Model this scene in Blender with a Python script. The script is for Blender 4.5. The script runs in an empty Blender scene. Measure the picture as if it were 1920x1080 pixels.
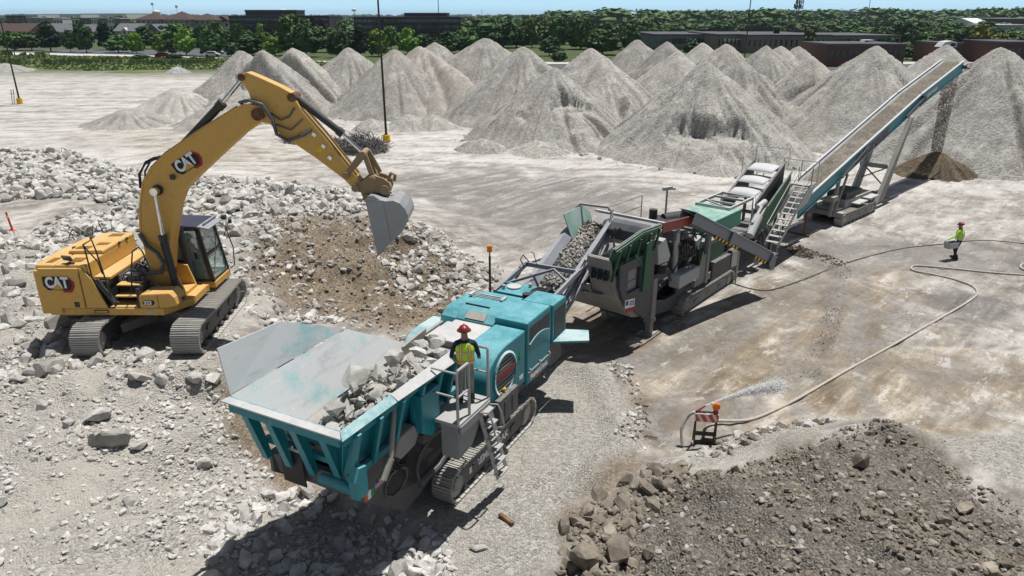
import bpy, bmesh, math, random
import numpy as np
from mathutils import Vector, Matrix, Euler

random.seed(7)
RNG = np.random.default_rng(7)
scn = bpy.context.scene
col = scn.collection
R = math.radians

# ------------------------------------------------------------------ camera
CAM_H = 11.0
cam = bpy.data.cameras.new("camera")
cam_o = bpy.data.objects.new("camera", cam)
col.objects.link(cam_o)
cam.sensor_fit = 'HORIZONTAL'
cam.sensor_width = 36.0
cam.lens = 36.0 * 1350 / 1920
cam.clip_end = 20000
cam_o.location = (0, 0, CAM_H)
cam_o.rotation_euler = (R(90) - math.atan(512 / 1350), 0, 0)
scn.camera = cam_o

# ------------------------------------------------------------------ light
SUN_DIR = Vector((0.20, 0.20, 1.0)).normalized()          # towards the sun
elev = math.asin(SUN_DIR.z)
azim = math.atan2(SUN_DIR.x, SUN_DIR.y)
world = bpy.data.worlds.new("World")
scn.world = world
world.use_nodes = True
wn = world.node_tree
bg = wn.nodes["Background"]
sky = wn.nodes.new("ShaderNodeTexSky")
sky.sky_type = 'NISHITA'
sky.sun_disc = False
sky.sun_elevation = elev
sky.sun_rotation = azim
sky.altitude = 200
sky.air_density = 1.0
sky.dust_density = 0.6
sky.ozone_density = 2.5
hs = wn.nodes.new("ShaderNodeHueSaturation"); hs.inputs["Saturation"].default_value = 0.62
wn.links.new(sky.outputs[0], hs.inputs["Color"])
wtc = wn.nodes.new("ShaderNodeTexCoord"); wsep = wn.nodes.new("ShaderNodeSeparateXYZ")
wn.links.new(wtc.outputs["Generated"], wsep.inputs[0])
wmr = wn.nodes.new("ShaderNodeMapRange"); wmr.interpolation_type = 'SMOOTHSTEP'
wmr.inputs[1].default_value = 0.0; wmr.inputs[2].default_value = 0.11
wn.links.new(wsep.outputs[2], wmr.inputs[0])
cn = wn.nodes.new("ShaderNodeTexNoise"); cn.inputs["Scale"].default_value = 3.0; cn.inputs["Detail"].default_value = 5
wmap = wn.nodes.new("ShaderNodeMapping"); wmap.inputs["Scale"].default_value = (1, 1, 14)
wn.links.new(wtc.outputs["Generated"], wmap.inputs[0]); wn.links.new(wmap.outputs[0], cn.inputs["Vector"])
wmx0 = wn.nodes.new("ShaderNodeMix"); wmx0.data_type = 'RGBA'
wmx0.inputs[6].default_value = (9.8, 16.6, 21.0, 1); wmx0.inputs[7].default_value = (12.6, 18.2, 21.6, 1)   # clear pale blue low sky with thin veils
wn.links.new(cn.outputs[0], wmx0.inputs[0])
wmx = wn.nodes.new("ShaderNodeMix"); wmx.data_type = 'RGBA'
wn.links.new(wmr.outputs[0], wmx.inputs[0]); wn.links.new(wmx0.outputs[2], wmx.inputs[6]); wn.links.new(hs.outputs[0], wmx.inputs[7])
wn.links.new(wmx.outputs[2], bg.inputs[0])
bg.inputs[1].default_value = 0.046
sun = bpy.data.lights.new("sun", 'SUN')
sun.energy = 4.8
sun.angle = R(0.5)
sun.color = (1.0, 0.975, 0.935)
sun_o = bpy.data.objects.new("sun", sun)
col.objects.link(sun_o)
sun_o.location = (0, 0, 60)
sun_o.rotation_euler = SUN_DIR.to_track_quat('Z', 'Y').to_euler()
vs = scn.view_settings
vs.view_transform = 'Standard'
vs.look = 'None'
vs.exposure = 0.14
vs.gamma = 1.0
vs.use_curve_mapping = False
scn.cycles.max_bounces = 6
scn.cycles.diffuse_bounces = 2
scn.cycles.transparent_max_bounces = 8

# ------------------------------------------------------------------ numeric helpers
def hash2(ix, iy, seed):
    n = (ix.astype(np.int64) * 374761393 + iy.astype(np.int64) * 668265263 + seed * 974634777) & 0xffffffff
    n = ((n ^ (n >> 13)) * 1274126177) & 0xffffffff
    n = n ^ (n >> 16)
    return (n & 0xffff) / 65535.0

def vnoise(x, y, seed=0):
    x = np.asarray(x, float); y = np.asarray(y, float)
    ix = np.floor(x); iy = np.floor(y)
    fx = x - ix; fy = y - iy
    fx = fx * fx * (3 - 2 * fx); fy = fy * fy * (3 - 2 * fy)
    a = hash2(ix, iy, seed); b = hash2(ix + 1, iy, seed)
    c = hash2(ix, iy + 1, seed); d = hash2(ix + 1, iy + 1, seed)
    return (a * (1 - fx) + b * fx) * (1 - fy) + (c * (1 - fx) + d * fx) * fy

def fbm(x, y, seed=0, octv=4, gain=0.5):
    s = 0; amp = 1; tot = 0; f = 1
    for k in range(octv):
        s = s + amp * (vnoise(x * f, y * f, seed + 17 * k) - 0.5)
        tot += amp; amp *= gain; f *= 2.03
    return s / tot * 2

def sstep(a, b, x):
    t = np.clip((x - a) / (b - a), 0, 1)
    return t * t * (3 - 2 * t)

def in_poly(x, y, poly):
    x = np.asarray(x); y = np.asarray(y)
    ins = np.zeros(x.shape, bool)
    n = len(poly)
    for i in range(n):
        x0, y0 = poly[i]; x1, y1 = poly[(i + 1) % n]
        if y0 == y1: continue
        c = ((y0 > y) != (y1 > y)) & (x < (x1 - x0) * (y - y0) / (y1 - y0) + x0)
        ins ^= c
    return ins

def poly_dist(x, y, poly):
    """signed distance, positive inside"""
    x = np.asarray(x, float); y = np.asarray(y, float)
    d = np.full(x.shape, 1e9)
    n = len(poly)
    for i in range(n):
        x0, y0 = poly[i]; x1, y1 = poly[(i + 1) % n]
        vx, vy = x1 - x0, y1 - y0
        t = np.clip(((x - x0) * vx + (y - y0) * vy) / (vx * vx + vy * vy + 1e-9), 0, 1)
        d = np.minimum(d, np.hypot(x - x0 - t * vx, y - y0 - t * vy))
    return np.where(in_poly(x, y, poly), d, -d)

# ------------------------------------------------------------------ object helpers
def tag(o, label=None, cat=None, group=None, kind=None):
    if label: o['label'] = label
    if cat: o['category'] = cat
    if group: o['group'] = group
    if kind: o['kind'] = kind
    return o

def thing(name, label, cat, loc=(0, 0, 0), rz=0.0, group=None):
    o = bpy.data.objects.new(name, None)
    o.empty_display_size = 0.3
    col.objects.link(o)
    o.location = loc
    o.rotation_euler = (0, 0, R(rz))
    return tag(o, label, cat, group)

def link(name, me, mat=None, parent=None, loc=None, rot=None, scale=None):
    o = bpy.data.objects.new(name, me)
    col.objects.link(o)
    if mat is not None and not me.materials:
        me.materials.append(mat)
    if parent is not None: o.parent = parent
    if loc is not None: o.location = loc
    if rot is not None: o.rotation_euler = rot
    if scale is not None: o.scale = scale
    return o

def np_mesh(name, v, f, smooth=False):
    """v (n,3) array, f (m,k) int array"""
    me = bpy.data.meshes.new(name)
    v = np.ascontiguousarray(v, dtype=np.float32); f = np.ascontiguousarray(f, dtype=np.int32)
    m, k = f.shape
    me.vertices.add(len(v)); me.vertices.foreach_set("co", v.ravel())
    me.loops.add(m * k); me.loops.foreach_set("vertex_index", f.ravel())
    me.polygons.add(m); me.polygons.foreach_set("loop_start", np.arange(0, m * k, k, dtype=np.int32))
    try: me.polygons.foreach_set("loop_total", np.full(m, k, dtype=np.int32))
    except Exception: pass
    me.polygons.foreach_set("use_smooth", np.full(m, smooth))
    me.update(calc_edges=True)
    return me

def add_attr(me, name, vals):
    a = me.attributes.new(name, 'FLOAT', 'POINT')
    a.data.foreach_set("value", np.ascontiguousarray(vals, dtype=np.float32).ravel())

def frame_of(d, up=Vector((0, 0, 1))):
    d = d.normalized()
    if abs(d.dot(up)) > 0.99: up = Vector((1, 0, 0))
    x = d.cross(up).normalized()
    return x, x.cross(d).normalized()

class MB:
    """collects shapes into one mesh"""
    def __init__(s): s.v = []; s.f = []
    def add(s, vs, fs):
        n = len(s.v); s.v += [tuple(p) for p in vs]; s.f += [tuple(i + n for i in q) for q in fs]; return s
    def bx(s, x0, x1, y0, y1, z0, z1):
        return s.add([(x0, y0, z0), (x1, y0, z0), (x1, y1, z0), (x0, y1, z0), (x0, y0, z1), (x1, y0, z1), (x1, y1, z1), (x0, y1, z1)],
                     [(0, 3, 2, 1), (4, 5, 6, 7), (0, 1, 5, 4), (1, 2, 6, 5), (2, 3, 7, 6), (3, 0, 4, 7)])
    def box(s, c, size, rot=(0, 0, 0)):
        m = Euler([R(a) for a in rot]).to_matrix(); c = Vector(c); h = [k / 2 for k in size]
        pts = [c + m @ Vector((sx * h[0], sy * h[1], sz * h[2])) for sz in (-1, 1) for sx, sy in ((-1, -1), (1, -1), (1, 1), (-1, 1))]
        return s.add(pts, [(0, 3, 2, 1), (4, 5, 6, 7), (0, 1, 5, 4), (1, 2, 6, 5), (2, 3, 7, 6), (3, 0, 4, 7)])
    def prism(s, pts, y0, y1, ax='y'):
        """polygon in (x,z) pushed along y, or (x,y) along z, or (y,z) along x"""
        mk = {'y': lambda p, t: (p[0], t, p[1]), 'z': lambda p, t: (p[0], p[1], t), 'x': lambda p, t: (t, p[0], p[1])}[ax]
        n = len(pts)
        v = [mk(p, y0) for p in pts] + [mk(p, y1) for p in pts]
        area = sum(pts[i][0] * pts[(i + 1) % n][1] - pts[(i + 1) % n][0] * pts[i][1] for i in range(n))
        flip = (area > 0) == (ax != 'y')
        if y1 < y0: flip = not flip
        f = [tuple(range(n)), tuple(range(2 * n - 1, n - 1, -1))] + [(i, n + i, n + (i + 1) % n, (i + 1) % n) for i in range(n)]
        if flip: f = [tuple(reversed(q)) for q in f]
        return s.add(v, f)
    def plate(s, pts, t):
        """3-D polygon given a thickness t along its normal"""
        P = [Vector(p) for p in pts]; n = len(P)
        nm = Vector((0, 0, 0))
        for i in range(n):
            a, b = P[i], P[(i + 1) % n]
            nm += Vector(((a.y - b.y) * (a.z + b.z), (a.z - b.z) * (a.x + b.x), (a.x - b.x) * (a.y + b.y)))
        nm.normalize(); o = nm * t
        v = P + [p - o for p in P]
        f = [tuple(range(n)), tuple(range(2 * n - 1, n - 1, -1))] + [((i + 1) % n, i, n + i, n + (i + 1) % n) for i in range(n)]
        return s.add(v, f)
    def cyl(s, a, b, r, r2=None, n=12):
        a = Vector(a); b = Vector(b); r2 = r if r2 is None else r2
        x, y = frame_of(b - a); v = []; f = []
        for c, q in ((a, r), (b, r2)):
            v += [c + (x * math.cos(2 * math.pi * i / n) + y * math.sin(2 * math.pi * i / n)) * q for i in range(n)]
        f = [(i, (i + 1) % n, n + (i + 1) % n, n + i) for i in range(n)]
        f += [tuple(range(n - 1, -1, -1)), tuple(range(n, 2 * n))]
        return s.add(v, f)
    def tube(s, pts, r, n=8):
        P = [Vector(p) for p in pts]; rings = []; up = None
        for i, p in enumerate(P):
            d = (P[min(i + 1, len(P) - 1)] - P[max(i - 1, 0)])
            x, y = frame_of(d) if up is None else (None, None)
            if up is not None:
                d = d.normalized(); x = up - d * up.dot(d)
                x = x.normalized() if x.length > 1e-4 else frame_of(d)[0]
                y = d.cross(x) * -1
                y = x.cross(d)
            up = x
            rr = r[i] if isinstance(r, (list, tuple)) else r
            rings.append([p + (x * math.cos(2 * math.pi * k / n) + y * math.sin(2 * math.pi * k / n)) * rr for k in range(n)])
        v = [q for g in rings for q in g]; f = []
        for i in range(len(P) - 1):
            for k in range(n):
                f.append((i * n + k, i * n + (k + 1) % n, (i + 1) * n + (k + 1) % n, (i + 1) * n + k))
        f.append(tuple(range(n - 1, -1, -1))); f.append(tuple(range((len(P) - 1) * n, len(P) * n)))
        return s.add(v, f)
    def bar(s, a, b, w, h):
        """rectangular bar from a to b: width w sideways, height h"""
        a = Vector(a); b = Vector(b); x, y = frame_of(b - a)
        v = [c + x * sx * w / 2 + y * sy * h / 2 for c in (a, b) for sx, sy in ((-1, -1), (1, -1), (1, 1), (-1, 1))]
        return s.add(v, [(0, 1, 2, 3), (7, 6, 5, 4), (0, 4, 5, 1), (1, 5, 6, 2), (2, 6, 7, 3), (3, 7, 4, 0)])
    def ball(s, c, r, n=10, m=6, sc=(1, 1, 1), half=False):
        c = Vector(c); v = []; f = []
        top = 0.5 if half else 1.0
        for i in range(m + 1):
            th = math.pi * i / m * top
            for k in range(n):
                ph = 2 * math.pi * k / n
                v.append(c + Vector((math.sin(th) * math.cos(ph) * r * sc[0], math.sin(th) * math.sin(ph) * r * sc[1], math.cos(th) * r * sc[2])))
        for i in range(m):
            for k in range(n):
                f.append((i * n + k, (i + 1) * n + k, (i + 1) * n + (k + 1) % n, i * n + (k + 1) % n))
        if half: f.append(tuple(range((m + 1) * n - 1, m * n - 1, -1)))
        return s.add(v, f)
    def mesh(s, name, smooth=False, fixn=True):
        me = bpy.data.meshes.new(name)
        me.from_pydata([tuple(p) for p in s.v], [], s.f)
        me.validate()
        if fixn:
            b = bmesh.new(); b.from_mesh(me)
            bmesh.ops.remove_doubles(b, verts=b.verts, dist=1e-6)
            bmesh.ops.recalc_face_normals(b, faces=b.faces)
            if smooth:
                for q in b.faces: q.smooth = True
                for e in b.edges:
                    if len(e.link_faces) == 2 and e.calc_face_angle(0) > R(38): e.smooth = False
            b.to_mesh(me); b.free()
        return me
    def build(s, name, mat, parent=None, smooth=False, bevel=0, label=None, kind=None, loc=None, rot=None):
        o = link(name, s.mesh(name, smooth), mat, parent, loc, rot)
        if bevel:
            m = o.modifiers.new("bevel", 'BEVEL'); m.width = bevel; m.segments = 2; m.limit_method = 'ANGLE'; m.angle_limit = R(35)
            m.harden_normals = False
        if label: o['label'] = label
        if kind: o['kind'] = kind
        return o

def copy_tree(o, parent=None):
    c = o.copy(); col.objects.link(c)
    if parent is not None: c.parent = parent
    for ch in list(o.children): copy_tree(ch, c)
    return c

def text_mesh(s, size, depth=0.004, bold=0.0, shear=0.0, sx=1.0):
    cu = bpy.data.curves.new("lettering", 'FONT')
    cu.body = s; cu.size = size; cu.extrude = depth / 2; cu.offset = bold; cu.shear = shear
    cu.align_x = 'CENTER'; cu.align_y = 'CENTER'; cu.resolution_u = 3
    o = bpy.data.objects.new("lettering", cu); col.objects.link(o)
    bpy.context.view_layer.update()
    me = bpy.data.meshes.new_from_object(o.evaluated_get(bpy.context.evaluated_depsgraph_get()))
    bpy.data.objects.remove(o); bpy.data.curves.remove(cu)
    if sx != 1.0:
        for v in me.vertices: v.co.x *= sx
    return me

def letter(name, s, size, mat, parent, loc, xdir, ydir, bold=0.0, sx=1.0, shear=0.0):
    me = text_mesh(s, size, 0.006, bold, shear, sx); me.name = name
    x = Vector(xdir).normalized(); y = Vector(ydir); y = (y - x * y.dot(x)).normalized(); z = x.cross(y)
    m = Matrix((x, y, z)).transposed().to_4x4(); m.translation = Vector(loc)
    me.transform(m)
    return link(name, me, mat, parent)
# ------------------------------------------------------------------ materials
class NT:
    def __init__(s, name):
        s.m = bpy.data.materials.new(name); s.m.use_nodes = True
        s.t = s.m.node_tree; s.b = s.t.nodes["Principled BSDF"]
        s.tc = s.t.nodes.new("ShaderNodeTexCoord"); s.obj = s.tc.outputs["Object"]
        s.b.inputs["Specular IOR Level"].default_value = 0.3
    def n(s, typ, **kw):
        x = s.t.nodes.new(typ)
        for k, v in kw.items(): setattr(x, k, v)
        return x
    def set(s, inp, v):
        if hasattr(v, 'is_linked') or hasattr(v, 'links'): s.t.links.new(v, inp)
        else: inp.default_value = v if not (isinstance(v, tuple) and len(v) == 3 and inp.type == 'RGBA') else (*v, 1)
    def noise(s, scale, detail=4, rough=0.55, vec=None, dist=0.0):
        x = s.n("ShaderNodeTexNoise"); x.inputs["Scale"].default_value = scale; x.inputs["Detail"].default_value = detail
        x.inputs["Roughness"].default_value = rough; x.inputs["Distortion"].default_value = dist
        s.t.links.new(vec or s.obj, x.inputs["Vector"]); return x.outputs[0]
    def voro(s, scale, vec=None, out="Distance", feature='F1', rnd=1.0):
        x = s.n("ShaderNodeTexVoronoi", feature=feature); x.inputs["Scale"].default_value = scale
        x.inputs["Randomness"].default_value = rnd
        s.t.links.new(vec or s.obj, x.inputs["Vector"]); return x.outputs[out]
    def map(s, vec=None, scale=(1, 1, 1), rot=(0, 0, 0), loc=(0, 0, 0)):
        x = s.n("ShaderNodeMapping"); x.inputs["Scale"].default_value = scale
        x.inputs["Rotation"].default_value = [R(a) for a in rot]; x.inputs["Location"].default_value = loc
        s.t.links.new(vec or s.obj, x.inputs["Vector"]); return x.outputs[0]
    def ramp(s, fac, stops, interp='LINEAR'):
        x = s.n("ShaderNodeValToRGB"); e = x.color_ramp; e.interpolation = interp
        while len(e.elements) < len(stops): e.elements.new(0.5)
        for q, (p, c) in zip(e.elements, stops):
            q.position = p; q.color = (*c, 1) if isinstance(c, tuple) else (c, c, c, 1)
        s.t.links.new(fac, x.inputs[0]); return x.outputs[0]
    def rng(s, v, a, b, c=0.0, d=1.0, smooth=True):
        x = s.n("ShaderNodeMapRange"); x.interpolation_type = 'SMOOTHSTEP' if smooth else 'LINEAR'
        s.set(x.inputs[0], v)
        for i, k in enumerate((a, b, c, d)): x.inputs[i + 1].default_value = k
        return x.outputs[0]
    def mix(s, fac, a, b, blend='MIX'):
        x = s.n("ShaderNodeMix", data_type='RGBA', blend_type=blend)
        s.set(x.inputs[0], fac); s.set(x.inputs[6], a); s.set(x.inputs[7], b); return x.outputs[2]
    def math(s, op, a, b=0.0):
        x = s.n("ShaderNodeMath", operation=op); s.set(x.inputs[0], a); s.set(x.inputs[1], b); return x.outputs[0]
    def attr(s, name):
        return s.n("ShaderNodeAttribute", attribute_name=name).outputs["Fac"]
    def rand(s):
        return s.n("ShaderNodeObjectInfo").outputs["Random"]
    def nz(s):
        g = s.n("ShaderNodeNewGeometry"); x = s.n("ShaderNodeSeparateXYZ"); s.t.links.new(g.outputs["Normal"], x.inputs[0]); return x.outputs[2]
    def pos(s):
        return s.n("ShaderNodeNewGeometry").outputs["Position"]
    def bump(s, h, strength=0.5, dist=0.05, normal=None):
        x = s.n("ShaderNodeBump"); x.inputs["Strength"].default_value = strength; x.inputs["Distance"].default_value = dist
        s.t.links.new(h, x.inputs["Height"])
        if normal is not None: s.t.links.new(normal, x.inputs["Normal"])
        s.t.links.new(x.outputs[0], s.b.inputs["Normal"]); return x.outputs[0]
    def out(s, colr, rough=0.8, metal=0.0, spec=None):
        s.set(s.b.inputs["Base Color"], colr); s.set(s.b.inputs["Roughness"], rough); s.set(s.b.inputs["Metallic"], metal)
        if spec is not None: s.b.inputs["Specular IOR Level"].default_value = spec
        return s.m

DUST = (0.46, 0.44, 0.405)
def paint(name, c, rough=0.45, dust=0.35, metal=0.0, wear=0.25, scale=1.0, dustc=DUST, side=0.25, spec=0.35):
    """machine paint with dust lying on what faces up, streaks and scuffs"""
    t = NT(name)
    n1 = t.noise(1.3 * scale, 5, 0.62); n2 = t.noise(9 * scale, 5, 0.6)
    n3 = t.noise(3.0, 4, 0.6, t.map(scale=(2.4, 2.4, 0.35)))
    up = t.rng(t.nz(), 0.15, 0.95)
    amt = t.math('MULTIPLY', t.math('ADD', t.math('MULTIPLY', up, 1.0 - side), side), t.rng(t.math('ADD', n1, t.math('MULTIPLY', n2, 0.45)), 0.45, 0.95, 0.25, 1.0))
    amt = t.math('MULTIPLY', amt, dust * 1.6)
    amt = t.math('MAXIMUM', amt, t.math('MULTIPLY', t.rng(n3, 0.55, 0.8), dust * 0.7))
    amt = t.math('MINIMUM', amt, 0.95)
    dark = tuple(k * 0.6 for k in c)
    base = t.mix(t.rng(n2, 0.5, 0.78, 0, wear), c, dark)
    colr = t.mix(amt, base, dustc)
    rr = t.math('ADD', t.math('MULTIPLY', amt, 0.9 - rough), rough)
    t.bump(n2, 0.12, 0.01)
    return t.out(colr, rr, metal, spec)

def plain(name, c, rough=0.6, metal=0.0, spec=0.3, var=0.15, scale=6):
    t = NT(name)
    n = t.noise(scale, 4, 0.6)
    colr = t.mix(t.rng(n, 0.3, 0.75), tuple(k * (1 - var) for k in c), tuple(min(1, k * (1 + var)) for k in c))
    return t.out(colr, rough, metal, spec)

M = {}
M['cat_yellow'] = paint('yellow_paint', (0.62, 0.345, 0.065), 0.45, 0.32, wear=0.55, side=0.22, dustc=(0.55, 0.47, 0.33))
M['exc_black'] = paint('black_paint', (0.018, 0.018, 0.02), 0.4, 0.12, side=0.3)
M['teal'] = paint('teal_paint', (0.003, 0.178, 0.220), 0.38, 0.34, wear=0.5, side=0.10, dustc=(0.30, 0.58, 0.62))
M['teal_dusty'] = paint('dusty_teal_paint', (0.015, 0.23, 0.26), 0.5, 0.70, wear=0.3, side=0.2, dustc=(0.44, 0.54, 0.545))
M['charcoal'] = paint('charcoal_steel', (0.045, 0.047, 0.055), 0.55, 0.26, wear=0.4, side=0.35)
M['slate'] = paint('slate_steel', (0.050, 0.053, 0.066), 0.5, 0.16, wear=0.4, side=0.3, dustc=(0.36,0.355,0.35))
M['blue_steel'] = paint('blue_grey_steel', (0.20, 0.21, 0.245), 0.45, 0.30, wear=0.4, side=0.3, dustc=(0.46, 0.46, 0.46))
M['grey_steel'] = paint('grey_steel', (0.20, 0.205, 0.215), 0.5, 0.40, wear=0.4, side=0.4)
M['dusty_grey'] = paint('dust_coated_steel', (0.20, 0.195, 0.185), 0.75, 0.75, wear=0.3, side=0.5, dustc=(0.36, 0.34, 0.305))
M['pale_steel'] = paint('pale_steel', (0.34, 0.35, 0.36), 0.4, 0.6, wear=0.3, side=0.4, dustc=(0.55, 0.54, 0.52))
M['green'] = paint('green_paint', (0.008, 0.085, 0.040), 0.5, 0.28, wear=0.5, side=0.12)
M['green_bright'] = paint('bright_green_paint', (0.02, 0.22, 0.14), 0.5, 0.55, wear=0.3, side=0.1, dustc=(0.42, 0.52, 0.47))
M['red_paint'] = paint('red_paint', (0.24, 0.035, 0.03), 0.55, 0.2, side=0.2)
M['track'] = paint('track_steel', (0.30, 0.29, 0.275), 0.5, 0.70, metal=0.2, wear=0.5, side=0.45, dustc=(0.47, 0.445, 0.405))
M['track_dark'] = paint('dark_track_frame', (0.05, 0.05, 0.053), 0.55, 0.3, side=0.4)
M['chrome'] = plain('chrome_rod', (0.75, 0.76, 0.78), 0.18, 1.0)
M['hose_black'] = plain('black_rubber', (0.018, 0.018, 0.019), 0.5)
M['hose_grey'] = plain('grey_rubber', (0.10, 0.105, 0.115), 0.55)
M['white'] = plain('white_print', (0.78, 0.78, 0.78), 0.55, var=0.05)
M['white_cover'] = paint('white_cover', (0.50, 0.51, 0.53), 0.45, 0.25, dustc=(0.6, 0.59, 0.57))
M['black'] = plain('black_print', (0.012, 0.012, 0.013), 0.5)
M['decal_red'] = plain('red_print', (0.33, 0.012, 0.02), 0.45, var=0.06)
M['decal_gold'] = plain('gold_print', (0.55, 0.33, 0.05), 0.45, var=0.2)
M['red_letter'] = plain('red_lettering', (0.30, 0.03, 0.035), 0.6)
M['orange'] = plain('orange_lens', (0.85, 0.20, 0.012), 0.3, spec=0.5, var=0.05)
M['belt'] = plain('conveyor_belt', (0.055, 0.055, 0.056), 0.75)
M['mesh_dark'] = plain('dark_grille', (0.05, 0.052, 0.056), 0.65, var=0.4, scale=20)
M['bucket'] = paint('worn_bucket_steel', (0.30, 0.30, 0.305), 0.40, 0.30, metal=0.35, wear=0.5, scale=1.6, side=0.4, dustc=(0.42, 0.42, 0.42))
M['coupler'] = paint('worn_yellow_steel', (0.27, 0.175, 0.075), 0.5, 0.45, wear=0.7, scale=2, side=0.4, dustc=(0.32, 0.27, 0.21))
M['yellow'] = plain('bright_yellow', (0.75, 0.45, 0.01), 0.5)
M['pole'] = plain('dark_pole', (0.035, 0.03, 0.028), 0.5)
M['alu'] = paint('galvanised_steel', (0.36, 0.365, 0.37), 0.45, 0.4, metal=0.3, side=0.4)
M['sticker_blue'] = plain('blue_print', (0.02, 0.06, 0.22), 0.5)
M['sticker_green'] = plain('green_print', (0.02, 0.25, 0.08), 0.5)
M['sticker_orange'] = plain('orange_print', (0.55, 0.13, 0.02), 0.5)
M['wood'] = plain('weathered_wood', (0.22, 0.12, 0.055), 0.8, var=0.4)
M['rust'] = plain('rusty_steel', (0.16, 0.075, 0.045), 0.8, var=0.4, scale=10)

def glass(name, c=(0.55, 0.72, 0.70), alpha=0.35):
    t = NT(name)
    b = t.b; b.inputs["Base Color"].default_value = (*c, 1); b.inputs["Roughness"].default_value = 0.06
    b.inputs["Alpha"].default_value = alpha; b.inputs["Specular IOR Level"].default_value = 0.6
    return t.m
M['cab_glass'] = glass('cab_glass', (0.30, 0.45, 0.44), 0.33)

def hopper_mat():
    t = NT('scoured_teal_plate')
    n1 = t.noise(.8, 6, .65, t.map(loc=(3.1, 0, 1.2))); n2 = t.noise(13, 5, .75); n3 = t.noise(1.7, 6, .65, t.map(scale=(.5, 1, 2)))
    sx_ = t.noise(4, 5, .7, t.map(rot=(0, 0, 20), scale=(.25, 3, 3)))
    c = t.mix(t.rng(n1, .34, .50), (0.34, 0.56, 0.57), (0.60, 0.61, 0.615))
    c = t.mix(t.rng(n3, .50, .72, 0, .75), c, (0.43, 0.415, 0.44))
    c = t.mix(t.rng(sx_, .58, .72, 0, .5), c, (0.72, 0.72, 0.72))
    c = t.mix(t.rng(n2, .60, .70, 0, .85), c, (0.80, 0.80, 0.79))
    c = t.mix(t.rng(n2, .28, .36, .5, 0), c, (0.33, 0.32, 0.31))
    return t.out(c, .6, 0, .35)
M['hopper_plate'] = hopper_mat()

def stone_mat(name, lo, hi, rough=0.92, tint=(0.36, 0.30, 0.22), tint_amt=0.3, scale=3.0):
    t = NT(name)
    p = t.pos()
    n1 = t.noise(scale, 5, 0.65, p); n2 = t.noise(scale * 9, 4, 0.6, p); n3 = t.noise(0.35, 3, 0.5, p)
    c = t.mix(t.rng(n1, 0.3, 0.72), lo, hi)
    c = t.mix(t.rng(n3, 0.45, 0.75, 0, tint_amt), c, tint)
    c = t.mix(t.rng(n2, 0.5, 0.8, 0, 0.35), c, tuple(k * 0.55 for k in lo))
    wht = t.rng(t.rand(), 0, 1, 0.72, 1.12, False)
    mm = t.n("ShaderNodeMix", data_type='RGBA', blend_type='MULTIPLY'); mm.inputs[0].default_value = 1
    t.t.links.new(c, mm.inputs[6])
    cb = t.n("ShaderNodeCombineColor")
    for i in range(3): t.t.links.new(wht, cb.inputs[i])
    t.t.links.new(cb.outputs[0], mm.inputs[7])
    t.bump(n2, 0.5, 0.03)
    return t.out(mm.outputs[2], rough, 0, 0.15)
M['rock_white'] = stone_mat('pale_concrete_stone', (0.36, 0.348, 0.325), (0.63, 0.61, 0.575), tint=(0.42, 0.36, 0.27), tint_amt=0.22)
M['rock_grey'] = stone_mat('grey_stone', (0.28, 0.265, 0.245), (0.45, 0.43, 0.40), tint_amt=0.35)
M['rock_brown'] = stone_mat('brown_stone', (0.17, 0.145, 0.115), (0.34, 0.30, 0.245), tint_amt=0.35)

def gravel_mat(name, lo, mid, hi, scale=9.0, streak=True, tint=(0.40, 0.36, 0.30), ta=0.35, bstr=0.8):
    t = NT(name)
    p = t.pos()
    n1 = t.noise(0.16, 4, 0.6, p); n2 = t.noise(scale * 0.5, 4, 0.7, p); v = t.voro(scale, p, "Color"); d = t.voro(scale, p, "Distance")
    vv = t.n("ShaderNodeSeparateColor"); t.t.links.new(v, vv.inputs[0])
    c = t.ramp(t.math('ADD', t.math('MULTIPLY', vv.outputs[0], 0.65), t.math('MULTIPLY', n2, 0.5)), [(0.2, lo), (0.55, mid), (0.95, hi)])
    c = t.mix(t.rng(n1, 0.42, 0.72, 0, ta), c, tint)
    pl_ = t.noise(1.0, 6, 0.65, t.map(scale=(.9, .9, .10)), .4)
    c = t.mix(t.rng(pl_, .50, .70, 0, .55), c, tuple(min(.64, k * 1.28) for k in hi))
    c = t.mix(t.rng(pl_, .34, .48, .45, 0), c, lo)
    hv = t.n('ShaderNodeHueSaturation'); t.t.links.new(c, hv.inputs['Color']); t.set(hv.inputs['Value'], t.rng(t.rand(), 0, 1, .86, 1.12, False)); c = hv.outputs[0]
    h = t.math('ADD', t.math('MULTIPLY', t.math('SUBTRACT', 1.0, d), 0.6), n2)
    t.bump(h, bstr, 0.10)
    return t.out(c, 0.95, 0, 0.1)
M['gravel'] = gravel_mat('crushed_concrete', (0.215, 0.205, 0.188), (0.33, 0.317, 0.293), (0.455, 0.438, 0.408))
M['gravel_fine'] = gravel_mat('crushed_fines', (0.30, 0.285, 0.26), (0.40, 0.385, 0.355), (0.50, 0.48, 0.45), 14)
M['gravel_brownish'] = gravel_mat('tan_crushed_stone', (0.27, 0.245, 0.22), (0.37, 0.34, 0.305), (0.48, 0.44, 0.40))
M['gravel_blue'] = gravel_mat('grey_limestone_gravel', (0.26, 0.265, 0.27), (0.36, 0.365, 0.37), (0.46, 0.465, 0.47), ta=0.05)
M['brown_fines'] = gravel_mat('damp_brown_fines', (0.10, 0.078, 0.052), (0.15, 0.12, 0.084), (0.215, 0.178, 0.13), 12, tint=(0.17, 0.13, 0.085), ta=0.4)
M['hopper_pale'] = paint('pale_green_plate', (0.16, 0.36, 0.30), 0.5, 0.7, dustc=(0.5, 0.55, 0.52), side=.6)
M['brown_fines_stone'] = stone_mat('brown_fines_stone', (0.11, 0.092, 0.07), (0.235, 0.205, 0.165), tint_amt=0.2)
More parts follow.
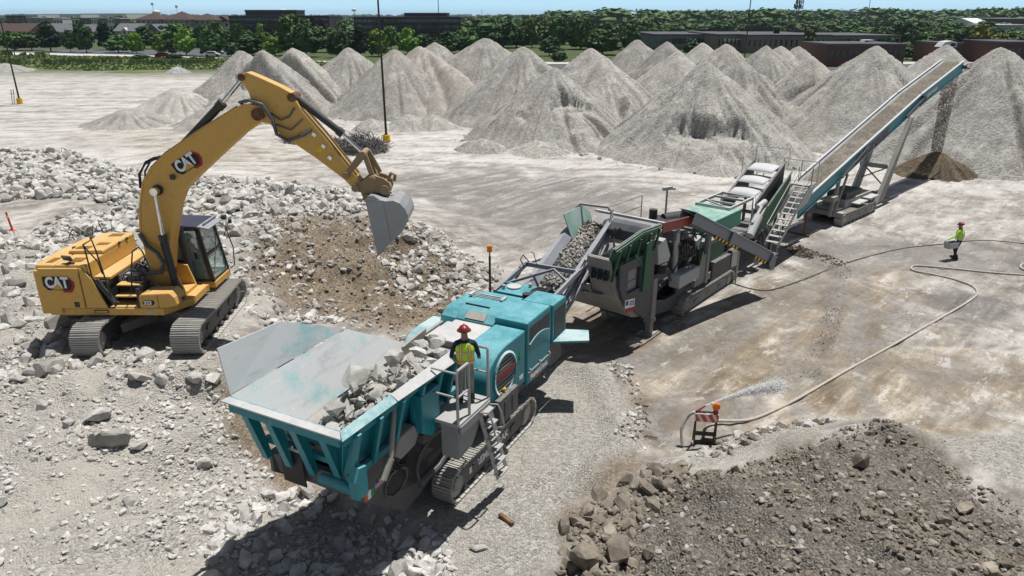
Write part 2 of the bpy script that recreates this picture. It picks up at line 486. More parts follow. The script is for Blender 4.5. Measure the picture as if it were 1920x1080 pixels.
M['rock_mud'] = stone_mat('mud_clod', (0.075, 0.06, 0.045), (0.15, 0.125, 0.098), tint_amt=.1)
M['conveyed_stone'] = stone_mat('conveyed_stone', (0.17, 0.15, 0.125), (0.31, 0.285, 0.245), tint_amt=.15)
M['conveyed_fines'] = gravel_mat('conveyed_fines', (0.13, 0.112, 0.09), (0.20, 0.177, 0.147), (0.29, 0.262, 0.225), 14, ta=0.1)
# ------------------------------------------------------------------ terrain zones (metres, camera stands over the origin)
CTRL = [(-44.42, 65.66, 0.3), (-31.85, 52.98, 1.0), (-22.14, 44.6, 0.9), (-11.44, 47.61, 0.4), (-14.35, 39.49, 1.3), (-27.14, 41.96, 1.5), (-23.11, 31.82, 1.3), (-15.48, 20.88, 2.0), (-16.18, 27.33, 2.0), (-12.28, 17.74, 2.0), (-8.9, 18.3, 2.0), (-10.44, 17.78, 1.9), (-9.33, 23.47, 2.0), (-9.69, 29.85, 1.9), (-8.13, 31.07, 1.9), (-6.07, 30.32, 2.0), (-3.98, 32.36, 1.6), (-2.03, 32.7, 0.5), (-0.76, 32.45, 0.05), (-7.52, 26.37, 1.0), (-5.44, 26.24, 0.6), (-6.6, 28.24, 1.7), (-4.57, 29.31, 1.35), (-8.12, 22.97, 1.3), (-2.11, 26.5, 0.5), (-8.87, 20.15, 1.6), (-11.2, 15.24, 1.6), (-8.82, 15.64, 1.35), (-7.81, 17.13, 1.1), (-8.55, 12.57, 1.3), (-9.24, 10.98, 1.3), (-7.21, 14.61, 0.5), (-5.95, 12.82, 0.4), (-4.28, 13.06, 0.2), (-4.77, 15.03, 0.2), (-2.35, 12.11, 0.3), (-0.36, 13.54, 0.4), (-1.34, 13.54, 0.4), (0.59, 17.18, 0.4), (1.32, 17.18, 0.4), (2.87, 20.34, 0.4), (2.8, 17.26, 0.35), (4.04, 17.83, 0), (4.59, 20.37, 0), (2.67, 23.37, 0.1), (-3.82, 17.18, 0.4), (-2.7, 20.34, 0.4), (2.1, 13.8, 0.35), (0.99, 11.84, 0.4), (3.19, 13.16, 0.7), (3.47, 13.46, 0.9), (5.21, 13.43, 1.35), (7.83, 14.09, 1.6), (9.11, 15.4, 1.35), (7.18, 16.05, 0.75), (4.96, 15.35, 0.45), (10.09, 14.04, 1.2), (10.25, 12.14, 1.5), (5.47, 11.13, 1.8), (7.33, 10.88, 2.0), (13.35, 16.67, 0.3), (3.45, 10.95, 1.2), (4.68, 9.07, 1.9), (7.21, 8.97, 2.0), (10.13, 10.64, 1.6), (2.31, 10.07, 0.9), (12.2, 18.12, 0), (9.39, 18.42, 0), (6.71, 17.83, 0), (4.49, 16.75, 0), (15.43, 19.03, 0), (2.01, 11.32, 0.6), (-12.98, 58.28, 0), (-34.98, 72.34, 0), (-55.91, 79.92, 0), (-6.23, 52.07, 0), (0.0, 41.49, 0), (1.06, 34.26, 0), (7.59, 41.49, 0), (4.54, 23.14, 0), (5.95, 21.1, 0), (9.45, 21.1, 0), (14.0, 23.14, 0), (19.33, 25.52, 0), (14.05, 33.41, 0), (23.42, 36.08, 0), (17.14, 52.07, 0), (1.73, 58.28, 0)]
Z_FIELD = [(-46.62, 62.2), (-42.78, 60.55), (-32.32, 53.83), (-23.22, 47.0), (-13.93, 46.51), (-10.3, 44.16), (-7.29, 38.28), (-8.51, 34.62), (-11.71, 34.62), (-14.19, 35.6), (-17.19, 35.6), (-20.7, 37.72), (-23.67, 39.46), (-29.72, 38.28)]
Z_NEAREXC = [(-25.11, 31.33), (-21.49, 31.33), (-21.66, 35.08), (-17.65, 35.08), (-13.8, 34.07), (-11.02, 32.65), (-9.9, 32.2), (-9.9, 28.96), (-9.32, 24.52), (-8.45, 19.94), (-8.05, 17.23), (-14.74, 16.93)]
Z_PIT = [(-12.72, 33.69), (-9.7, 35.1), (-6.39, 34.62), (-2.45, 31.54), (-0.45, 28.92), (-1.36, 24.18), (-3.61, 22.29), (-5.93, 22.97), (-7.23, 22.29), (-9.54, 23.2)]
Z_RIDGE = [(-7.06, 35.31), (-4.24, 34.36), (-1.73, 31.77), (-0.35, 29.5), (-1.23, 25.74), (-3.22, 25.19), (-5.88, 28.81)]
Z_FORE = [(-16.0, 18.85), (-8.56, 19.53), (-7.2, 16.21), (-4.91, 13.92), (-1.38, 12.78), (-0.98, 10.35), (-9.99, 10.35)]
Z_FOREDENSE = [(-6.52, 13.73), (-5.2, 14.75), (-3.36, 13.93), (-1.56, 13.26), (-1.05, 11.11), (-5.87, 11.11), (-6.86, 12.48)]
Z_MOUND = [(1.23, 11.66), (2.75, 13.88), (4.32, 14.58), (6.93, 15.5), (9.25, 15.89), (9.72, 15.74), (10.25, 14.08), (10.68, 12.65), (10.99, 11.5), (8.95, 7.99), (0.33, 7.99), (0.89, 10.51)]
Z_MOUNDEDGE = [(1.07, 13.29), (2.0, 14.06), (2.97, 14.69), (4.47, 15.59), (3.95, 13.86), (2.75, 12.58), (2.41, 11.18), (0.94, 11.18)]
Z_ROW = [(4.59, 16.04), (6.44, 17.07), (8.16, 17.77), (11.41, 17.63), (9.93, 17.02), (7.75, 16.67), (5.2, 15.68)]
Z_PADEDGE = [(2.99, 21.29), (3.93, 21.68), (4.06, 18.86), (3.55, 16.34), (2.69, 16.34), (3.5, 18.86)]
B_PIT = [(-11.66, 32.8), (-9.7, 35.1), (-6.23, 33.69), (-4.05, 32.8), (-1.59, 28.92), (-1.61, 25.23), (-3.68, 22.74), (-6.19, 22.51), (-8.6, 23.2), (-10.44, 26.37)]
B_HOP = [(-8.14, 17.58), (-7.42, 17.87), (-5.33, 15.27), (-3.84, 13.89), (-5.35, 14.4), (-7.02, 15.51)]
B_TAN = [(3.17, 15.89), (3.12, 14.75), (1.95, 13.54), (1.04, 12.65), (1.22, 13.54), (2.26, 15.19)]
G_PAD = [(-1.95, 13.54), (0.51, 20.71), (2.78, 21.08), (3.56, 18.34), (3.31, 15.89), (1.46, 13.54), (0.42, 11.11), (-1.36, 11.11)]
G_RIGHT = [(9.63, 17.13), (11.65, 17.08), (14.84, 16.86), (11.67, 12.41), (11.16, 13.19), (10.58, 14.69), (10.03, 16.46)]
W_PERSON = [(12.24, 34.26), (17.13, 37.06), (20.39, 35.61), (27.73, 34.7), (23.44, 28.68), (20.09, 30.35), (17.2, 31.82), (14.64, 31.07)]
W_RUT = [(14.1, 34.97), (15.97, 34.26), (15.95, 31.82), (12.75, 25.52), (9.86, 20.37), (9.01, 20.37), (12.14, 26.05), (14.4, 31.07)]
W_DARK = [(18.38, 29.0), (20.98, 28.06), (19.74, 25.52), (17.69, 25.52), (16.93, 27.17)]
W_BACK = [(-12.47, 52.07), (-2.42, 54.0), (7.16, 50.27), (9.69, 44.08), (1.04, 33.41), (-0.86, 37.06), (-5.2, 42.75)]
T_ROAD = [(2.17, 27.17), (5.76, 24.52), (10.11, 29.0), (14.95, 31.82), (17.69, 30.35), (13.84, 23.58), (16.7, 21.49), (14.63, 17.83), (9.03, 17.55), (4.29, 16.49), (3.75, 18.42), (3.73, 21.49), (1.92, 23.58)]
T_FAR = [(-42.17, 75.95), (-28.62, 72.34), (-13.84, 58.28), (-12.26, 51.16), (-21.04, 52.07), (-34.13, 60.66)]
GRASS = [(-210.52, 219.33), (-142.41, 219.33), (-76.04, 202.97), (-41.83, 184.56), (-37.65, 165.69), (-63.44, 162.36), (-78.81, 160.74), (-89.63, 157.6), (-99.37, 160.74), (-110.29, 172.77), (-166.66, 172.77)]
STRIP = [(-254.9, 231.74), (-153.52, 236.76), (-111.37, 222.31), (-71.73, 202.97), (-40.11, 188.85), (-38.78, 182.49), (-68.8, 194.49), (-105.73, 210.84), (-141.17, 222.31), (-235.29, 213.6)]
LOT = [(-282.35, 257.15), (-101.36, 257.15), (-85.25, 242.0), (-72.62, 205.53), (-112.12, 223.83), (-154.62, 238.49), (-258.49, 235.07)]
Z_PITLOW = [(-10.75, 24.98), (-7.4, 22.97), (-5.92, 22.97), (-3.27, 22.51), (-2.68, 20.43), (-5.2, 19.69), (-8.48, 19.34)]
GRASSB = [(-83.33, 153.11), (-81.06, 158.37), (-72.97, 159.94), (-72.14, 156.07), (-76.28, 150.95)]
TYRES = [[(2.19, 21.1), (4.61, 23.58), (7.81, 26.32), (12.83, 31.44), (18.85, 37.06), (28.48, 44.78)], [(9.09, 17.01), (9.95, 20.37), (11.43, 24.52), (14.3, 29.66), (15.17, 34.26), (14.05, 38.08)], [(5.03, 17.83), (7.82, 21.49), (11.52, 25.52), (16.26, 30.35), (23.99, 37.06), (31.63, 41.49)], [(10.36, 17.83), (12.25, 21.1), (13.57, 25.52), (16.74, 30.35), (21.86, 33.41), (26.62, 34.26)], [(2.73, 19.03), (6.04, 21.49), (9.8, 23.58), (14.71, 24.52), (19.22, 23.58)], [(-12.62, 49.41), (-5.27, 43.41), (0.0, 43.41), (5.94, 49.41), (13.24, 52.07), (19.73, 48.58)], [(-7.25, 36.08), (-3.08, 40.29), (1.27, 41.49), (7.46, 44.78), (14.91, 54.0)], [(-22.59, 52.07), (-13.84, 58.28), (-3.9, 52.07), (1.58, 41.49), (2.66, 34.26)], [(-12.89, 54.0), (-5.12, 48.58), (1.51, 50.27), (8.77, 48.58), (13.42, 45.49)], [(-54.56, 77.89), (-36.8, 70.66), (-22.36, 66.02), (-11.25, 58.28), (-2.5, 56.06)], [(-58.82, 84.3), (-47.17, 79.92), (-32.09, 66.02), (-23.36, 58.28), (-13.35, 56.06)], [(-2.66, 34.26), (-0.3, 39.16), (4.01, 44.08), (6.96, 41.49)]]
Z_MUD = [(13.82, 34.97), (14.71, 35.15), (15.29, 33.57), (16.02, 32.44), (15.55, 31.59), (14.71, 32.44), (13.79, 33.41)]
W_MID = [(2.5, 23.58), (5.49, 23.14), (10.08, 27.46), (12.91, 30.35), (10.28, 25.52), (6.04, 21.49), (3.28, 20.73)]
W_HOSE = [(4.02, 19.03), (6.16, 19.85), (7.55, 19.03), (5.72, 17.55), (3.96, 17.01)]
W_MIX = [(13.71, 27.76), (15.22, 25.52), (12.08, 21.1), (11.53, 23.58)]
W_LOW = [(12.97, 21.49), (15.39, 22.29), (15.47, 20.37), (12.53, 18.72)]
G_TOP = [(3.19, 15.19), (4.72, 16.01), (6.34, 16.78), (7.83, 17.32), (10.12, 17.46), (10.02, 16.65), (7.54, 16.14), (5.06, 15.19), (3.6, 14.54)]
Z_FILL = [(-26.38, 33.7), (-22.99, 33.24), (-23.3, 37.88), (-19.58, 36.75), (-14.16, 35.68), (-12.8, 31.91), (-16.06, 31.49), (-20.91, 29.9), (-23.69, 29.9)]

CT = np.array(CTRL)

def base_h(x, y):
    x = np.asarray(x, float); y = np.asarray(y, float)
    sh = x.shape; x = x.ravel(); y = y.ravel()
    num = np.zeros(len(x)); den = np.zeros(len(x))
    for cx, cy, cz in CT:
        w = 1.0 / ((x - cx) ** 2 + (y - cy) ** 2 + 0.5) ** 2
        num += w * cz; den += w
    h = num / den
    near = (1 - sstep(58, 75, y)) * (1 - sstep(45, 60, np.abs(x)))
    return (h * near).reshape(sh)

def soft(x, y, poly, e=1.0):
    return sstep(-e, e, poly_dist(x, y, poly))

def rough_mask(x, y):
    m = np.zeros(np.shape(x))
    for p, e, a in ((Z_FIELD, 1.5, 1.5), (Z_NEAREXC, 1.2, 1.0), (Z_PIT, .8, 1.5), (Z_RIDGE, .8, 1.0), (Z_FORE, .8, .55), (Z_FOREDENSE, .8, .7), (Z_MOUND, .6, 1.3), (Z_ROW, .3, .6)):
        m = np.maximum(m, a * soft(x, y, p, e))
    return m

def tyres(x, y):
    """wheel tracks pressed into the dust: two tread bands along every lane"""
    out = np.zeros(x.shape)
    for k, lane in enumerate(TYRES):
        P_ = np.array(lane); n = 14; pts = []
        for i in range(len(P_) - 1):
            p0, p1, p2, p3 = P_[max(i - 1, 0)], P_[i], P_[i + 1], P_[min(i + 2, len(P_) - 1)]
            for j in range(n):
                t_ = j / n; pts.append(.5 * ((2 * p1) + (p2 - p0) * t_ + (2 * p0 - 5 * p1 + 4 * p2 - p3) * t_ * t_ + (3 * p1 - p0 - 3 * p2 + p3) * t_ ** 3))
        pts = np.array(pts + [P_[-1]])
        lo, hi = pts.min(0) - 3, pts.max(0) + 3
        sel = np.where((x > lo[0]) & (x < hi[0]) & (y > lo[1]) & (y < hi[1]))[0]
        if not len(sel): continue
        xs, ys = x[sel], y[sel]; best = np.full(len(sel), 1e9); sd = np.zeros(len(sel)); al = np.zeros(len(sel)); acc = 0
        for a, b in zip(pts[:-1], pts[1:]):
            v = b - a; L_ = np.hypot(*v) + 1e-9
            t_ = np.clip(((xs - a[0]) * v[0] + (ys - a[1]) * v[1]) / L_ ** 2, 0, 1)
            d = np.hypot(xs - a[0] - t_ * v[0], ys - a[1] - t_ * v[1]); up = d < best
            best[up] = d[up]; sd[up] = (np.sign((xs - a[0]) * v[1] - (ys - a[1]) * v[0]) * d)[up]; al[up] = acc + t_[up] * L_; acc += L_
        wob_ = .12 * fbm(al * .2, al * 0 + k, 400 + k, 2)
        band = np.exp(-((np.abs(sd + wob_) - 1.05) / .30) ** 4)
        tread = .62 + .38 * np.sin(al * 9 + np.abs(sd) * 8)
        fade = sstep(-.35, .25, fbm(al * .08, al * 0 + 3.7 * k, 500 + k, 3))
        out[sel] = np.maximum(out[sel], band * tread * fade)
    return out

JAW_O = (-2.72, 14.29, 0.4)
def height(x, y):
    x = np.asarray(x, float); y = np.asarray(y, float)
    h = base_h(x, y)
    m = rough_mask(x, y)
    h = h + m * (0.26 * fbm(x * 0.55, y * 0.55, 3, 3) + 0.16 * fbm(x * 1.7, y * 1.7, 5, 3) + 0.07 * fbm(x * 4.5, y * 4.5, 9, 2))
    near = 1 - sstep(60, 90, y)
    h = h + near * (0.03 * fbm(x * 0.4, y * 0.4, 21, 3) + 0.012 * fbm(x * 2.2, y * 2.2, 23, 2))
    # herringbone track marks pressed into the crushed pad
    pad = soft(x, y, G_PAD, .4)
    c, s = math.cos(R(62.5)), math.sin(R(62.5))
    lx = (x - JAW_O[0]) * c + (y - JAW_O[1]) * s; ly = -(x - JAW_O[0]) * s + (y - JAW_O[1]) * c
    lane = np.sin((ly + 0.5 * lx) * 6.5) * sstep(.0, .35, fbm(lx * .5, ly * .5, 31, 2) + .15)
    h = h + pad * (0.055 * lane + 0.03 * fbm(x * 2.5, y * 2.5, 33, 3))
    dpad = poly_dist(x, y, G_PAD)
    h = h + .28 * np.exp(-((dpad - .55) / .45) ** 2) * sstep(1.0, 2.2, x) * (1 + .8 * fbm(x * 1.3, y * 1.3, 37, 3))
    # ruts along the haul road
    rut = soft(x, y, W_RUT, .5)
    h = h + rut * (0.07 * fbm(x * 2.0, y * 1.2, 41, 3) + .02)
    # keep the standing places of the machines level
    ex = np.maximum(np.abs(x + 10.5) - 1.9, np.abs(y - 20.4) - 2.6)
    k = 1 - sstep(0, 1.0, ex)
    h = h * (1 - k) + 1.98 * k
    jx = np.maximum(np.abs(lx - 2.1) - 2.6, np.abs(ly) - 1.9)
    k = 1 - sstep(0, .7, jx)
    h = h * (1 - k) + 0.385 * k
    # the hopper end of the crusher hangs over a hollow
    k = sstep(0, .8, 1.9 - np.abs(ly)) * sstep(-5.2, -3.6, lx) * (1 - sstep(-.9, -.3, lx))
    h = h - 0.15 * k
    return h

def gh(x, y):
    return float(height(np.array([x]), np.array([y]))[0])

def axis(fine0, fine1, step, lo, hi, g=1.13):
    a = list(np.arange(fine0, fine1 + 1e-6, step)); s = step; p = a[-1]
    while p < hi: s *= g; p += s; a.append(p)
    s = step; p = a[0]; pre = []
    while p > lo: s *= g; p -= s; pre.append(p)
    return np.array(pre[::-1] + a)

gx = axis(-21, 21, 0.125, -7000, 7000)
gy = np.concatenate([axis(8.5, 32, 0.11, -80, 32)[:-1], axis(32, 70, 0.25, 32, 12000, 1.10)])
X, Y = np.meshgrid(gx, gy)
Hh = height(X, Y)
nx, ny = len(gx), len(gy)
Hh = Hh - .04 * tyres(X.ravel(), Y.ravel()).reshape(X.shape)
V = np.stack([X, Y, Hh], -1).reshape(-1, 3)
I = np.arange(nx * ny).reshape(ny, nx)
F = np.stack([I[:-1, :-1], I[:-1, 1:], I[1:, 1:], I[1:, :-1]], -1).reshape(-1, 4)
g_me = np_mesh("ground", V, F, True)
fx, fy = X.ravel(), Y.ravel()
jit = 0.9 * fbm(fx * .7, fy * .7, 51, 4)
def wob(poly, e, amp=1.0):
    return sstep(-e, e, poly_dist(fx, fy, poly) + amp * jit)
mound = wob(Z_MOUND, .7, 1.1)
brown = np.maximum.reduce([wob(B_PIT, .9, 1.2), wob(B_HOP, .3, .5), wob(B_TAN, .4, .4) * .9])
add_attr(g_me, "brown", brown)
add_attr(g_me, "mound", mound)
add_attr(g_me, "gravel", np.maximum.reduce([wob(G_PAD, .4, .6), wob(G_RIGHT, .3, .3), wob(G_TOP, .4, .4)]))
add_attr(g_me, "wet", np.maximum.reduce([wob(W_PERSON, 1.2, 2.5) * .7, wob(W_RUT, .5, .9) * .9, wob(W_DARK, .6, 1.2), wob(W_MID, .8, 1.2) * .8, wob(W_HOSE, .6, .9) * .75, wob(W_MIX, .7, 1.2) * .7, wob(W_LOW, .6, 1.0) * .6, wob(W_BACK, 3, 5) * .85]))
add_attr(g_me, "tan", np.maximum(wob(T_ROAD, 1.4, 3.5), wob(T_FAR, 4, 6) * .45))
ty = tyres(fx, fy) * (1 - mound)
add_attr(g_me, "tyre", ty)
add_attr(g_me, "rubble", np.maximum.reduce([soft(fx, fy, p, 1.0) for p in (Z_FIELD, Z_NEAREXC, Z_RIDGE, Z_FORE)]))
rad = np.hypot(fx, fy)
add_attr(g_me, "far", sstep(140, 175, fy + .12 * np.abs(fx) + 8 * fbm(fx * .02, fy * .02, 61, 3)))

t = NT("site_ground")
p = t.pos()
rot = t.map(p, (1, 1, 1), (0, 0, -47))
streak = t.noise(1.0, 6, 0.65, t.map(rot, (0.10, 0.75, 1)), 0.6)
streak2 = t.noise(1.0, 5, 0.62, t.map(p, (0.055, 0.5, 1)), 0.8)
blot = t.noise(0.30, 6, 0.62, p, 0.5)
fine = t.noise(5.5, 5, 0.7, p)
grain = t.noise(26, 3, 0.7, p)
stones = t.voro(19, p, "Color"); sd = t.voro(19, p, "Distance")
sc_ = t.n("ShaderNodeSeparateColor"); t.t.links.new(stones, sc_.inputs[0])
#cooled
# hard standing: pale cement dust, dried mud and scuffed concrete
mott = t.noise(0.42, 9, 0.72, p, 0.4)
wear = t.noise(1.0, 9, 0.74, t.map(rot, (0.16, 1.05, 1)), 0.9)
trk = t.noise(1.0, 6, 0.6, t.map(rot, (0.035, 2.6, 1)), 0.25)
sm = t.n("ShaderNodeSeparateXYZ"); t.t.links.new(p, sm.inputs[0])
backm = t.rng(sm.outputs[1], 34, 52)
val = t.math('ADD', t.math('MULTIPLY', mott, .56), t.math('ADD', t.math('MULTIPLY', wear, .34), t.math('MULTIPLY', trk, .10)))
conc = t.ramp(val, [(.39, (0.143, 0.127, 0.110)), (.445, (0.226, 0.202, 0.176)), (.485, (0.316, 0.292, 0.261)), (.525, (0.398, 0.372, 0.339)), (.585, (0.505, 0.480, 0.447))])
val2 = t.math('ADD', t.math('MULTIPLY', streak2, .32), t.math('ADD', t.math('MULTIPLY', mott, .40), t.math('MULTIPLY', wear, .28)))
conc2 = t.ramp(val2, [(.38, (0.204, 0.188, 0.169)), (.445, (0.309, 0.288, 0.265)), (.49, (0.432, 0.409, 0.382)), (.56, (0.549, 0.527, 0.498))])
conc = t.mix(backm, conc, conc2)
tan = t.ramp(t.math('ADD', t.math('MULTIPLY', wear, .5), t.math('MULTIPLY', mott, .5)), [(.40, (0.142, 0.108, 0.073)), (.47, (0.241, 0.191, 0.133)), (.525, (0.340, 0.286, 0.218)), (.60, (0.529, 0.477, 0.415))])
conc = t.mix(t.math('MULTIPLY', t.attr("tan"), t.rng(blot, .30, .52, .6, 1.0)), conc, tan)
flk = t.noise(1.15, 11, 0.80, t.map(rot, (.55, 1.3, 1)), .3)
conc = t.mix(t.rng(flk, .545, .60, 0, .60), conc, (0.597, 0.582, 0.555))
conc = t.mix(t.rng(flk, .40, .46, .55, 0), conc, (0.179, 0.162, 0.141))
spk = t.noise(4.2, 6, .78, t.map(rot, (.7, 1.2, 1)))
conc = t.mix(t.rng(spk, .56, .66, 0, .55), conc, (0.20, 0.182, 0.155))
conc = t.mix(t.rng(spk, .30, .40, .5, 0), conc, (0.58, 0.555, 0.51))
wetc = t.mix(t.rng(fine, .35, .7), (0.090, 0.081, 0.073), (0.202, 0.190, 0.177))
conc = t.mix(t.math('MULTIPLY', t.attr("wet"), t.rng(t.math('ADD', t.math('MULTIPLY', wear, .7), t.math('MULTIPLY', fine, .35)), .40, .58)), conc, wetc)
tyc = t.mix(t.rng(fine, .35, .65), (0.168, 0.156, 0.141), (0.275, 0.260, 0.239))
conc = t.mix(t.math('MULTIPLY', t.attr("tyre"), .95), conc, tyc)
# cracks between slabs
cr = t.voro(0.13, t.map(t.map(p, rot=(0, 0, -20)), (1, 1.5, 1)), "Distance", 'DISTANCE_TO_EDGE')
crk = t.math('MULTIPLY', t.rng(t.math('ADD', cr, t.math('MULTIPLY', t.math('SUBTRACT', fine, .5), .05)), .004, .016, 1, 0), t.rng(blot, .42, .55))
conc = t.mix(t.math('MULTIPLY', crk, .3), conc, (0.163, 0.151, 0.137))
conc = t.mix(t.rng(grain, .52, .8, 0, .35), conc, (0.231, 0.222, 0.207))
# crushed stone and broken concrete fines
grv = t.ramp(t.math('ADD', t.math('MULTIPLY', sc_.outputs[0], .6), t.math('MULTIPLY', fine, .5)), [(.2, (0.21, 0.20, 0.18)), (.55, (0.335, 0.315, 0.285)), (.95, (0.50, 0.48, 0.44))])
grv = t.mix(t.rng(blot, .45, .7, 0, .4), grv, (0.37, 0.335, 0.285))
c = t.mix(t.attr("gravel"), conc, grv)
rub = t.mix(t.rng(blot, .4, .65), grv, (0.42, 0.39, 0.345))
c = t.mix(t.attr("rubble"), c, rub)
brn = t.ramp(t.math('ADD', t.math('MULTIPLY', sc_.outputs[1], .45), t.math('MULTIPLY', fine, .65)), [(.25, (0.105, 0.08, 0.055)), (.6, (0.205, 0.162, 0.115)), (.95, (0.36, 0.31, 0.25))])
c = t.mix(t.attr("brown"), c, brn)
mnd = t.ramp(t.math('ADD', t.math('MULTIPLY', sc_.outputs[2], .5), t.math('MULTIPLY', fine, .6)), [(.2, (0.075, 0.066, 0.055)), (.55, (0.150, 0.134, 0.113)), (.95, (0.29, 0.268, 0.238))])
c = t.mix(t.attr("mound"), c, mnd)
farc = t.mix(t.noise(0.02, 4, .6, p), (0.045, 0.075, 0.025), (0.10, 0.115, 0.05))
c = t.mix(t.attr("far"), c, farc)
hgt = t.math('ADD', t.math('MULTIPLY', t.math('SUBTRACT', 1.0, sd), t.math('MAXIMUM', t.math('MAXIMUM', t.attr("gravel"), t.attr("rubble")), t.attr("mound"))), t.math('MULTIPLY', fine, .8))
hgt = t.math('ADD', hgt, t.math('MULTIPLY', grain, .25))
t.bump(hgt, .85, .055)
rg = t.math('SUBTRACT', .95, t.math('MULTIPLY', t.attr("wet"), .35))
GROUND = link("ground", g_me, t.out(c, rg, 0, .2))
tag(GROUND, kind='structure')

# ------------------------------------------------------------------ stockpiles
def pile(name, x, y, h, k, mat, label, group=None, bites=(), cuts=(), flat=0.0, seed=0, ridge=None, n=100, cat="gravel pile", stretch=1.0):
    rr = h / k * 1.04 + .6
    ex_, ey_ = (ridge[0], ridge[1]) if ridge else (0, 0)
    ax_ = np.linspace(-rr * stretch + min(ex_, 0), rr * stretch + max(ex_, 0), int(n * stretch)); ay_ = np.linspace(-rr + min(ey_, 0), rr + max(ey_, 0), n)
    px, py = np.meshgrid(ax_, ay_)
    wx = px + .5 * fbm((px + x) * .35, (py + y) * .35, seed + 1, 3)
    wy = py + .5 * fbm((px + x) * .35, (py + y) * .35, seed + 2, 3)
    if ridge:                       # crest line from the apex towards (dx, dy), dropping by drop
        dx, dy, drop = ridge; L2 = dx * dx + dy * dy
        tt = np.clip((wx * dx + wy * dy) / L2, 0, 1)
        d = np.hypot(wx - tt * dx, wy - tt * dy); top = h - tt * drop
    else:
        d = np.hypot(wx / stretch, wy); top = h
    z = top - k * np.sqrt(d * d + .09) + k * .22
    if flat: z = np.minimum(z, h + .15 * fbm(px * .6, py * .6, seed + 8, 2) - .02 * d)
    ang = np.arctan2(py, px)
    rr_ = np.hypot(px, py)
    ridg = np.sin(ang * 37 + 3 * fbm(px * .3, py * .3, seed + 5, 2)) * .06 + .30 * fbm(np.cos(ang) * 5 + seed, np.sin(ang) * 5, seed + 6, 3)
    gul = np.minimum(0, fbm(np.cos(ang) * 9 + seed, np.sin(ang) * 9, seed + 31, 2) + .08) * 1.35 * np.clip(rr_ / 4, 0, 1)
    z = z + (ridg + gul) * np.clip(rr_ / 2.5, 0, 1) * np.clip((z + .5) / 2, 0, 1)
    for bx_, by_, bz, br in bites:
        dd = np.hypot(px - bx_, (py - by_) * .9) + .95 * fbm((px) * .5, py * .5, seed + 11, 3) + .5 * fbm(px * 1.6, py * 1.6, seed + 12, 3)
        fl = bz + 1.1 * np.maximum(0, fbm(px * .8, py * .8, seed + 13, 4)) - .55 * (by_ - py) * (py < by_) + .25 * np.maximum(0, py - by_)
        z = np.minimum(z, fl + 4.2 * np.maximum(0, dd - br))
    for cx, cy, nx_, ny_, cz in cuts:          # everything beyond the line (direction nx,ny) is dug away down to cz
        dd = (px - cx) * nx_ + (py - cy) * ny_ + .5 * fbm(px * .5, py * .5, seed + 15, 3)
        z = np.minimum(z, np.maximum(cz + .4 * fbm(px * .5, py * .5, seed + 16, 3) - .25 * dd, 0) + 4.0 * np.maximum(0, -dd))
    z = z + .05 * fbm(px * 3.3, py * 3.3, seed + 20, 2) + .16 * fbm(px * .8 + 9, py * .8, seed + 21, 3) * np.clip(rr_ / 3, 0, 1)
    keep = z > -.12
    z = np.maximum(z, -.12)
    idx = np.arange(px.size).reshape(px.shape)
    q = np.stack([idx[:-1, :-1], idx[:-1, 1:], idx[1:, 1:], idx[1:, :-1]], -1).reshape(-1, 4)
    kf = keep.ravel()
    q = q[kf[q].any(1)]
    used = np.unique(q); mp = np.full(px.size, -1); mp[used] = np.arange(len(used))
    v = np.stack([px, py, z], -1).reshape(-1, 3)[used]
    o = link(name, np_mesh(name, v, mp[q], True), M[mat], loc=(x, y, 0))
    tag(o, label, cat, group)
    return o

G_ = "crushed concrete stockpiles"
pile("gravel_pile", -32.86, 92.07, 7.00, 0.80, 'gravel', 'far left cone of pale crushed concrete next to the grass field', G_, seed=100)
pile("gravel_pile", -29.20, 88.83, 7.20, 0.80, 'gravel', 'grey cone with a dug away dark face behind the excavator boom', G_, seed=131, cuts=[(-0.4, -1.7, -0.35, -0.94, 2.9)])
pile("gravel_pile", -26.79, 92.26, 7.30, 0.80, 'gravel', 'tall cone with its left side cut off in a sheer face', G_, seed=162, cuts=[(-0.6, -2.2, -0.37, -0.93, 0.4)], n=150)
pile("gravel_pile", -20.79, 96.36, 7.20, 0.80, 'gravel', 'pale cone between the sheer faced pile and the dark light pole', G_, seed=193)
pile("gravel_pile", -13.91, 89.86, 7.28, 0.80, 'gravel', 'broad smooth cone directly behind the dark light pole', G_, seed=224, bites=[(6.0, -6.2, 0.5, 1.5)])
pile("gravel_pile", -11.55, 96.16, 7.40, 0.80, 'gravel_brownish', 'tan tinted long ridged pile right of the light pole', G_, seed=255, ridge=(5, -9, 2.4))
pile("gravel_pile", -10.86, 106.77, 7.50, 0.80, 'gravel', 'cone whose tip shows right of the tan ridged pile', G_, seed=286)
pile("gravel_pile", -3.57, 101.88, 8.20, 0.80, 'gravel', 'largest flat topped pile in the middle of the rear row', G_, seed=317, flat=1, stretch=1.35)
pile("gravel_pile", 1.18, 83.98, 7.80, 0.80, 'gravel', 'rough cone with furrows near its tip, behind the middle front pile', G_, seed=348, bites=[(2.4, -3.6, 4.6, 1.0), (1.2, -6.6, 2.0, 1.3)])
pile("gravel_pile", 3.79, 69.33, 6.54, 0.80, 'gravel', 'middle front cone with dark dug hollows in its face', G_, seed=379, bites=[(2.2, -4.4, 2.3, 2.0), (-3.1, -4.2, 2.3, 1.1)], n=160)
pile("gravel_pile", 10.31, 99.74, 7.00, 0.80, 'gravel', 'small cone peeking out behind the furrowed pile', G_, seed=410)
pile("gravel_pile", 9.30, 78.94, 7.20, 0.80, 'gravel', 'furrowed cone right of the middle front pile', G_, seed=441, bites=[(2.6, -6.3, 0.9, 1.1)])
pile("gravel_pile", 19.71, 118.78, 7.50, 0.80, 'gravel', 'cone with a sharp tip below the small brick house', G_, seed=472)
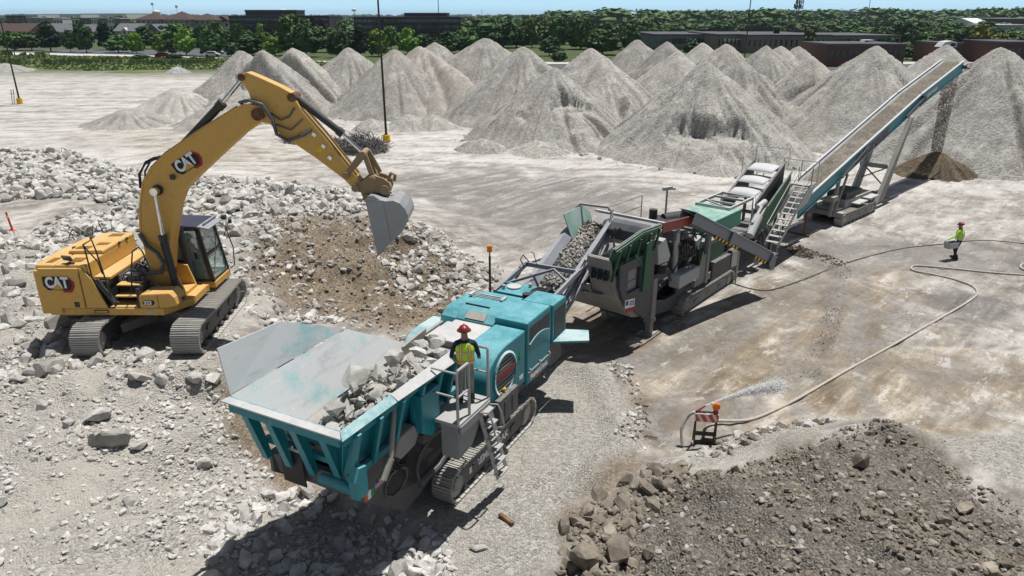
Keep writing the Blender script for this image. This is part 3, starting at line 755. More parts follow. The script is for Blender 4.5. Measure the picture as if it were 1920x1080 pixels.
pile("gravel_pile", 22.38, 108.97, 7.50, 0.80, 'gravel', 'cone left of the white splashed tip, one row behind it', G_, seed=503)
pile("gravel_pile", 18.80, 86.14, 7.20, 0.80, 'gravel', 'cone with a white splash on its tip', G_, seed=534)
pile("gravel_pile", 26.42, 104.65, 7.50, 0.80, 'gravel', 'cone straight behind the large cave dug pile', G_, seed=565)
pile("gravel_pile", 28.46, 100.65, 7.50, 0.80, 'gravel', 'cone in the last row just left of the thin dark pole foot', G_, seed=596)
pile("gravel_pile", 16.34, 62.93, 7.46, 0.80, 'gravel', 'large front cone with a wide dug cave facing the machines', G_, seed=627, bites=[(-2.6, -6.8, 1.3, 2.1), (0.2, -6.9, 1.5, 1.6)], n=150)
pile("gravel_pile", 22.13, 73.77, 7.30, 0.80, 'gravel', 'steep cone tucked behind the cave dug pile', G_, seed=658)
pile("gravel_pile", 32.09, 95.18, 7.50, 0.80, 'gravel', 'small cone tip between the dark pole and the rounded twin cones', G_, seed=689)
pile("gravel_pile", 34.85, 98.83, 7.30, 0.80, 'gravel', 'rounded cone before the pale olive tree', G_, seed=720)
pile("gravel_pile", 39.68, 104.98, 7.00, 0.80, 'gravel', 'low broken cone tip right of the rounded one', G_, seed=751)
pile("gravel_pile", 29.17, 72.84, 7.20, 0.80, 'gravel', 'rough cone with an arched dug hollow left of its tip', G_, seed=782, bites=[(-2.8, -4.7, 2.6, 1.9)])
pile("gravel_pile", 32.98, 68.86, 8.47, 0.80, 'gravel', 'broad tall cone left of the stacking conveyor belt', G_, seed=813, n=130)
pile("gravel_pile", 55.60, 96.94, 7.50, 0.80, 'gravel', 'cone behind the head of the stacking conveyor', G_, seed=844)
pile("gravel_pile", 38.31, 59.45, 8.70, 0.80, 'gravel', 'broad cone right of the falling brown material', G_, seed=875, n=140)
pile("gravel_pile", 42.52, 58.84, 8.21, 0.80, 'gravel', 'cone running out of the picture behind the brown heap', G_, seed=906)
pile("gravel_pile", 31.03, 52.16, 1.81, 0.62, 'brown_fines', 'small heap of damp brown fines under the conveyor head', G_, seed=937)
pile("gravel_pile", -67.86, 152.59, 1.28, 0.55, 'gravel_blue', 'low heap of blue grey gravel in front of the grass', G_, seed=968)
pile("gravel_pile", -36.03, 94.56, 3.95, 0.50, 'gravel_fine', 'low long heap at the foot of the far left cones', G_, seed=999)
pile("gravel_pile", -38.45, 85.61, 3.26, 0.50, 'gravel_fine', 'low rounded heap rising towards the cones on the left', G_, seed=1030)
pile("gravel_pile", -41.20, 78.50, 1.65, 0.36, 'gravel_fine', 'flattest heap spreading over the white yard on the left', G_, seed=1061)
pile("gravel_pile", -31.93, 78.92, 2.04, 0.50, 'gravel_fine', 'low lumpy heap just left of the boom tip', G_, seed=1092)
pile("gravel_pile", -28.00, 81.09, 1.80, 0.60, 'gravel', 'lumpy low heap below the sheer faced pile', G_, seed=1123)
pile("gravel_pile", -40.54, 83.75, 1.50, 0.45, 'gravel_fine', 'low swelling at the left end of the long heap', G_, seed=1154)
pile("gravel_pile", -32.40, 75.76, 1.01, 0.45, 'gravel_fine', 'lowest near lump of the long left heap', G_, seed=1185)
pile("gravel_pile", -6.69, 91.48, 2.41, 0.60, 'gravel_fine', 'saddle shaped heap between the tan ridged pile and the rough cone', G_, seed=1216)
pile("gravel_pile", 10.08, 60.78, 0.78, 0.42, 'gravel', 'spilled apron between the middle front pile and the cave dug pile', G_, seed=1247)
pile("gravel_pile", 15.39, 53.89, 0.91, 0.42, 'gravel', 'spilled apron at the foot of the cave dug pile', G_, seed=1278)
pile("gravel_pile", 21.53, 56.19, 0.89, 0.42, 'gravel', 'spilled apron at the right foot of the cave dug pile', G_, seed=1309)
pile("gravel_pile", 2.27, 61.81, 1.06, 0.42, 'gravel', 'spilled apron at the foot of the middle front pile', G_, seed=1340)
pile("gravel_pile", -10.39, 76.16, 1.39, 0.50, 'gravel', 'low mound between the two near the yellow pole base', G_, seed=1371)
pile("gravel_pile", -106.16, 157.77, 1.60, 0.30, 'gravel_fine', 'low pale heap at the edge of the grass by the left pole', G_, seed=1402)
pile("gravel_pile", -14.11, 74.65, 1.15, 0.50, 'gravel', 'low mound beside the yellow pole base', G_, seed=1433)
pile("gravel_pile", -8.04, 76.36, 1.31, 0.50, 'gravel', 'low mound at the foot of the broad smooth cone', G_, seed=1464)
pile("gravel_pile", -2.54, 62.82, 1.08, 0.50, 'gravel', 'low mound spilling in front of the middle front pile', G_, seed=1495)
PILE_TOES = [(-26.79, 92.26016272009724, 7.3), (-20.79, 96.35692839506167, 7.2), (-13.91, 89.85553571697417, 7.28), (1.18, 83.98254916985968, 7.8), (3.79, 69.333062775522, 6.54), (9.3, 78.94082597666164, 7.2), (16.34, 62.927823913403216, 7.46), (22.13, 73.77396101364522, 7.3), (29.17, 72.83586310360995, 7.2), (32.98, 68.86472512081069, 8.47), (38.31, 59.44897170541205, 8.7)]
# ------------------------------------------------------------------ broken concrete and stones
def rock_template(n, seed, sx=1, sy=1, sz=.8):
    rg = np.random.default_rng(seed)
    b = bmesh.new()
    for i in range(n):
        u = rg.normal(size=3); u /= np.abs(u).max() ** .55 * np.linalg.norm(u) ** .45
        b.verts.new((u[0] * sx * rg.uniform(.8, 1), u[1] * sy * rg.uniform(.8, 1), u[2] * sz * rg.uniform(.8, 1)))
    bmesh.ops.convex_hull(b, input=b.verts)
    bmesh.ops.delete(b, geom=[v for v in b.verts if not v.link_faces], context='VERTS')
    bmesh.ops.recalc_face_normals(b, faces=b.faces)
    b.verts.ensure_lookup_table()
    for i, v in enumerate(b.verts): v.index = i
    v = np.array([tuple(q.co) for q in b.verts]); f = np.array([[w.index for w in q.verts] for q in b.faces if len(q.verts) == 3])
    b.free()
    return v, f
T_BIG = [rock_template(24, 50 + i, 1, RNG.uniform(.5, .95), RNG.uniform(.32, .8)) for i in range(14)]
T_SML = [rock_template(8, 90 + i, 1, RNG.uniform(.65, .95), RNG.uniform(.5, .8)) for i in range(8)]

def rot_mats(n, rg, tilt=.5):
    a = rg.uniform(0, 2 * np.pi, n); b = rg.normal(0, tilt, n); c = rg.normal(0, tilt, n)
    z = np.zeros((n, 3, 3)); z[:, 0, 0] = np.cos(a); z[:, 0, 1] = -np.sin(a); z[:, 1, 0] = np.sin(a); z[:, 1, 1] = np.cos(a); z[:, 2, 2] = 1
    x = np.zeros((n, 3, 3)); x[:, 0, 0] = 1; x[:, 1, 1] = np.cos(b); x[:, 1, 2] = -np.sin(b); x[:, 2, 1] = np.sin(b); x[:, 2, 2] = np.cos(b)
    y = np.zeros((n, 3, 3)); y[:, 1, 1] = 1; y[:, 0, 0] = np.cos(c); y[:, 0, 2] = np.sin(c); y[:, 2, 0] = -np.sin(c); y[:, 2, 2] = np.cos(c)
    return z @ x @ y

def merge_rocks(P_, S_, Rm, templates, rg):
    vs, fs, n0, rn = [], [], 0, []
    ti = rg.integers(0, len(templates), len(P_))
    for k, (tv, tf) in enumerate(templates):
        sel = np.where(ti == k)[0]
        if not len(sel): continue
        v = np.einsum('nij,vj->nvi', Rm[sel], tv) * S_[sel, None, None] + P_[sel, None, :]
        f = tf[None] + (np.arange(len(sel)) * len(tv))[:, None, None] + n0
        vs.append(v.reshape(-1, 3)); fs.append(f.reshape(-1, 3)); n0 += len(sel) * len(tv)
        rn.append(np.repeat(rg.uniform(0, 1, len(sel)), len(tv)))
    return np.concatenate(vs), np.concatenate(fs), np.concatenate(rn)

# places where no loose rock lies: under tracks and machines
def blocked(x, y):
    e = (np.abs(np.abs(x + 10.5) - 1.25) < .62) & (np.abs(y - 20.5) < 2.5)
    e |= (np.abs(x + 10.5) < 2.3) & (np.abs(y - 20.5) < 2.6) & (height(x, y) > 1.0) & (np.hypot(x + 10.5, y - 20.4) < 1.6)
    c, s = math.cos(R(62.5)), math.sin(R(62.5))
    lx = (x - JAW_O[0]) * c + (y - JAW_O[1]) * s; ly = -(x - JAW_O[0]) * s + (y - JAW_O[1]) * c
    e |= (lx > -.6) & (lx < 6.5) & (np.abs(ly) < 1.8)
    return e

def sample_poly(poly, n, rg):
    a = np.array(poly); lo, hi = a.min(0), a.max(0); out = []
    got = 0
    while got < n:
        q = rg.uniform(lo, hi, (n * 2, 2)); q = q[in_poly(q[:, 0], q[:, 1], poly)]
        out.append(q); got += len(q)
    return np.concatenate(out)[:n]

def pix_size(x, y, z, s):
    fw = y * math.cos(R(20.77)) - (z - CAM_H) * math.sin(R(20.77))
    return s * 1350 / fw

def seen(x, y, z):
    c, s = math.cos(R(20.77)), math.sin(R(20.77))
    fw = y * c - (z - CAM_H) * s; up = y * s + (z - CAM_H) * c
    u = 960 + 1350 * x / fw; v = 540 - 1350 * up / fw
    return (u > 5) & (u < 1915) & (v > 5) & (v < 1075)

rock_meshes = {}
def tmpl_mesh(kind, k):
    key = (kind, k)
    if key not in rock_meshes:
        tv, tf = T_BIG[k]
        me = np_mesh("rock", tv, tf, False); me.materials.append(M[kind])
        rock_meshes[key] = me
    return rock_meshes[key]

WHERE = {1: lambda x, y, s: (", near the orange marker post" if x < -19 else ", beyond the boom" if x < -11 else ", towards the bucket side"),
         2: lambda x, y, s: (", left of the counterweight" if x < -13.4 else ", just before the tracks" if y < 18.4 else ", right of the cab" if x > -8.6 else ", beyond the engine hood"),
         3: lambda x, y, s: (", left of the counterweight" if x < -13.4 else ", beyond the cab"),
         4: lambda x, y, s: (", near its crest" if y > 30.5 else ", near its foot"),
         5: lambda x, y, s: (", near the cab" if x < -7 else ", under the bucket"), 6: lambda x, y, s: (", near the cab" if x < -7 else ", under the bucket"),
         9: lambda x, y, s: (", left of the flat block" if x < -9.6 else ", near the hopper" if y > 13.6 else ", at the bottom edge"),
         10: lambda x, y, s: (", in the hopper shadow" if x > -5 else ", beside the hopper shadow"),
         12: lambda x, y, s: (", left of its crest" if x < 6 else ", right of its crest" if x > 9 else ", just under its crest"),
         14: lambda x, y, s: (", near the barricade" if y > 14.2 else ", at the lower tip"),
         15: lambda x, y, s: (", next to the barricade" if x < 6.3 else ", near the crest end")}
ALL = {}          # material -> list of (pos, size) over all zones
SINGLES = []
def scatter(zone, mat, n, lo, hi, power, seed, label, group, singles=0, sink=.42, tilt=.5, cl=0.0, cls=.6):
    rg = np.random.default_rng(seed)
    q = sample_poly(zone, int(n * (1 + cl)), rg)
    if cl: q = q[rg.uniform(0, 1, len(q)) < sstep(-.25, .35, fbm(q[:, 0] * cls, q[:, 1] * cls, seed, 3)) + .12][:n]
    q = q[~blocked(q[:, 0], q[:, 1])]
    s = lo * (hi / lo) ** (rg.uniform(0, 1, len(q)) ** power)
    z = height(q[:, 0], q[:, 1]) + s * (.5 - sink) * .6
    P_ = np.column_stack([q, z]); Rm = rot_mats(len(q), rg, tilt)
    half = s * .5
    if singles:
        px_ = np.where(seen(P_[:, 0], P_[:, 1], P_[:, 2]), pix_size(P_[:, 0], P_[:, 1], P_[:, 2], s), 0)
        order = np.argsort(-px_)[:singles]
        for i in order:
            k = int(rg.integers(0, len(T_BIG)))
            o = link("rock", tmpl_mesh(mat, k), None, None, tuple(P_[i]), Matrix(Rm[i].tolist()).to_euler(), (half[i],) * 3)
            tag(o, label + (WHERE[seed](P_[i][0], P_[i][1], s[i]) if seed in WHERE else ""), "rock", group)
        keep = np.ones(len(q), bool); keep[order] = False
        P_, half, Rm = P_[keep], half[keep], Rm[keep]
    ALL.setdefault(mat, []).append((P_, half, Rm, rg))

FG = "loose rocks on the near ground"; FF = "pale concrete rocks of the rubble field"; FM = "brown rocks on the dark mound"
scatter(Z_FIELD, 'rock_white', 6200, .13, .88, 1.8, 1, "pale angular rock in the white rubble field", FF, 50, sink=.18)
scatter(Z_FIELD, 'rock_white', 9000, .04, .20, 1.4, 101, "", "", 0)
scatter(Z_NEAREXC, 'rock_white', 2400, .07, .75, 2.7, 2, "pale concrete rock close to the excavator", FF, 32)
scatter(Z_NEAREXC, 'rock_white', 8000, .03, .14, 1.4, 102, "", "", 0)
scatter(Z_NEAREXC, 'rock_grey', 500, .10, 1.0, 2.2, 3, "larger grey rock in the shade behind the excavator", FF, 14)
scatter(Z_FILL, 'rock_white', 1700, .07, .75, 2.0, 23, '', '', 0, sink=.2)
scatter(Z_FILL, 'rock_white', 2500, .03, .15, 1.4, 24, '', '', 0)
scatter(Z_RIDGE, 'rock_white', 1300, .08, .58, 2.0, 4, "white rock on the slope under the bucket", FF, 20)
scatter(Z_RIDGE, 'rock_white', 2500, .03, .14, 1.3, 104, "", "", 0)
scatter(Z_PIT, 'rock_grey', 2600, .05, .34, 2.2, 5, "grey rock in the brown dirt by the excavator", FF, 14, cl=.5)
scatter(Z_PIT, 'rock_white', 1000, .05, .45, 2.6, 6, "pale rock in the brown dirt by the excavator", FF, 12, cl=1)
scatter(Z_PIT, 'rock_brown', 3800, .03, .24, 2.0, 7, "", "", 0)
scatter(Z_PITLOW, 'rock_white', 1500, .05, .45, 2.0, 106, "", "", 0, cl=.4)
scatter(Z_FORE, 'rock_white', 12000, .022, .22, 2.6, 8, "", "", 0, cl=1.5)
scatter(Z_FORE, 'rock_white', 190, .13, .52, 2.6, 9, "pale rock scattered on the near left gravel", FG, 32, cl=1.2)
scatter(Z_FOREDENSE, 'rock_white', 2000, .05, .55, 2.5, 10, "white rock heaped below the crusher hopper", FG, 28, cl=.3)
scatter(Z_MOUND, 'rock_brown', 13000, .02, .19, 2.4, 11, "", "", 0, cl=.6, cls=1.2)
scatter(Z_MOUND, 'rock_brown', 210, .12, .42, 2.4, 12, "brown rock half buried in the dark dirt mound", FM, 26, cl=.8)
scatter(Z_MOUND, 'rock_grey', 1500, .03, .24, 2.6, 13, "", "", 0)
scatter(Z_MOUNDEDGE, 'rock_brown', 260, .12, .60, 1.8, 14, "brown boulder along the left mound foot", FM, 24)
scatter(Z_ROW, 'rock_white', 120, .10, .46, 1.8, 15, "pale rock in the row along the top of the dark mound", FM, 12)
scatter(Z_ROW, 'rock_brown', 200, .06, .35, 1.8, 16, "", "", 0)
scatter(Z_PADEDGE, 'rock_white', 420, .03, .26, 2.6, 17, "", "", 0, cl=.6, cls=1.5)
scatter(Z_PADEDGE, 'rock_brown', 300, .03, .2, 2.4, 117, "", "", 0)
scatter(G_PAD, 'rock_grey', 3000, .018, .06, 1.6, 18, "", "", 0)
scatter(G_RIGHT, 'rock_grey', 1100, .02, .07, 1.6, 19, "", "", 0)
scatter(T_ROAD, 'rock_grey', 4200, .012, .06, 2.2, 20, "", "", 0, cl=1.5, cls=.4)
scatter(W_RUT, 'rock_brown', 1600, .02, .09, 2.0, 21, "", "", 0, cl=.6, cls=.8)
scatter(Z_MUD, 'rock_mud', 900, .04, .22, 1.8, 22, '', '', 0, cl=.4, cls=1.2)
# stones rolled to the toes of the stockpiles
rg = np.random.default_rng(61)
for px_, py_, ph in PILE_TOES:
    n = 150; a = rg.uniform(math.pi * .95, math.pi * 2.05, n); r_ = ph / .8 * rg.normal(1.03, .07, n) + rg.exponential(.35, n)
    q = np.column_stack([px_ + r_ * np.cos(a), py_ + r_ * np.sin(a)]); s = .08 * (.5 / .08) ** (rg.uniform(0, 1, n) ** 2.2)
    ALL['rock_grey'].append((np.column_stack([q, s * .2]), s * .5, rot_mats(n, rg), rg))
NAMES = {'rock_white': 'pale_rubble', 'rock_grey': 'grey_rubble', 'rock_brown': 'brown_rubble', 'rock_mud': 'mud_clods'}
for mat, groups in ALL.items():
    vs, fs, n0 = [], [], 0
    for P_, half, Rm, rg in groups:
        px_ = pix_size(P_[:, 0], P_[:, 1], P_[:, 2], half * 2)
        for tm, sel in ((T_BIG, px_ > 9), (T_SML, px_ <= 9)):
            if not sel.any(): continue
            v, f, rn = merge_rocks(P_[sel], half[sel], Rm[sel], tm, rg)
            vs.append(v); fs.append(f + n0); n0 += len(v)
    o = link(NAMES[mat], np_mesh(NAMES[mat], np.concatenate(vs), np.concatenate(fs), False), M[mat])
    tag(o, kind='stuff')

def one_rock(x, y, s, mat, label, k=0, sc=(1, 1, 1), rz=0, dz=.2, tilt=(0, 0), group=None):
    tag(link("rock", tmpl_mesh(mat, k), None, None, (x, y, gh(x, y) + s * dz), (R(tilt[0]), R(tilt[1]), R(rz)), (s * .5 * sc[0], s * .5 * sc[1], s * .5 * sc[2])), label, "rock", group)
one_rock(-9.60, 14.75, 1.0, 'rock_grey', "big flat sided grey block alone on the near left gravel", 3, (1.05, .8, .85), 20)
one_rock(-8.95, 14.85, .48, 'rock_white', "small white rock touching the big flat sided block", 5, (1, .8, .8), 60)
one_rock(-10.3, 15.6, .7, 'rock_white', "pale tilted rock behind the big flat sided block", 6, (1, .8, .9), 40)
one_rock(-.72, 12.35, .42, 'rock_white', "flat broken white rock on the track marked pad", 2, (1.1, .7, .4), 10, .1)
one_rock(1.55, 11.75, .95, 'rock_brown', "tall brown boulder at the lower left tip of the dark mound", 4, (.8, .8, 1.1), 30)
one_rock(2.2, 11.9, .85, 'rock_brown', "rounded grey brown boulder beside the tall one at the mound tip", 7, (1, .9, .8), 75)
one_rock(7.75, 13.6, .62, 'rock_brown', "pale topped upright rock near the crest of the dark mound", 9, (.7, .7, 1.0), 15)
one_rock(9.35, 12.3, .5, 'rock_brown', "rock casting a small shadow on the right slope of the mound", 11, (1.2, .7, .8), 35)
# ------------------------------------------------------------------ crawler tracks
def shoe_mesh(w, pitch, bars=3, thick=.035, gr=.028):
    m = MB()
    m.bx(-pitch * .46, pitch * .42, -w / 2, w / 2, -thick, 0)
    for i in range(bars):
        x = -pitch * .42 + i * pitch * .8 / max(1, bars - 1)
        m.bx(x - .012, x + .012, -w / 2, w / 2, 0, gr)
    return m.mesh("track_shoe")

def crawler(parent, y, w, x0, x1, z0, Rr, pitch, frame_mat, shoe_mat, name="crawler_track", bars=3, fw=.55, label=None, rot=0.0):
    """endless track round two wheels of radius Rr; x0, x1 wheel centres, z0 lowest point"""
    zc = z0 + Rr
    f = MB()
    f.prism([(x0 + Rr * .35, zc - Rr * .62), (x1 - Rr * .35, zc - Rr * .62), (x1 - Rr * .2, zc + Rr * .2), (x1 - Rr * .7, zc + Rr * .58), (x0 + Rr * .7, zc + Rr * .58), (x0 + Rr * .2, zc + Rr * .2)], y - w * fw / 2, y + w * fw / 2)
    for i in range(3):
        xx = x0 + (x1 - x0) * (i + .8) / 3.6
        for sd in (-1, 1): f.bx(xx - .14, xx + .14, y + sd * w * fw / 2 - .02, y + sd * (w * fw / 2 + .035), zc - Rr * .2, zc + Rr * .18)
    fr = f.build(name, frame_mat, parent, bevel=.012, label=label)
    if rot: fr.rotation_euler = (0, 0, rot)
    wheels = ((x0, "sprocket"), (x1, "idler_wheel"))
    for cx, nm in wheels:
        g = MB()
        g.cyl((cx, y - w * fw * .45, zc), (cx, y + w * fw * .45, zc), Rr * .80, n=20)
        g.cyl((cx, y - w * fw * .62, zc), (cx, y + w * fw * .62, zc), Rr * .45, n=16)
        for k in range(8):
            a = k * math.pi / 4
            g.cyl((cx + math.cos(a) * Rr * .34, y - w * fw * .65, zc + math.sin(a) * Rr * .34), (cx + math.cos(a) * Rr * .34, y + w * fw * .65, zc + math.sin(a) * Rr * .34), .022, n=6)
        g.build(nm, shoe_mat, fr, smooth=True)
    rl = MB()
    nr = 7
    for i in range(nr):
        xx = x0 + (x1 - x0) * (i + .7) / (nr + .4)
        rl.cyl((xx, y - w * .36, z0 + .10), (xx, y + w * .36, z0 + .10), .085, n=10)
    rl.build("track_rollers", frame_mat, fr, smooth=True)
    me = shoe_mesh(w, pitch, bars); me.materials.append(shoe_mat)
    Lx = x1 - x0; per = 2 * Lx + 2 * math.pi * Rr; n = int(per / pitch)
    for i in range(n):
        s = i * per / n
        if s < Lx: px, pz, a = x0 + s, zc + Rr, 0
        elif s < Lx + math.pi * Rr:
            th = (s - Lx) / Rr; px, pz, a = x1 + Rr * math.sin(th), zc + Rr * math.cos(th), th
        elif s < 2 * Lx + math.pi * Rr: px, pz, a = x1 - (s - Lx - math.pi * Rr), zc - Rr, math.pi
        else:
            th = (s - 2 * Lx - math.pi * Rr) / Rr; px, pz, a = x0 - Rr * math.sin(th), zc - Rr * math.cos(th), math.pi + th
        sag = -.03 * math.sin(math.pi * min(1, s / Lx)) if s < Lx else 0
        link("track_shoe", me, None, fr, (px, y, pz + sag), (0, a, 0))
    return fr

# ------------------------------------------------------------------ excavator
EX = thing("excavator", "yellow tracked excavator with its arm raised over the rubble", "excavator", (-10.5, 20.4, 1.98))
CY = M['cat_yellow']; BK = M['exc_black']
hd = R(92.5)
for yy in (-1.28, 1.46):
    crawler(EX, yy, .80, -1.78, 1.72, 0.0, .44, .19, M['track_dark'], M['track'], rot=hd)
m = MB()
m.cyl((0, 0, .72), (0, 0, 1.0), .62, n=28)
m.prism([(-1.0, .35), (-.8, .72), (.8, .72), (1.0, .35)], -.45, .45, 'x')
for sx in (-1, 1):
    for sy in (-1, 1):
        m.plate([(sx * .35, sy * .3, .75), (sx * .95, sy * 1.0, .62), (sx * 1.25, sy * .9, .62), (sx * .6, sy * .1, .75)], .26)
m.build("undercarriage", M['track_dark'], EX, bevel=.01).rotation_euler = (0, 0, hd)
# revolving frame
m = MB()
m.prism([(-2.7, -1.4), (.56, -1.42), (1.08, -.62), (1.05, .45), (1.1, .55), (-2.7, 1.4)], .98, 1.2, 'z')
fr = m.build("revolving_frame", CY, EX, bevel=.025)
m = MB(); m.bx(-1.42, -1.0, -1.432, -1.418, 1.05, 1.15); m.build("name_plate", M['rust'], fr, bevel=.02)
m = MB(); m.bx(-1.39, -1.03, -1.437, -1.430, 1.075, 1.125); m.build("plate_inset", CY, fr)
m = MB(); m.bx(.12, .26, -1.432, -1.42, 1.07, 1.13); m.build("blue_label", plain('light_blue_print', (.35, .5, .6), .5), fr)
# counterweight, rounded tail
def arc_plan(x, r, y):
    pts = []
    for i in range(13):
        a = -1 + 2 * i / 12
        pts.append((x - r * (1 - abs(a) ** 2.4), a * y))
    return pts
m = MB()
tail = arc_plan(-2.88, .14, 1.47)
m.prism([(-2.28, -1.47)] + tail + [(-2.28, 1.47)], 1.04, 2.36, 'z')
tail2 = arc_plan(-2.82, .12, 1.40)
m.prism([(-2.30, -1.40)] + tail2 + [(-2.30, 1.40)], 2.36, 2.50, 'z')
m.build("counterweight", CY, EX, bevel=.05)
# engine compartment: body, raised hood, doors
m = MB(); m.bx(-2.28, -1.42, -1.40, 1.45, 1.2, 2.50)
body = m.build("engine_compartment", CY, EX, bevel=.03)
m = MB(); m.prism([(-2.45, 2.50), (-2.40, 2.60), (-1.46, 2.62), (-1.42, 2.58), (-1.42, 2.50)], -.42, 1.44)
hood = m.build("engine_hood", CY, EX, bevel=.02)
for i, (a, b, c, d, z) in enumerate([(-2.62, -2.42, -1.2, -.75, 2.502), (-2.02, -1.66, -1.15, -.75, 2.502), (-2.3, -1.9, -.25, .0, 2.612), (-1.9, -1.55, .1, .35, 2.612), (-2.0, -1.6, 1.0, 1.3, 2.612)]):
    m = MB()
    for k in range(5):
        y0 = c + (d - c) * k / 5
        m.bx(a, b, y0, y0 + (d - c) / 7, z - .01, z + .012)
    m.build("hood_vent", M['rust'] if i > 5 else plain('vent_shade', (0.30, 0.15, 0.03), .6) if i == 0 else bpy.data.materials['vent_shade'], hood)
m = MB()
for yy in (.5, .95): m.box((-1.42, yy, 2.56), (.05, .12, .06))
m.cyl((-2.45, .9, 2.5), (-2.45, .9, 2.63), .07, n=14); m.cyl((-2.55, 0.1, 2.5), (-2.55, .1, 2.56), .06, n=12)
m.build("hood_latches", BK, hood)
m = MB(); m.bx(-2.74, -1.62, -1.475, -1.40, 1.22, 2.42); d1 = m.build("engine_door", CY, EX, bevel=.02)
m = MB(); m.prism([(-1.60, 1.22), (-.99, 1.22), (-1.30, 2.10), (-1.52, 2.40), (-1.60, 2.42)], -1.45, -1.40); d2 = m.build("side_door", CY, EX, bevel=.02)
m = MB(); m.bx(-1.90, -1.76, -1.49, -1.45, 1.26, 1.42); m.build("door_latch", BK, d1, bevel=.01)
m = MB(); m.prism([(-1.42, 1.2), (-.98, 1.2), (-1.28, 2.08), (-1.42, 2.3)], -1.39, -1.33); m.build("door_frame", BK, d2)
# walkway in front of the hood and the black step well
m = MB(); m.bx(-1.40, -.92, -1.15, 1.40, 1.98, 2.06); m.bx(-1.40, -1.34, -1.35, 1.40, 1.2, 2.0); m.build("walkway", CY, EX, bevel=.012)
m = MB()
m.prism([(-1.30, 2.04), (-.80, 1.22), (-.80, 1.35), (-1.18, 2.06)], -1.40, -1.25)
m.bx(-1.28, -.98, -1.25, -.6, 1.2, 1.96)
m.bx(-.95, -.12, -.78, -.72, 1.2, 1.75)
m.bx(-.16, -.06, -1.38, -.7, 1.2, 1.78)
for k in range(8): m.bx(-.15 + .0, -.02, -1.3 + k * .08, -1.26 + k * .08, 1.76, 1.82)
m.build("step_well", BK, EX, bevel=.012)
for (z, ya, yb) in ((1.24, -1.38, -1.05), (1.50, -1.22, -.92), (1.78, -1.05, -.74)):
    m = MB(); m.bx(-.86, -.18, ya, yb, z - .04, z); m.build("step", CY, EX, bevel=.01)
m = MB()
for k in range(6): m.bx(-.96, -.90, -.7 + k * .11, -.64 + k * .11, 1.5, 1.95)
m.build("radiator_slats", M['grey_steel'], EX)
# tool box with the model number
m = MB(); m.prism([(-.10, 1.2), (.62, 1.2), (.98, 1.28), (.92, 1.52), (.80, 1.66), (-.02, 1.62), (-.10, 1.55)], -1.41, -.78)
tb = m.build("tool_box", CY, EX, bevel=.035)
m = MB(); m.bx(.44, .452, -1.418, -1.4, 1.22, 1.6); m.build("lid_seam", BK, tb)
m = MB(); m.prism([(.0, 1.37), (.03, 1.44), (.30, 1.44), (.34, 1.37), (.30, 1.30), (.03, 1.30)], -1.424, -1.412); m.build("number_plate", M['black'], tb)
letter("model_number", "323", .155, M['white'], tb, (.15, -1.428, 1.37), (1, 0, 0), (0, 0, 1), .006)
m = MB(); m.box((1.0, -1.0, 1.36), (.05, .12, .08), (0, -20, 0)); m.build("front_lamp", BK, tb)
m = MB()
m.tube([(-1.36, -1.28, 2.05), (-1.39, -1.28, 2.90), (-1.42, -1.28, 3.05), (-1.15, -1.28, 3.2), (-1.08, -1.3, 2.9), (-.86, -1.36, 1.3)], .022)
m.tube([(-1.42, -1.28, 3.05), (-1.1, -1.28, 2.55), (-1.02, -1.32, 2.2)], .02)
m.build("hand_rail", BK, EX, smooth=True)
m = MB(); m.tube([(-.42, -1.1, 1.6), (-.30, -1.1, 2.3), (-.18, -1.1, 2.80), (.02, -1.1, 2.93), (.10, -1.1, 2.80), (.22, -1.05, 2.2), (.24, -1.0, 1.7)], .022); m.build("hand_rail", BK, EX, smooth=True)
m = MB(); m.box((-1.95, -1.28, 2.66), (.30, .05, .16), (25, 0, -15)); m.cyl((-1.85, -1.3, 2.5), (-1.9, -1.28, 2.62), .015, n=6); m.box((-1.85, -1.32, 2.53), (.22, .08, .03)); m.build("rear_mirror", BK, EX, bevel=.01)
# trade mark plates
def cat_logo(parent, o, x, y, n, s):
    """plate with the lettering; o centre, x right, y up, n outwards, s height"""
    o = Vector(o); x = Vector(x).normalized(); y = Vector(y).normalized(); n = Vector(n)
    def q(pts, d, t, nm, mat):
        m = MB(); m.plate([o + x * a * s + y * b * s + n * d for a, b in pts], t); return m.build(nm, mat, parent)
    q([(.30, .55), (.85, .55), (1.22, .12), (1.22, -.30), (.92, -.78), (.30, -.78), (.05, -.5)], .008, .004, "logo_red_hexagon", M['decal_red'])
    q([(-1.26, .58), (.66, .58), (1.02, .16), (1.02, -.24), (.80, -.58), (-.98, -.58), (-1.30, -.2)], .011, .004, "logo_plate", M['black'])
    L_ = letter("logo_lettering", "CAT", 1.28 * s, M['white'], parent, o + n * .016 + x * (-.16 * s) + y * (.04 * s), x, y, .055 * s, .74)
    q([(-.62, -.52), (.36, -.52), (-.13, -.02)], .022, .004, "logo_triangle", M['decal_gold'])
cat_logo(EX, (-2.2, -1.477, 1.98), (1, 0, 0), (0, 0, 1), (0, -1, 0), .345)
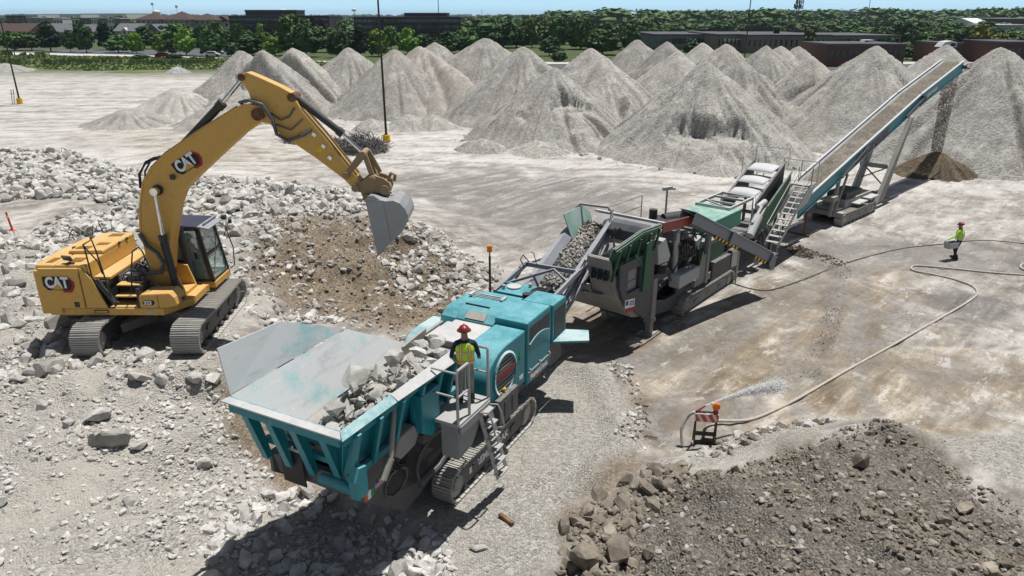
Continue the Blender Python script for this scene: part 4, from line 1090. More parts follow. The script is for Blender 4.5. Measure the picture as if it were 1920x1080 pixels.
# boom
boomP = [(0.05, 1.62), (-0.25, 1.78), (-0.28, 3.05), (-0.17, 3.82), (0.05, 4.55), (0.36, 4.97), (0.83, 5.38), (1.98, 6.07), (3.13, 6.71), (3.39, 6.75), (3.62, 6.70), (3.74, 6.52), (3.66, 6.32), (3.50, 6.22), (3.03, 5.92), (2.14, 5.2), (1.58, 4.73), (1.1, 4.31), (0.88, 3.9), (0.7, 3.37), (0.5, 2.73), (0.33, 1.9)]
m = MB(); m.prism(boomP, -.30, .30); BOOM = m.build("boom", CY, EX, bevel=.02)
m = MB()
for a, b in zip(boomP[2:9], boomP[3:10]):
    m.bar((a[0], -.31, a[1]), (b[0], -.31, b[1]), .03, .05)
m.build("boom_edge_weld", CY, BOOM)
for (x, z, r) in ((.46, 4.38, .15), (3.55, 6.48, .17), (.05, 1.75, .22)):
    m = MB(); m.cyl((x, -.37, z), (x, .37, z), r, n=18); m.cyl((x, -.40, z), (x, .40, z), r * .55, n=12); m.build("boom_pin", BK if z < 6 and z > 3 else M['rust'], BOOM, smooth=True)
cat_logo(BOOM, (1.42, -.302, 5.16), (.86, 0, .52), (-.52, 0, .86), (0, -1, 0), .345)
m = MB(); m.cyl((.95, -.36, 4.75), (.95, -.30, 4.75), .06, n=10); m.box((.95, -.36, 4.75), (.12, .07, .13)); m.build("work_lamp", BK, BOOM)
# boom rams
for sy in (-.52, .52):
    m = MB(); m.cyl((.62, sy, 1.25), (.47, sy, 3.0), .105, n=16); m.cyl((.47, sy, 2.95), (.46, sy, 3.1), .125, n=16); rm_ = m.build("boom_ram", BK, EX, smooth=True)
    m = MB(); m.cyl((.465, sy, 3.05), (.46, sy, 4.38), .05, n=12); m.cyl((.46, sy - .09, 4.38), (.46, sy + .09, 4.38), .11, n=14); m.build("ram_rod", M['chrome'], rm_, smooth=True)
    m = MB(); m.tube([(.56, sy - .1, 1.5), (.50, sy - .12, 2.2), (.42, sy - .11, 2.9)], .022); m.build("ram_pipe", BK, rm_, smooth=True)
# arm ram on top of the boom
m = MB(); m.cyl((.60, 0, 5.02), (2.45, 0, 6.70), .115, n=16); m.cyl((2.38, 0, 6.63), (2.52, 0, 6.76), .14, n=16); m.bx(.42, .72, -.12, .12, 4.9, 5.15); ar = m.build("arm_ram", BK, BOOM, smooth=True)
m = MB(); m.cyl((2.5, 0, 6.74), (3.17, 0, 7.42), .06, n=12); m.build("ram_rod", M['chrome'], ar, smooth=True)
m = MB()
for dy, dz in ((-.2, .02), (-.15, .1), (.15, .06)):
    m.tube([(-.10, dy, 4.40), (-.06, dy, 4.80), (.16, dy, 5.08 + dz * .6), (.42, dy, 5.20 + dz * .6), (.75, dy, 5.30)], .028)
m.build("ram_hose", M['hose_black'], ar, smooth=True)
m = MB()
for dy in (-.22, -.14, .14, .22):
    m.tube([(boomP[i][0] - .03, dy, boomP[i][1] + .04) for i in range(3, 9)] + [(3.3, dy, 6.82)], .022, 6)
m.build("boom_pipes", M['coupler'], BOOM, smooth=True)
# stick
stickP = [(3.16, 7.52), (3.35, 7.58), (3.62, 7.47), (4.21, 7.2), (4.5, 7.03), (4.58, 6.87), (4.72, 6.58), (5.3, 5.84), (5.9, 4.99), (6.2, 4.60), (6.16, 4.33), (6.0, 4.36), (5.72, 4.67), (5.03, 5.23), (4.29, 5.77), (4.06, 5.92), (3.81, 6.2), (3.50, 6.28), (3.40, 6.72), (3.33, 7.06), (3.21, 7.29), (3.11, 7.42)]
m = MB(); m.prism(stickP, -.21, .21); ST = m.build("stick", CY, EX, bevel=.018)
m = MB(); m.cyl((3.2, -.26, 7.45), (3.2, .26, 7.45), .10, n=14); m.cyl((4.5, -.26, 6.92), (4.5, .26, 6.92), .12, n=14); m.build("stick_pins", M['rust'], ST, smooth=True)
m = MB(); m.cyl((4.56, 0, 6.88), (5.70, 0, 5.95), .10, n=16); m.cyl((5.62, 0, 6.01), (5.76, 0, 5.90), .125, n=16); br_ = m.build("bucket_ram", BK, ST, smooth=True)
m = MB(); m.cyl((5.72, 0, 5.93), (6.30, 0, 5.36), .055, n=12); m.build("ram_rod", M['chrome'], br_, smooth=True)
m = MB()
for dy in (-.23, -.17):
    m.tube([(3.05, dy, 6.78), (3.35, dy - .12, 6.86), (3.72, dy - .16, 6.75), (3.95, dy - .16, 6.35), (4.02, dy - .15, 5.95), (4.3, dy - .1, 5.75), (4.75, dy - .08, 5.92), (4.95, dy, 6.05)], .042)
m.build("arm_hose", M['hose_grey'], ST, smooth=True)
m = MB(); m.tube([(3.9, -.26, 6.5), (4.15, -.29, 6.32), (4.4, -.29, 6.42), (4.55, -.25, 6.65)], .026); m.tube([(4.0, -.26, 6.2), (4.4, -.29, 6.05), (4.75, -.25, 6.35)], .022); m.build("arm_hose", M['hose_grey'], ST, smooth=True)
m = MB()
for x, z in ((5.02, 5.92), (5.25, 5.6), (5.4, 5.28), (3.05, 6.72), (3.2, 6.82)): m.box((x, -.24, z), (.11, .07, .09), (0, 40, 0))
m.build("hose_clamps", M['chrome'], ST)
m = MB(); m.plate([(5.02, -.213, 5.46), (5.16, -.213, 5.40), (5.22, -.213, 5.52), (5.08, -.213, 5.60)], .004); m.build("warning_label", M['yellow'], ST)
m = MB()
for dy in (-.16, .16): m.tube([(4.7, dy, 6.64), (5.25, dy, 5.96), (5.85, dy, 5.12), (6.1, dy, 4.78)], .026, 6)
m.build("stick_pipes", M['coupler'], ST, smooth=True)
# linkage, quick coupler and bucket
CP = M['coupler']
m = MB()
for sy in (-.27, .27):
    m.plate([(5.74, sy, 4.82), (5.80, sy, 4.72), (5.90, sy, 4.76), (6.42, sy, 5.34), (6.36, sy, 5.46), (6.24, sy, 5.44)], .06)
m.cyl((5.82, -.31, 4.78), (5.82, .31, 4.78), .10, n=14); m.cyl((6.33, -.33, 5.38), (6.33, .33, 5.38), .09, n=14)
m.build("bucket_link", CP, EX, smooth=True, bevel=.01)
m = MB()
for sy in (-.18, .18): m.bar((6.36, sy, 5.36), (6.56, sy, 4.68), .09, .14)
m.cyl((6.56, -.27, 4.66), (6.56, .27, 4.66), .11, n=14); m.bar((6.42, .1, 5.42), (6.72, .1, 4.8), .08, .12)
m.build("push_link", CP, EX, smooth=True, bevel=.01)
cpl = [(6.02, 4.52), (6.24, 4.62), (6.37, 4.72), (6.57, 4.79), (6.86, 4.71), (7.02, 4.58), (7.05, 4.41), (6.97, 4.22), (6.84, 4.25), (6.64, 4.38), (6.48, 4.20), (6.38, 4.06), (6.27, 4.10), (6.2, 4.3), (6.02, 4.34)]
m = MB()
for sy in (-.30, .22): m.prism(cpl, sy, sy + .08)
m.prism([(6.3, 4.5), (6.9, 4.6), (6.9, 4.3), (6.5, 4.28)], -.22, .22)
for x, z, r in ((6.06, 4.43, .11), (6.36, 4.16, .11), (6.88, 4.38, .14), (6.56, 4.66, .10)):
    m.cyl((x, -.36, z), (x, .36, z), r, n=16)
m.tube([(6.95, 0, 4.62), (7.05, 0, 4.80), (7.16, 0, 4.74), (7.12, 0, 4.56)], .05)
m.build("quick_coupler", CP, EX, smooth=True, bevel=.008)
side = [(6.40, 4.18), (6.50, 4.32), (6.64, 4.34), (6.83, 4.21), (7.0, 4.17), (7.19, 4.19), (7.36, 4.12), (7.50, 3.96), (7.58, 3.78), (7.58, 3.62), (7.39, 3.28), (7.03, 2.93), (6.66, 2.62), (6.72, 2.95), (6.72, 3.18), (6.66, 3.44), (6.56, 3.79)]
B0, B1 = -.80, .52
m = MB()
m.prism(side, B0, B0 + .05); m.prism(side, B1 - .05, B1)
back = [(6.42, 4.22), (6.52, 4.30), (6.83, 4.20), (7.0, 4.16), (7.19, 4.18), (7.36, 4.11), (7.50, 3.95), (7.58, 3.77), (7.575, 3.60), (7.39, 3.27), (7.03, 2.92), (6.66, 2.61)]
inn = [(6.44, 4.14), (6.53, 4.22), (6.82, 4.13), (7.0, 4.10), (7.17, 4.12), (7.31, 4.05), (7.43, 3.91), (7.51, 3.75), (7.505, 3.62), (7.34, 3.32), (6.99, 2.97), (6.66, 2.61)]
for i in range(len(back) - 1):
    m.prism([back[i], back[i + 1], inn[i + 1], inn[i]], B0 + .045, B1 - .045)
BU = m.build("bucket", M['bucket'], EX, bevel=.012)
m = MB(); m.prism([(6.80, 4.20), (6.90, 4.20), (7.06, 2.96), (6.66, 2.60), (6.56, 3.2), (6.42, 4.15)], B0 - .02, B0 - .002); m.build("side_cutter", M['bucket'], BU, bevel=.008)
m = MB(); m.plate([(7.02, B0 - .004, 3.86), (7.14, B0 - .004, 3.98), (7.22, B0 - .004, 3.88), (7.10, B0 - .004, 3.76)], -.012); m.build("wear_plate", M['bucket'], BU)
m = MB()
for sy in (-.24, .14): m.prism([(6.25, 4.22), (6.45, 4.3), (7.0, 4.25), (7.0, 4.45), (6.85, 4.5), (6.6, 4.34), (6.4, 4.3)], sy, sy + .06)
m.build("bucket_ears", M['bucket'], BU)
m = MB()
for k in range(5):
    yy = B0 + .1 + k * (B1 - B0 - .2) / 4
    m.prism([(6.74, 2.72), (6.80, 2.66), (6.60, 2.50), (6.58, 2.53)], yy - .06, yy + .06)
m.build("bucket_teeth", M['bucket'], BU)
# cab
C0, C1 = .78, 2.02
fx0 = lambda z: 1.16 - .10 * ((z - 1.2) / 1.7) ** 2 * 1.6
m = MB(); m.bx(-.55, 1.20, C0 - .02, C1 + .02, 1.0, 1.20); cabb = m.build("cab_base", CY, EX, bevel=.02)
m = MB()
def post(x0, z0, x1, z1, w=.09):
    for yy in (C0 + .035, C1 - .035): m.bar((x0, yy, z0), (x1, yy, z1), .07, w)
post(1.14, 1.2, .86, 2.92, .10); post(-.5, 1.2, -.5, 2.92, .12); post(.32, 1.2, .32, 2.92, .08)
for yy in (C0 + .035, C1 - .035):
    m.bar((-.55, yy, 1.23), (1.16, yy, 1.23), .07, .09); m.bar((-.55, yy, 2.90), (.9, yy, 2.90), .07, .10)
for x, z in ((1.14, 1.23), (.86, 2.90), (-.5, 1.3), (-.5, 2.9), (1.03, 2.05)): m.bar((x, C0, z), (x, C1, z), .06, .07)
m.bar((.88, C0 + .03, 2.85), (1.10, C0 + .03, 1.25), .07, .13)
m.bx(-.5, .32, C0 + .02, C0 + .05, 1.2, 1.7)
m.bx(-.52, -.48, C0, C1, 1.2, 2.1)
cab = m.build("cab", BK, EX)
m = MB(); m.prism([(-.62, 2.90), (.92, 2.90), (.86, 3.00), (-.55, 3.04)], C0 - .03, C1 + .03); m.build("cab_roof", plain('dark_roof', (0.05, 0.05, 0.075), .35), cab, bevel=.025)
m = MB(); m.plate([(.86, C0 + .02, 2.98), (1.22, C0 + .05, 2.90), (1.22, C1 - .05, 2.90), (.86, C1 - .02, 2.98)], .03); m.bar((1.0, C0 + .2, 3.0), (1.0, C1, 3.0), .04, .05); m.build("sun_visor", M['blue_steel'], cab)
m = MB(); m.plate([(1.15, C0 + .06, 1.28), (1.15, C1 - .06, 1.28), (.87, C1 - .06, 2.86), (.87, C0 + .06, 2.86)], .012); m.build("windscreen", M['cab_glass'], cab)
m = MB(); m.plate([(.36, C0 + .03, 1.28), (1.08, C0 + .03, 1.28), (.82, C0 + .03, 2.86), (.36, C0 + .03, 2.86)], .01); m.build("side_window", M['cab_glass'], cab)
m = MB(); m.plate([(-.45, C0 + .03, 1.92), (.28, C0 + .03, 1.92), (.28, C0 + .03, 2.84), (-.45, C0 + .03, 2.84)], .01); m.build("side_window", M['cab_glass'], cab)
m = MB(); m.plate([(-.45, C1 - .03, 1.5), (1.05, C1 - .03, 1.4), (.82, C1 - .03, 2.84), (-.45, C1 - .03, 2.84)], .01); m.build("door_window", M['cab_glass'], cab)
m = MB(); m.bx(-.05, .50, 1.15, 1.65, 1.25, 1.62); m.prism([(-.10, 1.6), (.05, 1.6), (-.03, 2.25), (-.17, 2.25)], 1.15, 1.65); m.build("operator_seat", M['hose_black'], cab, bevel=.03)
m = MB(); m.bx(.62, .9, 1.0, 1.2, 1.3, 2.0); m.box((.72, .92, 2.05), (.06, .26, .2), (0, -15, 0)); m.bar((.4, 1.0, 1.6), (.62, 1.0, 1.95), .05, .05); m.bar((.4, 1.8, 1.6), (.62, 1.8, 1.95), .05, .05); m.build("cab_console", M['hose_black'], cab)
m = MB(); m.tube([(1.16, C1 - .02, 2.3), (1.32, C1 + .12, 2.75), (1.36, C1 + .15, 2.8)], .015); m.box((1.36, C1 + .16, 2.80), (.10, .28, .13), (0, 0, 20)); m.cyl((1.18, C1 + .02, 2.95), (1.3, C1 + .02, 2.95), .09, n=12); m.build("cab_mirror", BK, cab, bevel=.008)
m = MB(); m.tube([(.98, C1 + .03, 2.85), (1.20, C1 + .12, 2.6), (1.36, C1 + .12, 1.9), (1.34, C1 + .08, 1.3), (1.22, C1, 1.22)], .018); m.build("cab_hand_rail", BK, cab, smooth=True)
m = MB(); m.bar((1.16, 1.0, 1.6), (1.02, 1.75, 2.5), .02, .025); m.build("wiper", BK, cab)
# hoses and valves round the boom foot
m = MB()
for k in range(7):
    yy = -.62 + k * .2
    m.tube([(-.85, yy, 1.7), (-.6, yy * .8, 2.05 + .05 * (k % 3)), (-.38, yy * .6, 1.9), (-.28, yy * .45, 1.6)], .035)
m.tube([(-.28, -.36, 3.1), (-.1, -.42, 2.75), (.18, -.46, 2.55), (.32, -.46, 2.25), (.2, -.46, 1.95), (-.15, -.46, 1.9), (-.5, -.44, 2.05)], .06)
m.build("hydraulic_hoses", M['hose_grey'], EX, smooth=True)
m = MB()
for k in range(5): m.bx(-.85 + .12 * k, -.78 + .12 * k, -.6, -.2, 1.55, 1.85)
m.bx(-.9, -.2, -.55, .6, 1.2, 1.6); m.cyl((.05, -.72, 1.45), (.05, -.55, 1.45), .16, n=16); m.bx(-.75, -.4, -.66, -.5, 1.9, 1.98)
m.build("valve_block", M['grey_steel'], EX)
m = MB(); m.bx(.32, .75, -.70, -.30, 1.2, 1.35); m.prism([(-.3, 1.2), (.8, 1.2), (.6, 1.9), (.1, 2.0), (-.3, 1.9)], -.42, -.34); m.prism([(-.3, 1.2), (.8, 1.2), (.6, 1.9), (.1, 2.0), (-.3, 1.9)], .34, .42); m.bx(-.3, .8, -.34, .34, 1.2, 1.3); m.build("boom_foot", CY, EX, bevel=.01)
# ------------------------------------------------------------------ jaw crusher
def keyhole(outer, holes):
    """one polygon with slits to its holes (both counter clockwise lists)"""
    pts = list(outer)
    for h in holes:
        h = list(reversed(h))
        best = min(((a, b) for a in range(len(pts)) for b in range(len(h))), key=lambda q: (pts[q[0]][0] - h[q[1]][0]) ** 2 + (pts[q[0]][1] - h[q[1]][1]) ** 2)
        a, b = best
        hh = h[b:] + h[:b] + [h[b]]
        pts = pts[:a + 1] + hh + [pts[a]] + pts[a + 1:]
    return pts

def holed(name, outer, holes, y0, y1, mat, parent):
    P_ = keyhole(outer, holes); n = len(P_)
    v = [(p[0], y0, p[1]) for p in P_] + [(p[0], y1, p[1]) for p in P_]
    f = [tuple(range(n)), tuple(range(2 * n - 1, n - 1, -1))]
    for i in range(n):
        j = (i + 1) % n
        f.append((i, n + i, n + j, j))
    me = bpy.data.meshes.new(name); me.from_pydata(v, [], f)
    return link(name, me, mat, parent)

def ring(n, cx, cz, rx, rz, a0=0):
    return [(cx + rx * math.cos(a0 + 2 * math.pi * i / n), cz + rz * math.sin(a0 + 2 * math.pi * i / n)) for i in range(n)]

JC = thing("jaw_crusher", "teal tracked jaw crusher with a loaded feed hopper, nearest machine", "crusher", JAW_O, 62.5)
TE, TD, CH, GS, DG, PS = M['teal'], M['teal_dusty'], M['charcoal'], M['grey_steel'], M['dusty_grey'], M['pale_steel']
for yy in (-1.25, 1.25):
    tr = crawler(JC, yy, .52, .44, 4.0, 0.0, .43, .205, M['track_dark'], M['track'], fw=.62)
    if yy < 0:
        letter("track_lettering", "PREMIERTRAK", .27, M['white'], tr, (2.05, -1.418, .42), (1, 0, 0), (0, 0, 1), .008, 1.05)
        m = MB(); m.bx(.98, 1.14, -1.416, -1.41, .34, .50); m.build("track_badge", M['white'], tr)
# chassis side plates with their openings
out = [(-2.72, 1.95), (-1.10, .56), (-.55, .60), (.1, .86), (4.6, .86), (6.3, 1.0), (6.4, 1.7), (3.6, 1.75), (1.6, 1.72), (1.0, 1.95), (.1, 2.30), (-.9, 2.22), (-1.9, 2.42), (-2.72, 2.42)]
octo = ring(8, -1.34, 1.48, .40, .30, math.pi / 8)
arch = [(-.55, .98), (.70, .98), (.86, 1.2), (.80, 1.5), (.40, 1.78), (-.05, 1.82), (-.42, 1.66), (-.62, 1.35)]
small = ring(10, -1.15, 2.06, .20, .15)
for y0, y1 in ((-1.02, -.94), (.94, 1.02)):
    pl = holed("chassis_plate", out, [octo, arch, small], y0, y1, CH, JC)
    if y0 < 0:
        for ringp, wd in ((octo, .05), (arch, .07), (small, .03)):
            m = MB()
            for a, b in zip(ringp, ringp[1:] + ringp[:1]): m.bar((a[0], -1.03, a[1]), (b[0], -1.03, b[1]), wd, .06)
            m.build("opening_rim", CH, pl)
        for i, (x0, c) in enumerate(((-2.34, 'sticker_orange'), (-2.24, 'white'), (-2.14, 'sticker_green'))):
            m = MB(); m.bx(x0, x0 + .1, -1.026, -1.021, 1.62, 1.82); m.build("flag_sticker", M[c], pl)
        m = MB(); m.bx(-2.0, -1.72, -1.026, -1.021, 1.72, 1.90); m.build("flag_sticker", M['white'], pl)
        m = MB()
        for k in range(4): m.bx(-2.0, -1.72, -1.030, -1.0262, 1.73 + k * .045, 1.75 + k * .045)
        m.build("flag_stripes", M['decal_red'], pl)
        m = MB(); m.bx(-2.0, -1.88, -1.034, -1.0305, 1.82, 1.90); m.build("flag_canton", M['sticker_blue'], pl)
m = MB()
m.prism([(-2.72, 2.42), (-2.62, 1.92), (-1.10, .62), (-1.02, .70), (-2.5, 1.98), (-2.6, 2.42)], -.935, .935)
m.bx(-.3, 6.2, -.5, .5, .95, 1.5); m.cyl((0, -1.0, 1.0), (0, 1.0, 1.0), .12); m.bx(.6, .9, -1.2, 1.2, .55, .9); m.bx(3.4, 3.7, -1.2, 1.2, .55, .9)
m.build("chassis_cross_frame", CH, JC, bevel=.01)
m = MB(); m.bx(-1.9, -1.0, -.85, .6, 1.2, 1.9); m.cyl((-.2, -.9, 1.3), (.4, -.9, 1.3), .16); m.bar((-.4, -.8, 1.0), (.6, -.8, 1.6), .08, .12); m.cyl((.1, -.88, 1.1), (.1, -.88, 1.7), .03)
m.build("inner_machinery", M['mesh_dark'], JC)
m = MB(); m.tube([(-.55, -1.05, .92), (.2, -1.05, .95), (.72, -1.05, 1.15), (.84, -1.05, 1.45)], .09); m.build("curved_brace", CH, JC, smooth=True)
# feed hopper
m = MB(); m.plate([(-2.45, -.85, 2.70), (-2.45, .85, 2.70), (2.7, .8, 2.70), (2.7, -.8, 2.70)], -.1)
HP = m.build("feeder_pan", DG, JC)
m = MB(); m.plate([(-3.15, 1.36, 3.80), (.25, 1.37, 3.84), (2.05, .88, 2.80), (-2.4, .86, 2.70)], .03); lw = m.build("hopper_side_plate", M['hopper_plate'], JC)
m = MB(); m.plate([(-3.15, 1.53, 4.76), (-1.50, 1.56, 4.68), (.22, 1.385, 3.87), (-3.15, 1.375, 3.83)], .03); m.build("hopper_wing", M['hopper_plate'], JC)
m = MB(); m.plate([(-3.2, -1.36, 3.80), (-3.2, 1.34, 3.80), (-2.45, .86, 2.70), (-2.45, -.86, 2.70)], .03); m.build("hopper_rear_plate", TD, JC)
m = MB(); m.plate([(.55, -1.36, 3.80), (-3.2, -1.36, 3.80), (-2.45, -.86, 2.70), (1.9, -.82, 2.70)], .03); m.build("hopper_side_plate", PS, JC)
m = MB()
m.plate([(-3.2, -1.36, 3.815), (-3.36, -1.50, 3.79), (-3.36, 1.40, 3.79), (-3.2, 1.34, 3.815)], -.035)
m.build("rear_rim", PS, JC, bevel=.006)
m = MB()
m.plate([(-3.34, -1.52, 3.74), (-1.75, -1.52, 3.72), (-1.75, -1.36, 3.835), (-3.2, -1.36, 3.835)], .03)
m.build("side_rim", TD, JC)
m = MB(); m.plate([(-1.745, -1.54, 3.74), (.30, -1.62, 3.72), (.62, -1.40, 3.83), (-1.745, -1.36, 3.84)], .03); m.build("side_rim", PS, JC)
# outer ribs, gussets and rails of the hopper
m = MB()
m.bar((-3.2, -1.40, 3.62), (.5, -1.40, 3.62), .10, .16)
m.bar((-2.95, -1.22, 2.62), (.9, -1.15, 2.62), .12, .14)
m.build("hopper_side_rails", TE, JC, bevel=.01)
for x in (-2.9, -2.25, -1.55, -.85, -.2, .35):
    m = MB(); m.plate([(x - .05, -1.46, 3.66), (x + .05, -1.46, 3.66), (x + .05, -1.20, 2.60), (x - .05, -1.20, 2.60)], .09)
    m.plate([(x, -1.45, 3.66), (x, -1.10, 3.66), (x, -.90, 2.6), (x, -1.22, 2.6)], .03)
    m.build("hopper_rib", TE, JC, bevel=.006)
m = MB(); m.plate([(-3.1, -1.30, 3.6), (.6, -1.30, 3.6), (.8, -1.02, 2.62), (-2.9, -1.02, 2.62)], .02); m.build("hopper_skin", TE, JC)
m = MB(); m.prism([(-.95, 3.4), (-.3, 3.4), (-.3, 2.55), (-.55, 2.3), (-.95, 2.55)], -1.5, -1.2); m.build("hinge_box", TE, JC, bevel=.015)
m = MB(); m.bar((-3.22, -1.38, 3.62), (-3.22, 1.30, 3.62), .12, .16); m.bar((-2.75, -1.1, 2.75), (-2.75, 1.0, 2.75), .12, .12); m.build("hopper_rear_rails", TE, JC, bevel=.01)
for yy in (.95, .35, -.25, -.95):
    m = MB(); m.plate([(-3.27, yy, 3.66), (-3.02, yy, 3.66), (-2.72, yy, 2.35), (-2.86, yy, 2.35)], .045)
    m.plate([(-3.29, yy - .08, 3.66), (-3.29, yy + .08, 3.66), (-2.88, yy + .08, 2.35), (-2.88, yy - .08, 2.35)], .03)
    m.build("rear_gusset", TE, JC, bevel=.006)
m = MB(); m.plate([(-2.80, .62, 2.75), (-2.80, .05, 2.75), (-2.74, .05, 1.9), (-2.74, .62, 1.9)], .03); m.build("rubber_flap", M['hose_black'], JC)
m = MB(); m.bar((-2.84, .66, 2.78), (-2.84, .0, 2.78), .05, .06); m.cyl((-2.86, .5, 2.80), (-2.86, .5, 2.88), .03); m.cyl((-2.86, .2, 2.80), (-2.86, .2, 2.88), .03); m.build("flap_clamp", M['alu'], JC)
m = MB(); m.cyl((-2.95, -.55, 2.45), (-2.95, -1.45, 2.45), .10, n=14); m.prism([(-3.05, 2.3), (-2.75, 2.3), (-2.75, 2.9), (-2.95, 2.95), (-3.08, 2.7)], -1.5, -1.32); m.bar((-2.9, -.5, 2.4), (-2.75, -1.3, 2.2), .12, .14); m.build("wing_hinge", TE, JC, bevel=.01)
m = MB(); m.cyl((-2.0, -1.44, 2.45), (-1.55, -1.30, 3.5), .055, n=10); m.cyl((-2.2, -1.4, 2.2), (-1.95, -1.42, 2.55), .08, n=10); m.build("wing_ram", DG, JC, smooth=True)
m = MB(); m.prism([(-1.55, 2.72), (-1.0, 2.75), (-.85, 2.5), (-1.0, 2.28), (-1.5, 2.22), (-1.65, 2.45)], -1.34, -1.05); m.build("drive_cover", DG, JC, bevel=.03)
m = MB(); m.cyl((-.42, -1.2, 2.3), (-.42, -1.2, 2.75), .16, n=14); m.bx(-.7, -.1, -1.32, -1.02, 2.1, 2.32); m.cyl((-.15, -1.1, 2.35), (-.15, -1.1, 2.6), .12); m.build("feeder_springs", CH, JC, smooth=True)
m = MB()
for k in range(3): m.tube([(-1.6 + .1 * k, -1.06, 2.2), (-1.5 + .1 * k, -1.10, 1.9), (-1.25 + .1 * k, -1.08, 1.75), (-1.05 + .05 * k, -1.06, 1.95)], .022)
m.tube([(.55, -1.3, 2.25), (.75, -1.6, 2.05), (1.0, -1.55, 1.8), (1.15, -1.2, 1.75)], .03)
m.build("hydraulic_hoses", M['hose_black'], JC, smooth=True)
# work platform with rails and ladder
m = MB(); m.bx(-.50, .82, -2.10, -1.36, 2.60, 2.68); PLT = m.build("work_platform", M['alu'], JC, bevel=.008)
m = MB(); m.prism([(-.46, 2.6), (.5, 2.6), (.5, 2.3), (.1, 1.85), (-.46, 1.80)], -2.04, -1.62); m.bx(-.46, .8, -2.12, -2.07, 2.42, 2.62); m.build("platform_bracket", GS, JC, bevel=.01)
m = MB()
def rail(pts, r=.024): m.tube(pts, r, 8)
rail([(-.48, -2.06, 2.62), (-.48, -2.06, 3.85), (-.45, -2.06, 3.90), (-.05, -2.06, 3.90), (-.02, -2.06, 3.85), (-.02, -2.06, 2.5)], .032)
rail([(-.48, -2.06, 3.3), (-.02, -2.06, 3.3)]); rail([(-.48, -2.06, 3.3), (-.48, -1.45, 3.3)]); rail([(-.48, -2.06, 3.85), (-.48, -1.45, 3.85)])
rail([(.80, -2.06, 2.62), (.80, -2.06, 3.85), (.78, -2.04, 3.90), (.78, -1.5, 3.9), (.78, -1.47, 3.85), (.78, -1.47, 2.66)], .032)
rail([(.79, -2.06, 3.3), (.79, -1.47, 3.3)])
m.build("platform_rail", M['alu'], PLT, smooth=True)
m = MB()
for xo in (0.0, .42): m.bar((.30 + xo, -2.10, 2.62), (1.04 + xo, -2.16, .42), .03, .10)
LAD = m.build("ladder", M['alu'], JC)
for k in range(6):
    tt = .04 + k * .18
    x = .30 + .74 * tt; z = 2.62 - 2.2 * tt
    m = MB(); m.bx(x, x + .42, -2.26, -2.06, z - .035, z); m.build("ladder_rung", M['alu'], LAD)
m = MB()
for xo in (0.0, .42):
    m.tube([(.34 + xo, -2.13, 2.55), (.30 + xo, -2.34, 2.62), (.36 + xo, -2.40, 2.4), (.52 + xo, -2.38, 1.95), (.56 + xo, -2.2, 1.85)], .022)
m.build("ladder_hand_rail", M['alu'], LAD, smooth=True)
# side box with a yellow sling
m = MB(); m.bx(2.05, 3.05, -1.66, -1.22, 1.12, 1.82); tbx = m.build("battery_box", M['charcoal'], JC, bevel=.02)
m = MB(); m.bx(2.3, 2.42, -1.675, -1.66, 1.3, 1.7); m.bx(2.7, 2.82, -1.675, -1.66, 1.3, 1.7); m.build("box_latch", BK, tbx)
m = MB()
m.tube([(2.2, -1.5, 1.86), (2.35, -1.4, 1.95), (2.55, -1.55, 1.90), (2.7, -1.35, 2.0), (2.9, -1.3, 2.1), (3.0, -1.2, 2.0), (2.8, -1.25, 1.9), (2.5, -1.3, 1.88), (2.35, -1.55, 1.86)], .035)
sl = m.build("lifting_sling", M['yellow'], None, smooth=True); sl.location = JAW_O; sl.rotation_euler = (0, 0, R(62.5))
tag(sl, "yellow lifting sling draped over the box below the teal engine cover", "sling")
# engine covers on the near side
m = MB()
prof = [(3.76, 1.52), (3.76, 3.02), (2.75, 3.04)] + [(2.75 - 1.05 * math.sin(a), 2.30 + .74 * math.cos(a)) for a in [i * math.pi / 14 for i in range(1, 15)]] + [(2.9, 1.55)]
m.prism(prof, -1.50, -.62)
cov = m.build("fan_cover", TE, JC, smooth=True, bevel=.04)
cx, cz = 2.62, 2.28
m = MB()
ro = ring(28, cx, cz, .60, .60); ri = ring(28, cx, cz, .50, .50)
for i in range(28):
    j = (i + 1) % 28
    m.prism([ro[i], ro[j], ri[j], ri[i]], -1.535, -1.495)
m.build("vent_ring", M['teal_dusty'], cov, smooth=True)
m = MB(); m.cyl((cx, -1.512, cz), (cx, -1.49, cz), .50, n=28); gr_ = m.build("vent_grille", M['mesh_dark'], cov)
m = MB()
for k in range(9):
    z = cz - .44 + k * .11; hw = math.sqrt(max(0, .25 - (z - cz) ** 2))
    if hw > .05: m.bx(cx - hw, cx + hw, -1.520, -1.512, z - .012, z + .012)
m.build("grille_bars", GS, gr_)
m = MB(); m.plate([(cx - .49, -1.526, cz - .06), (cx + .48, -1.526, cz - .06), (cx + .46, -1.526, cz + .16), (cx - .47, -1.526, cz + .16)], .008); m.build("name_band", M['charcoal'], gr_)
letter("vent_lettering", "POWERSCREEN", .165, M['red_letter'], gr_, (cx, -1.538, cz + .05), (1, 0, 0), (0, 0, 1), .01, .82)
letter("cover_number", "900", .17, M['white'], cov, (3.50, -1.512, 1.78), (1, 0, 0), (0, 0, 1), .008, .8)
m = MB(); m.box((3.45, -1.51, 2.42), (.05, .01, .22)); m.box((3.45, -1.51, 2.44), (.16, .012, .05)); m.build("green_cross", M['sticker_green'], cov)
m = MB(); m.prism([(3.82, 1.36), (5.32, 1.36), (5.32, 3.12), (5.22, 3.18), (3.82, 3.18)], -1.52, -.55); dp = m.build("engine_cover", TE, JC, bevel=.05)
m = MB(); m.plate([(3.98, -1.522, 2.50), (5.20, -1.522, 2.50), (5.20, -1.522, 3.0), (3.98, -1.522, 3.0)], -.006); m.build("cover_window", M['mesh_dark'], dp)
m = MB()
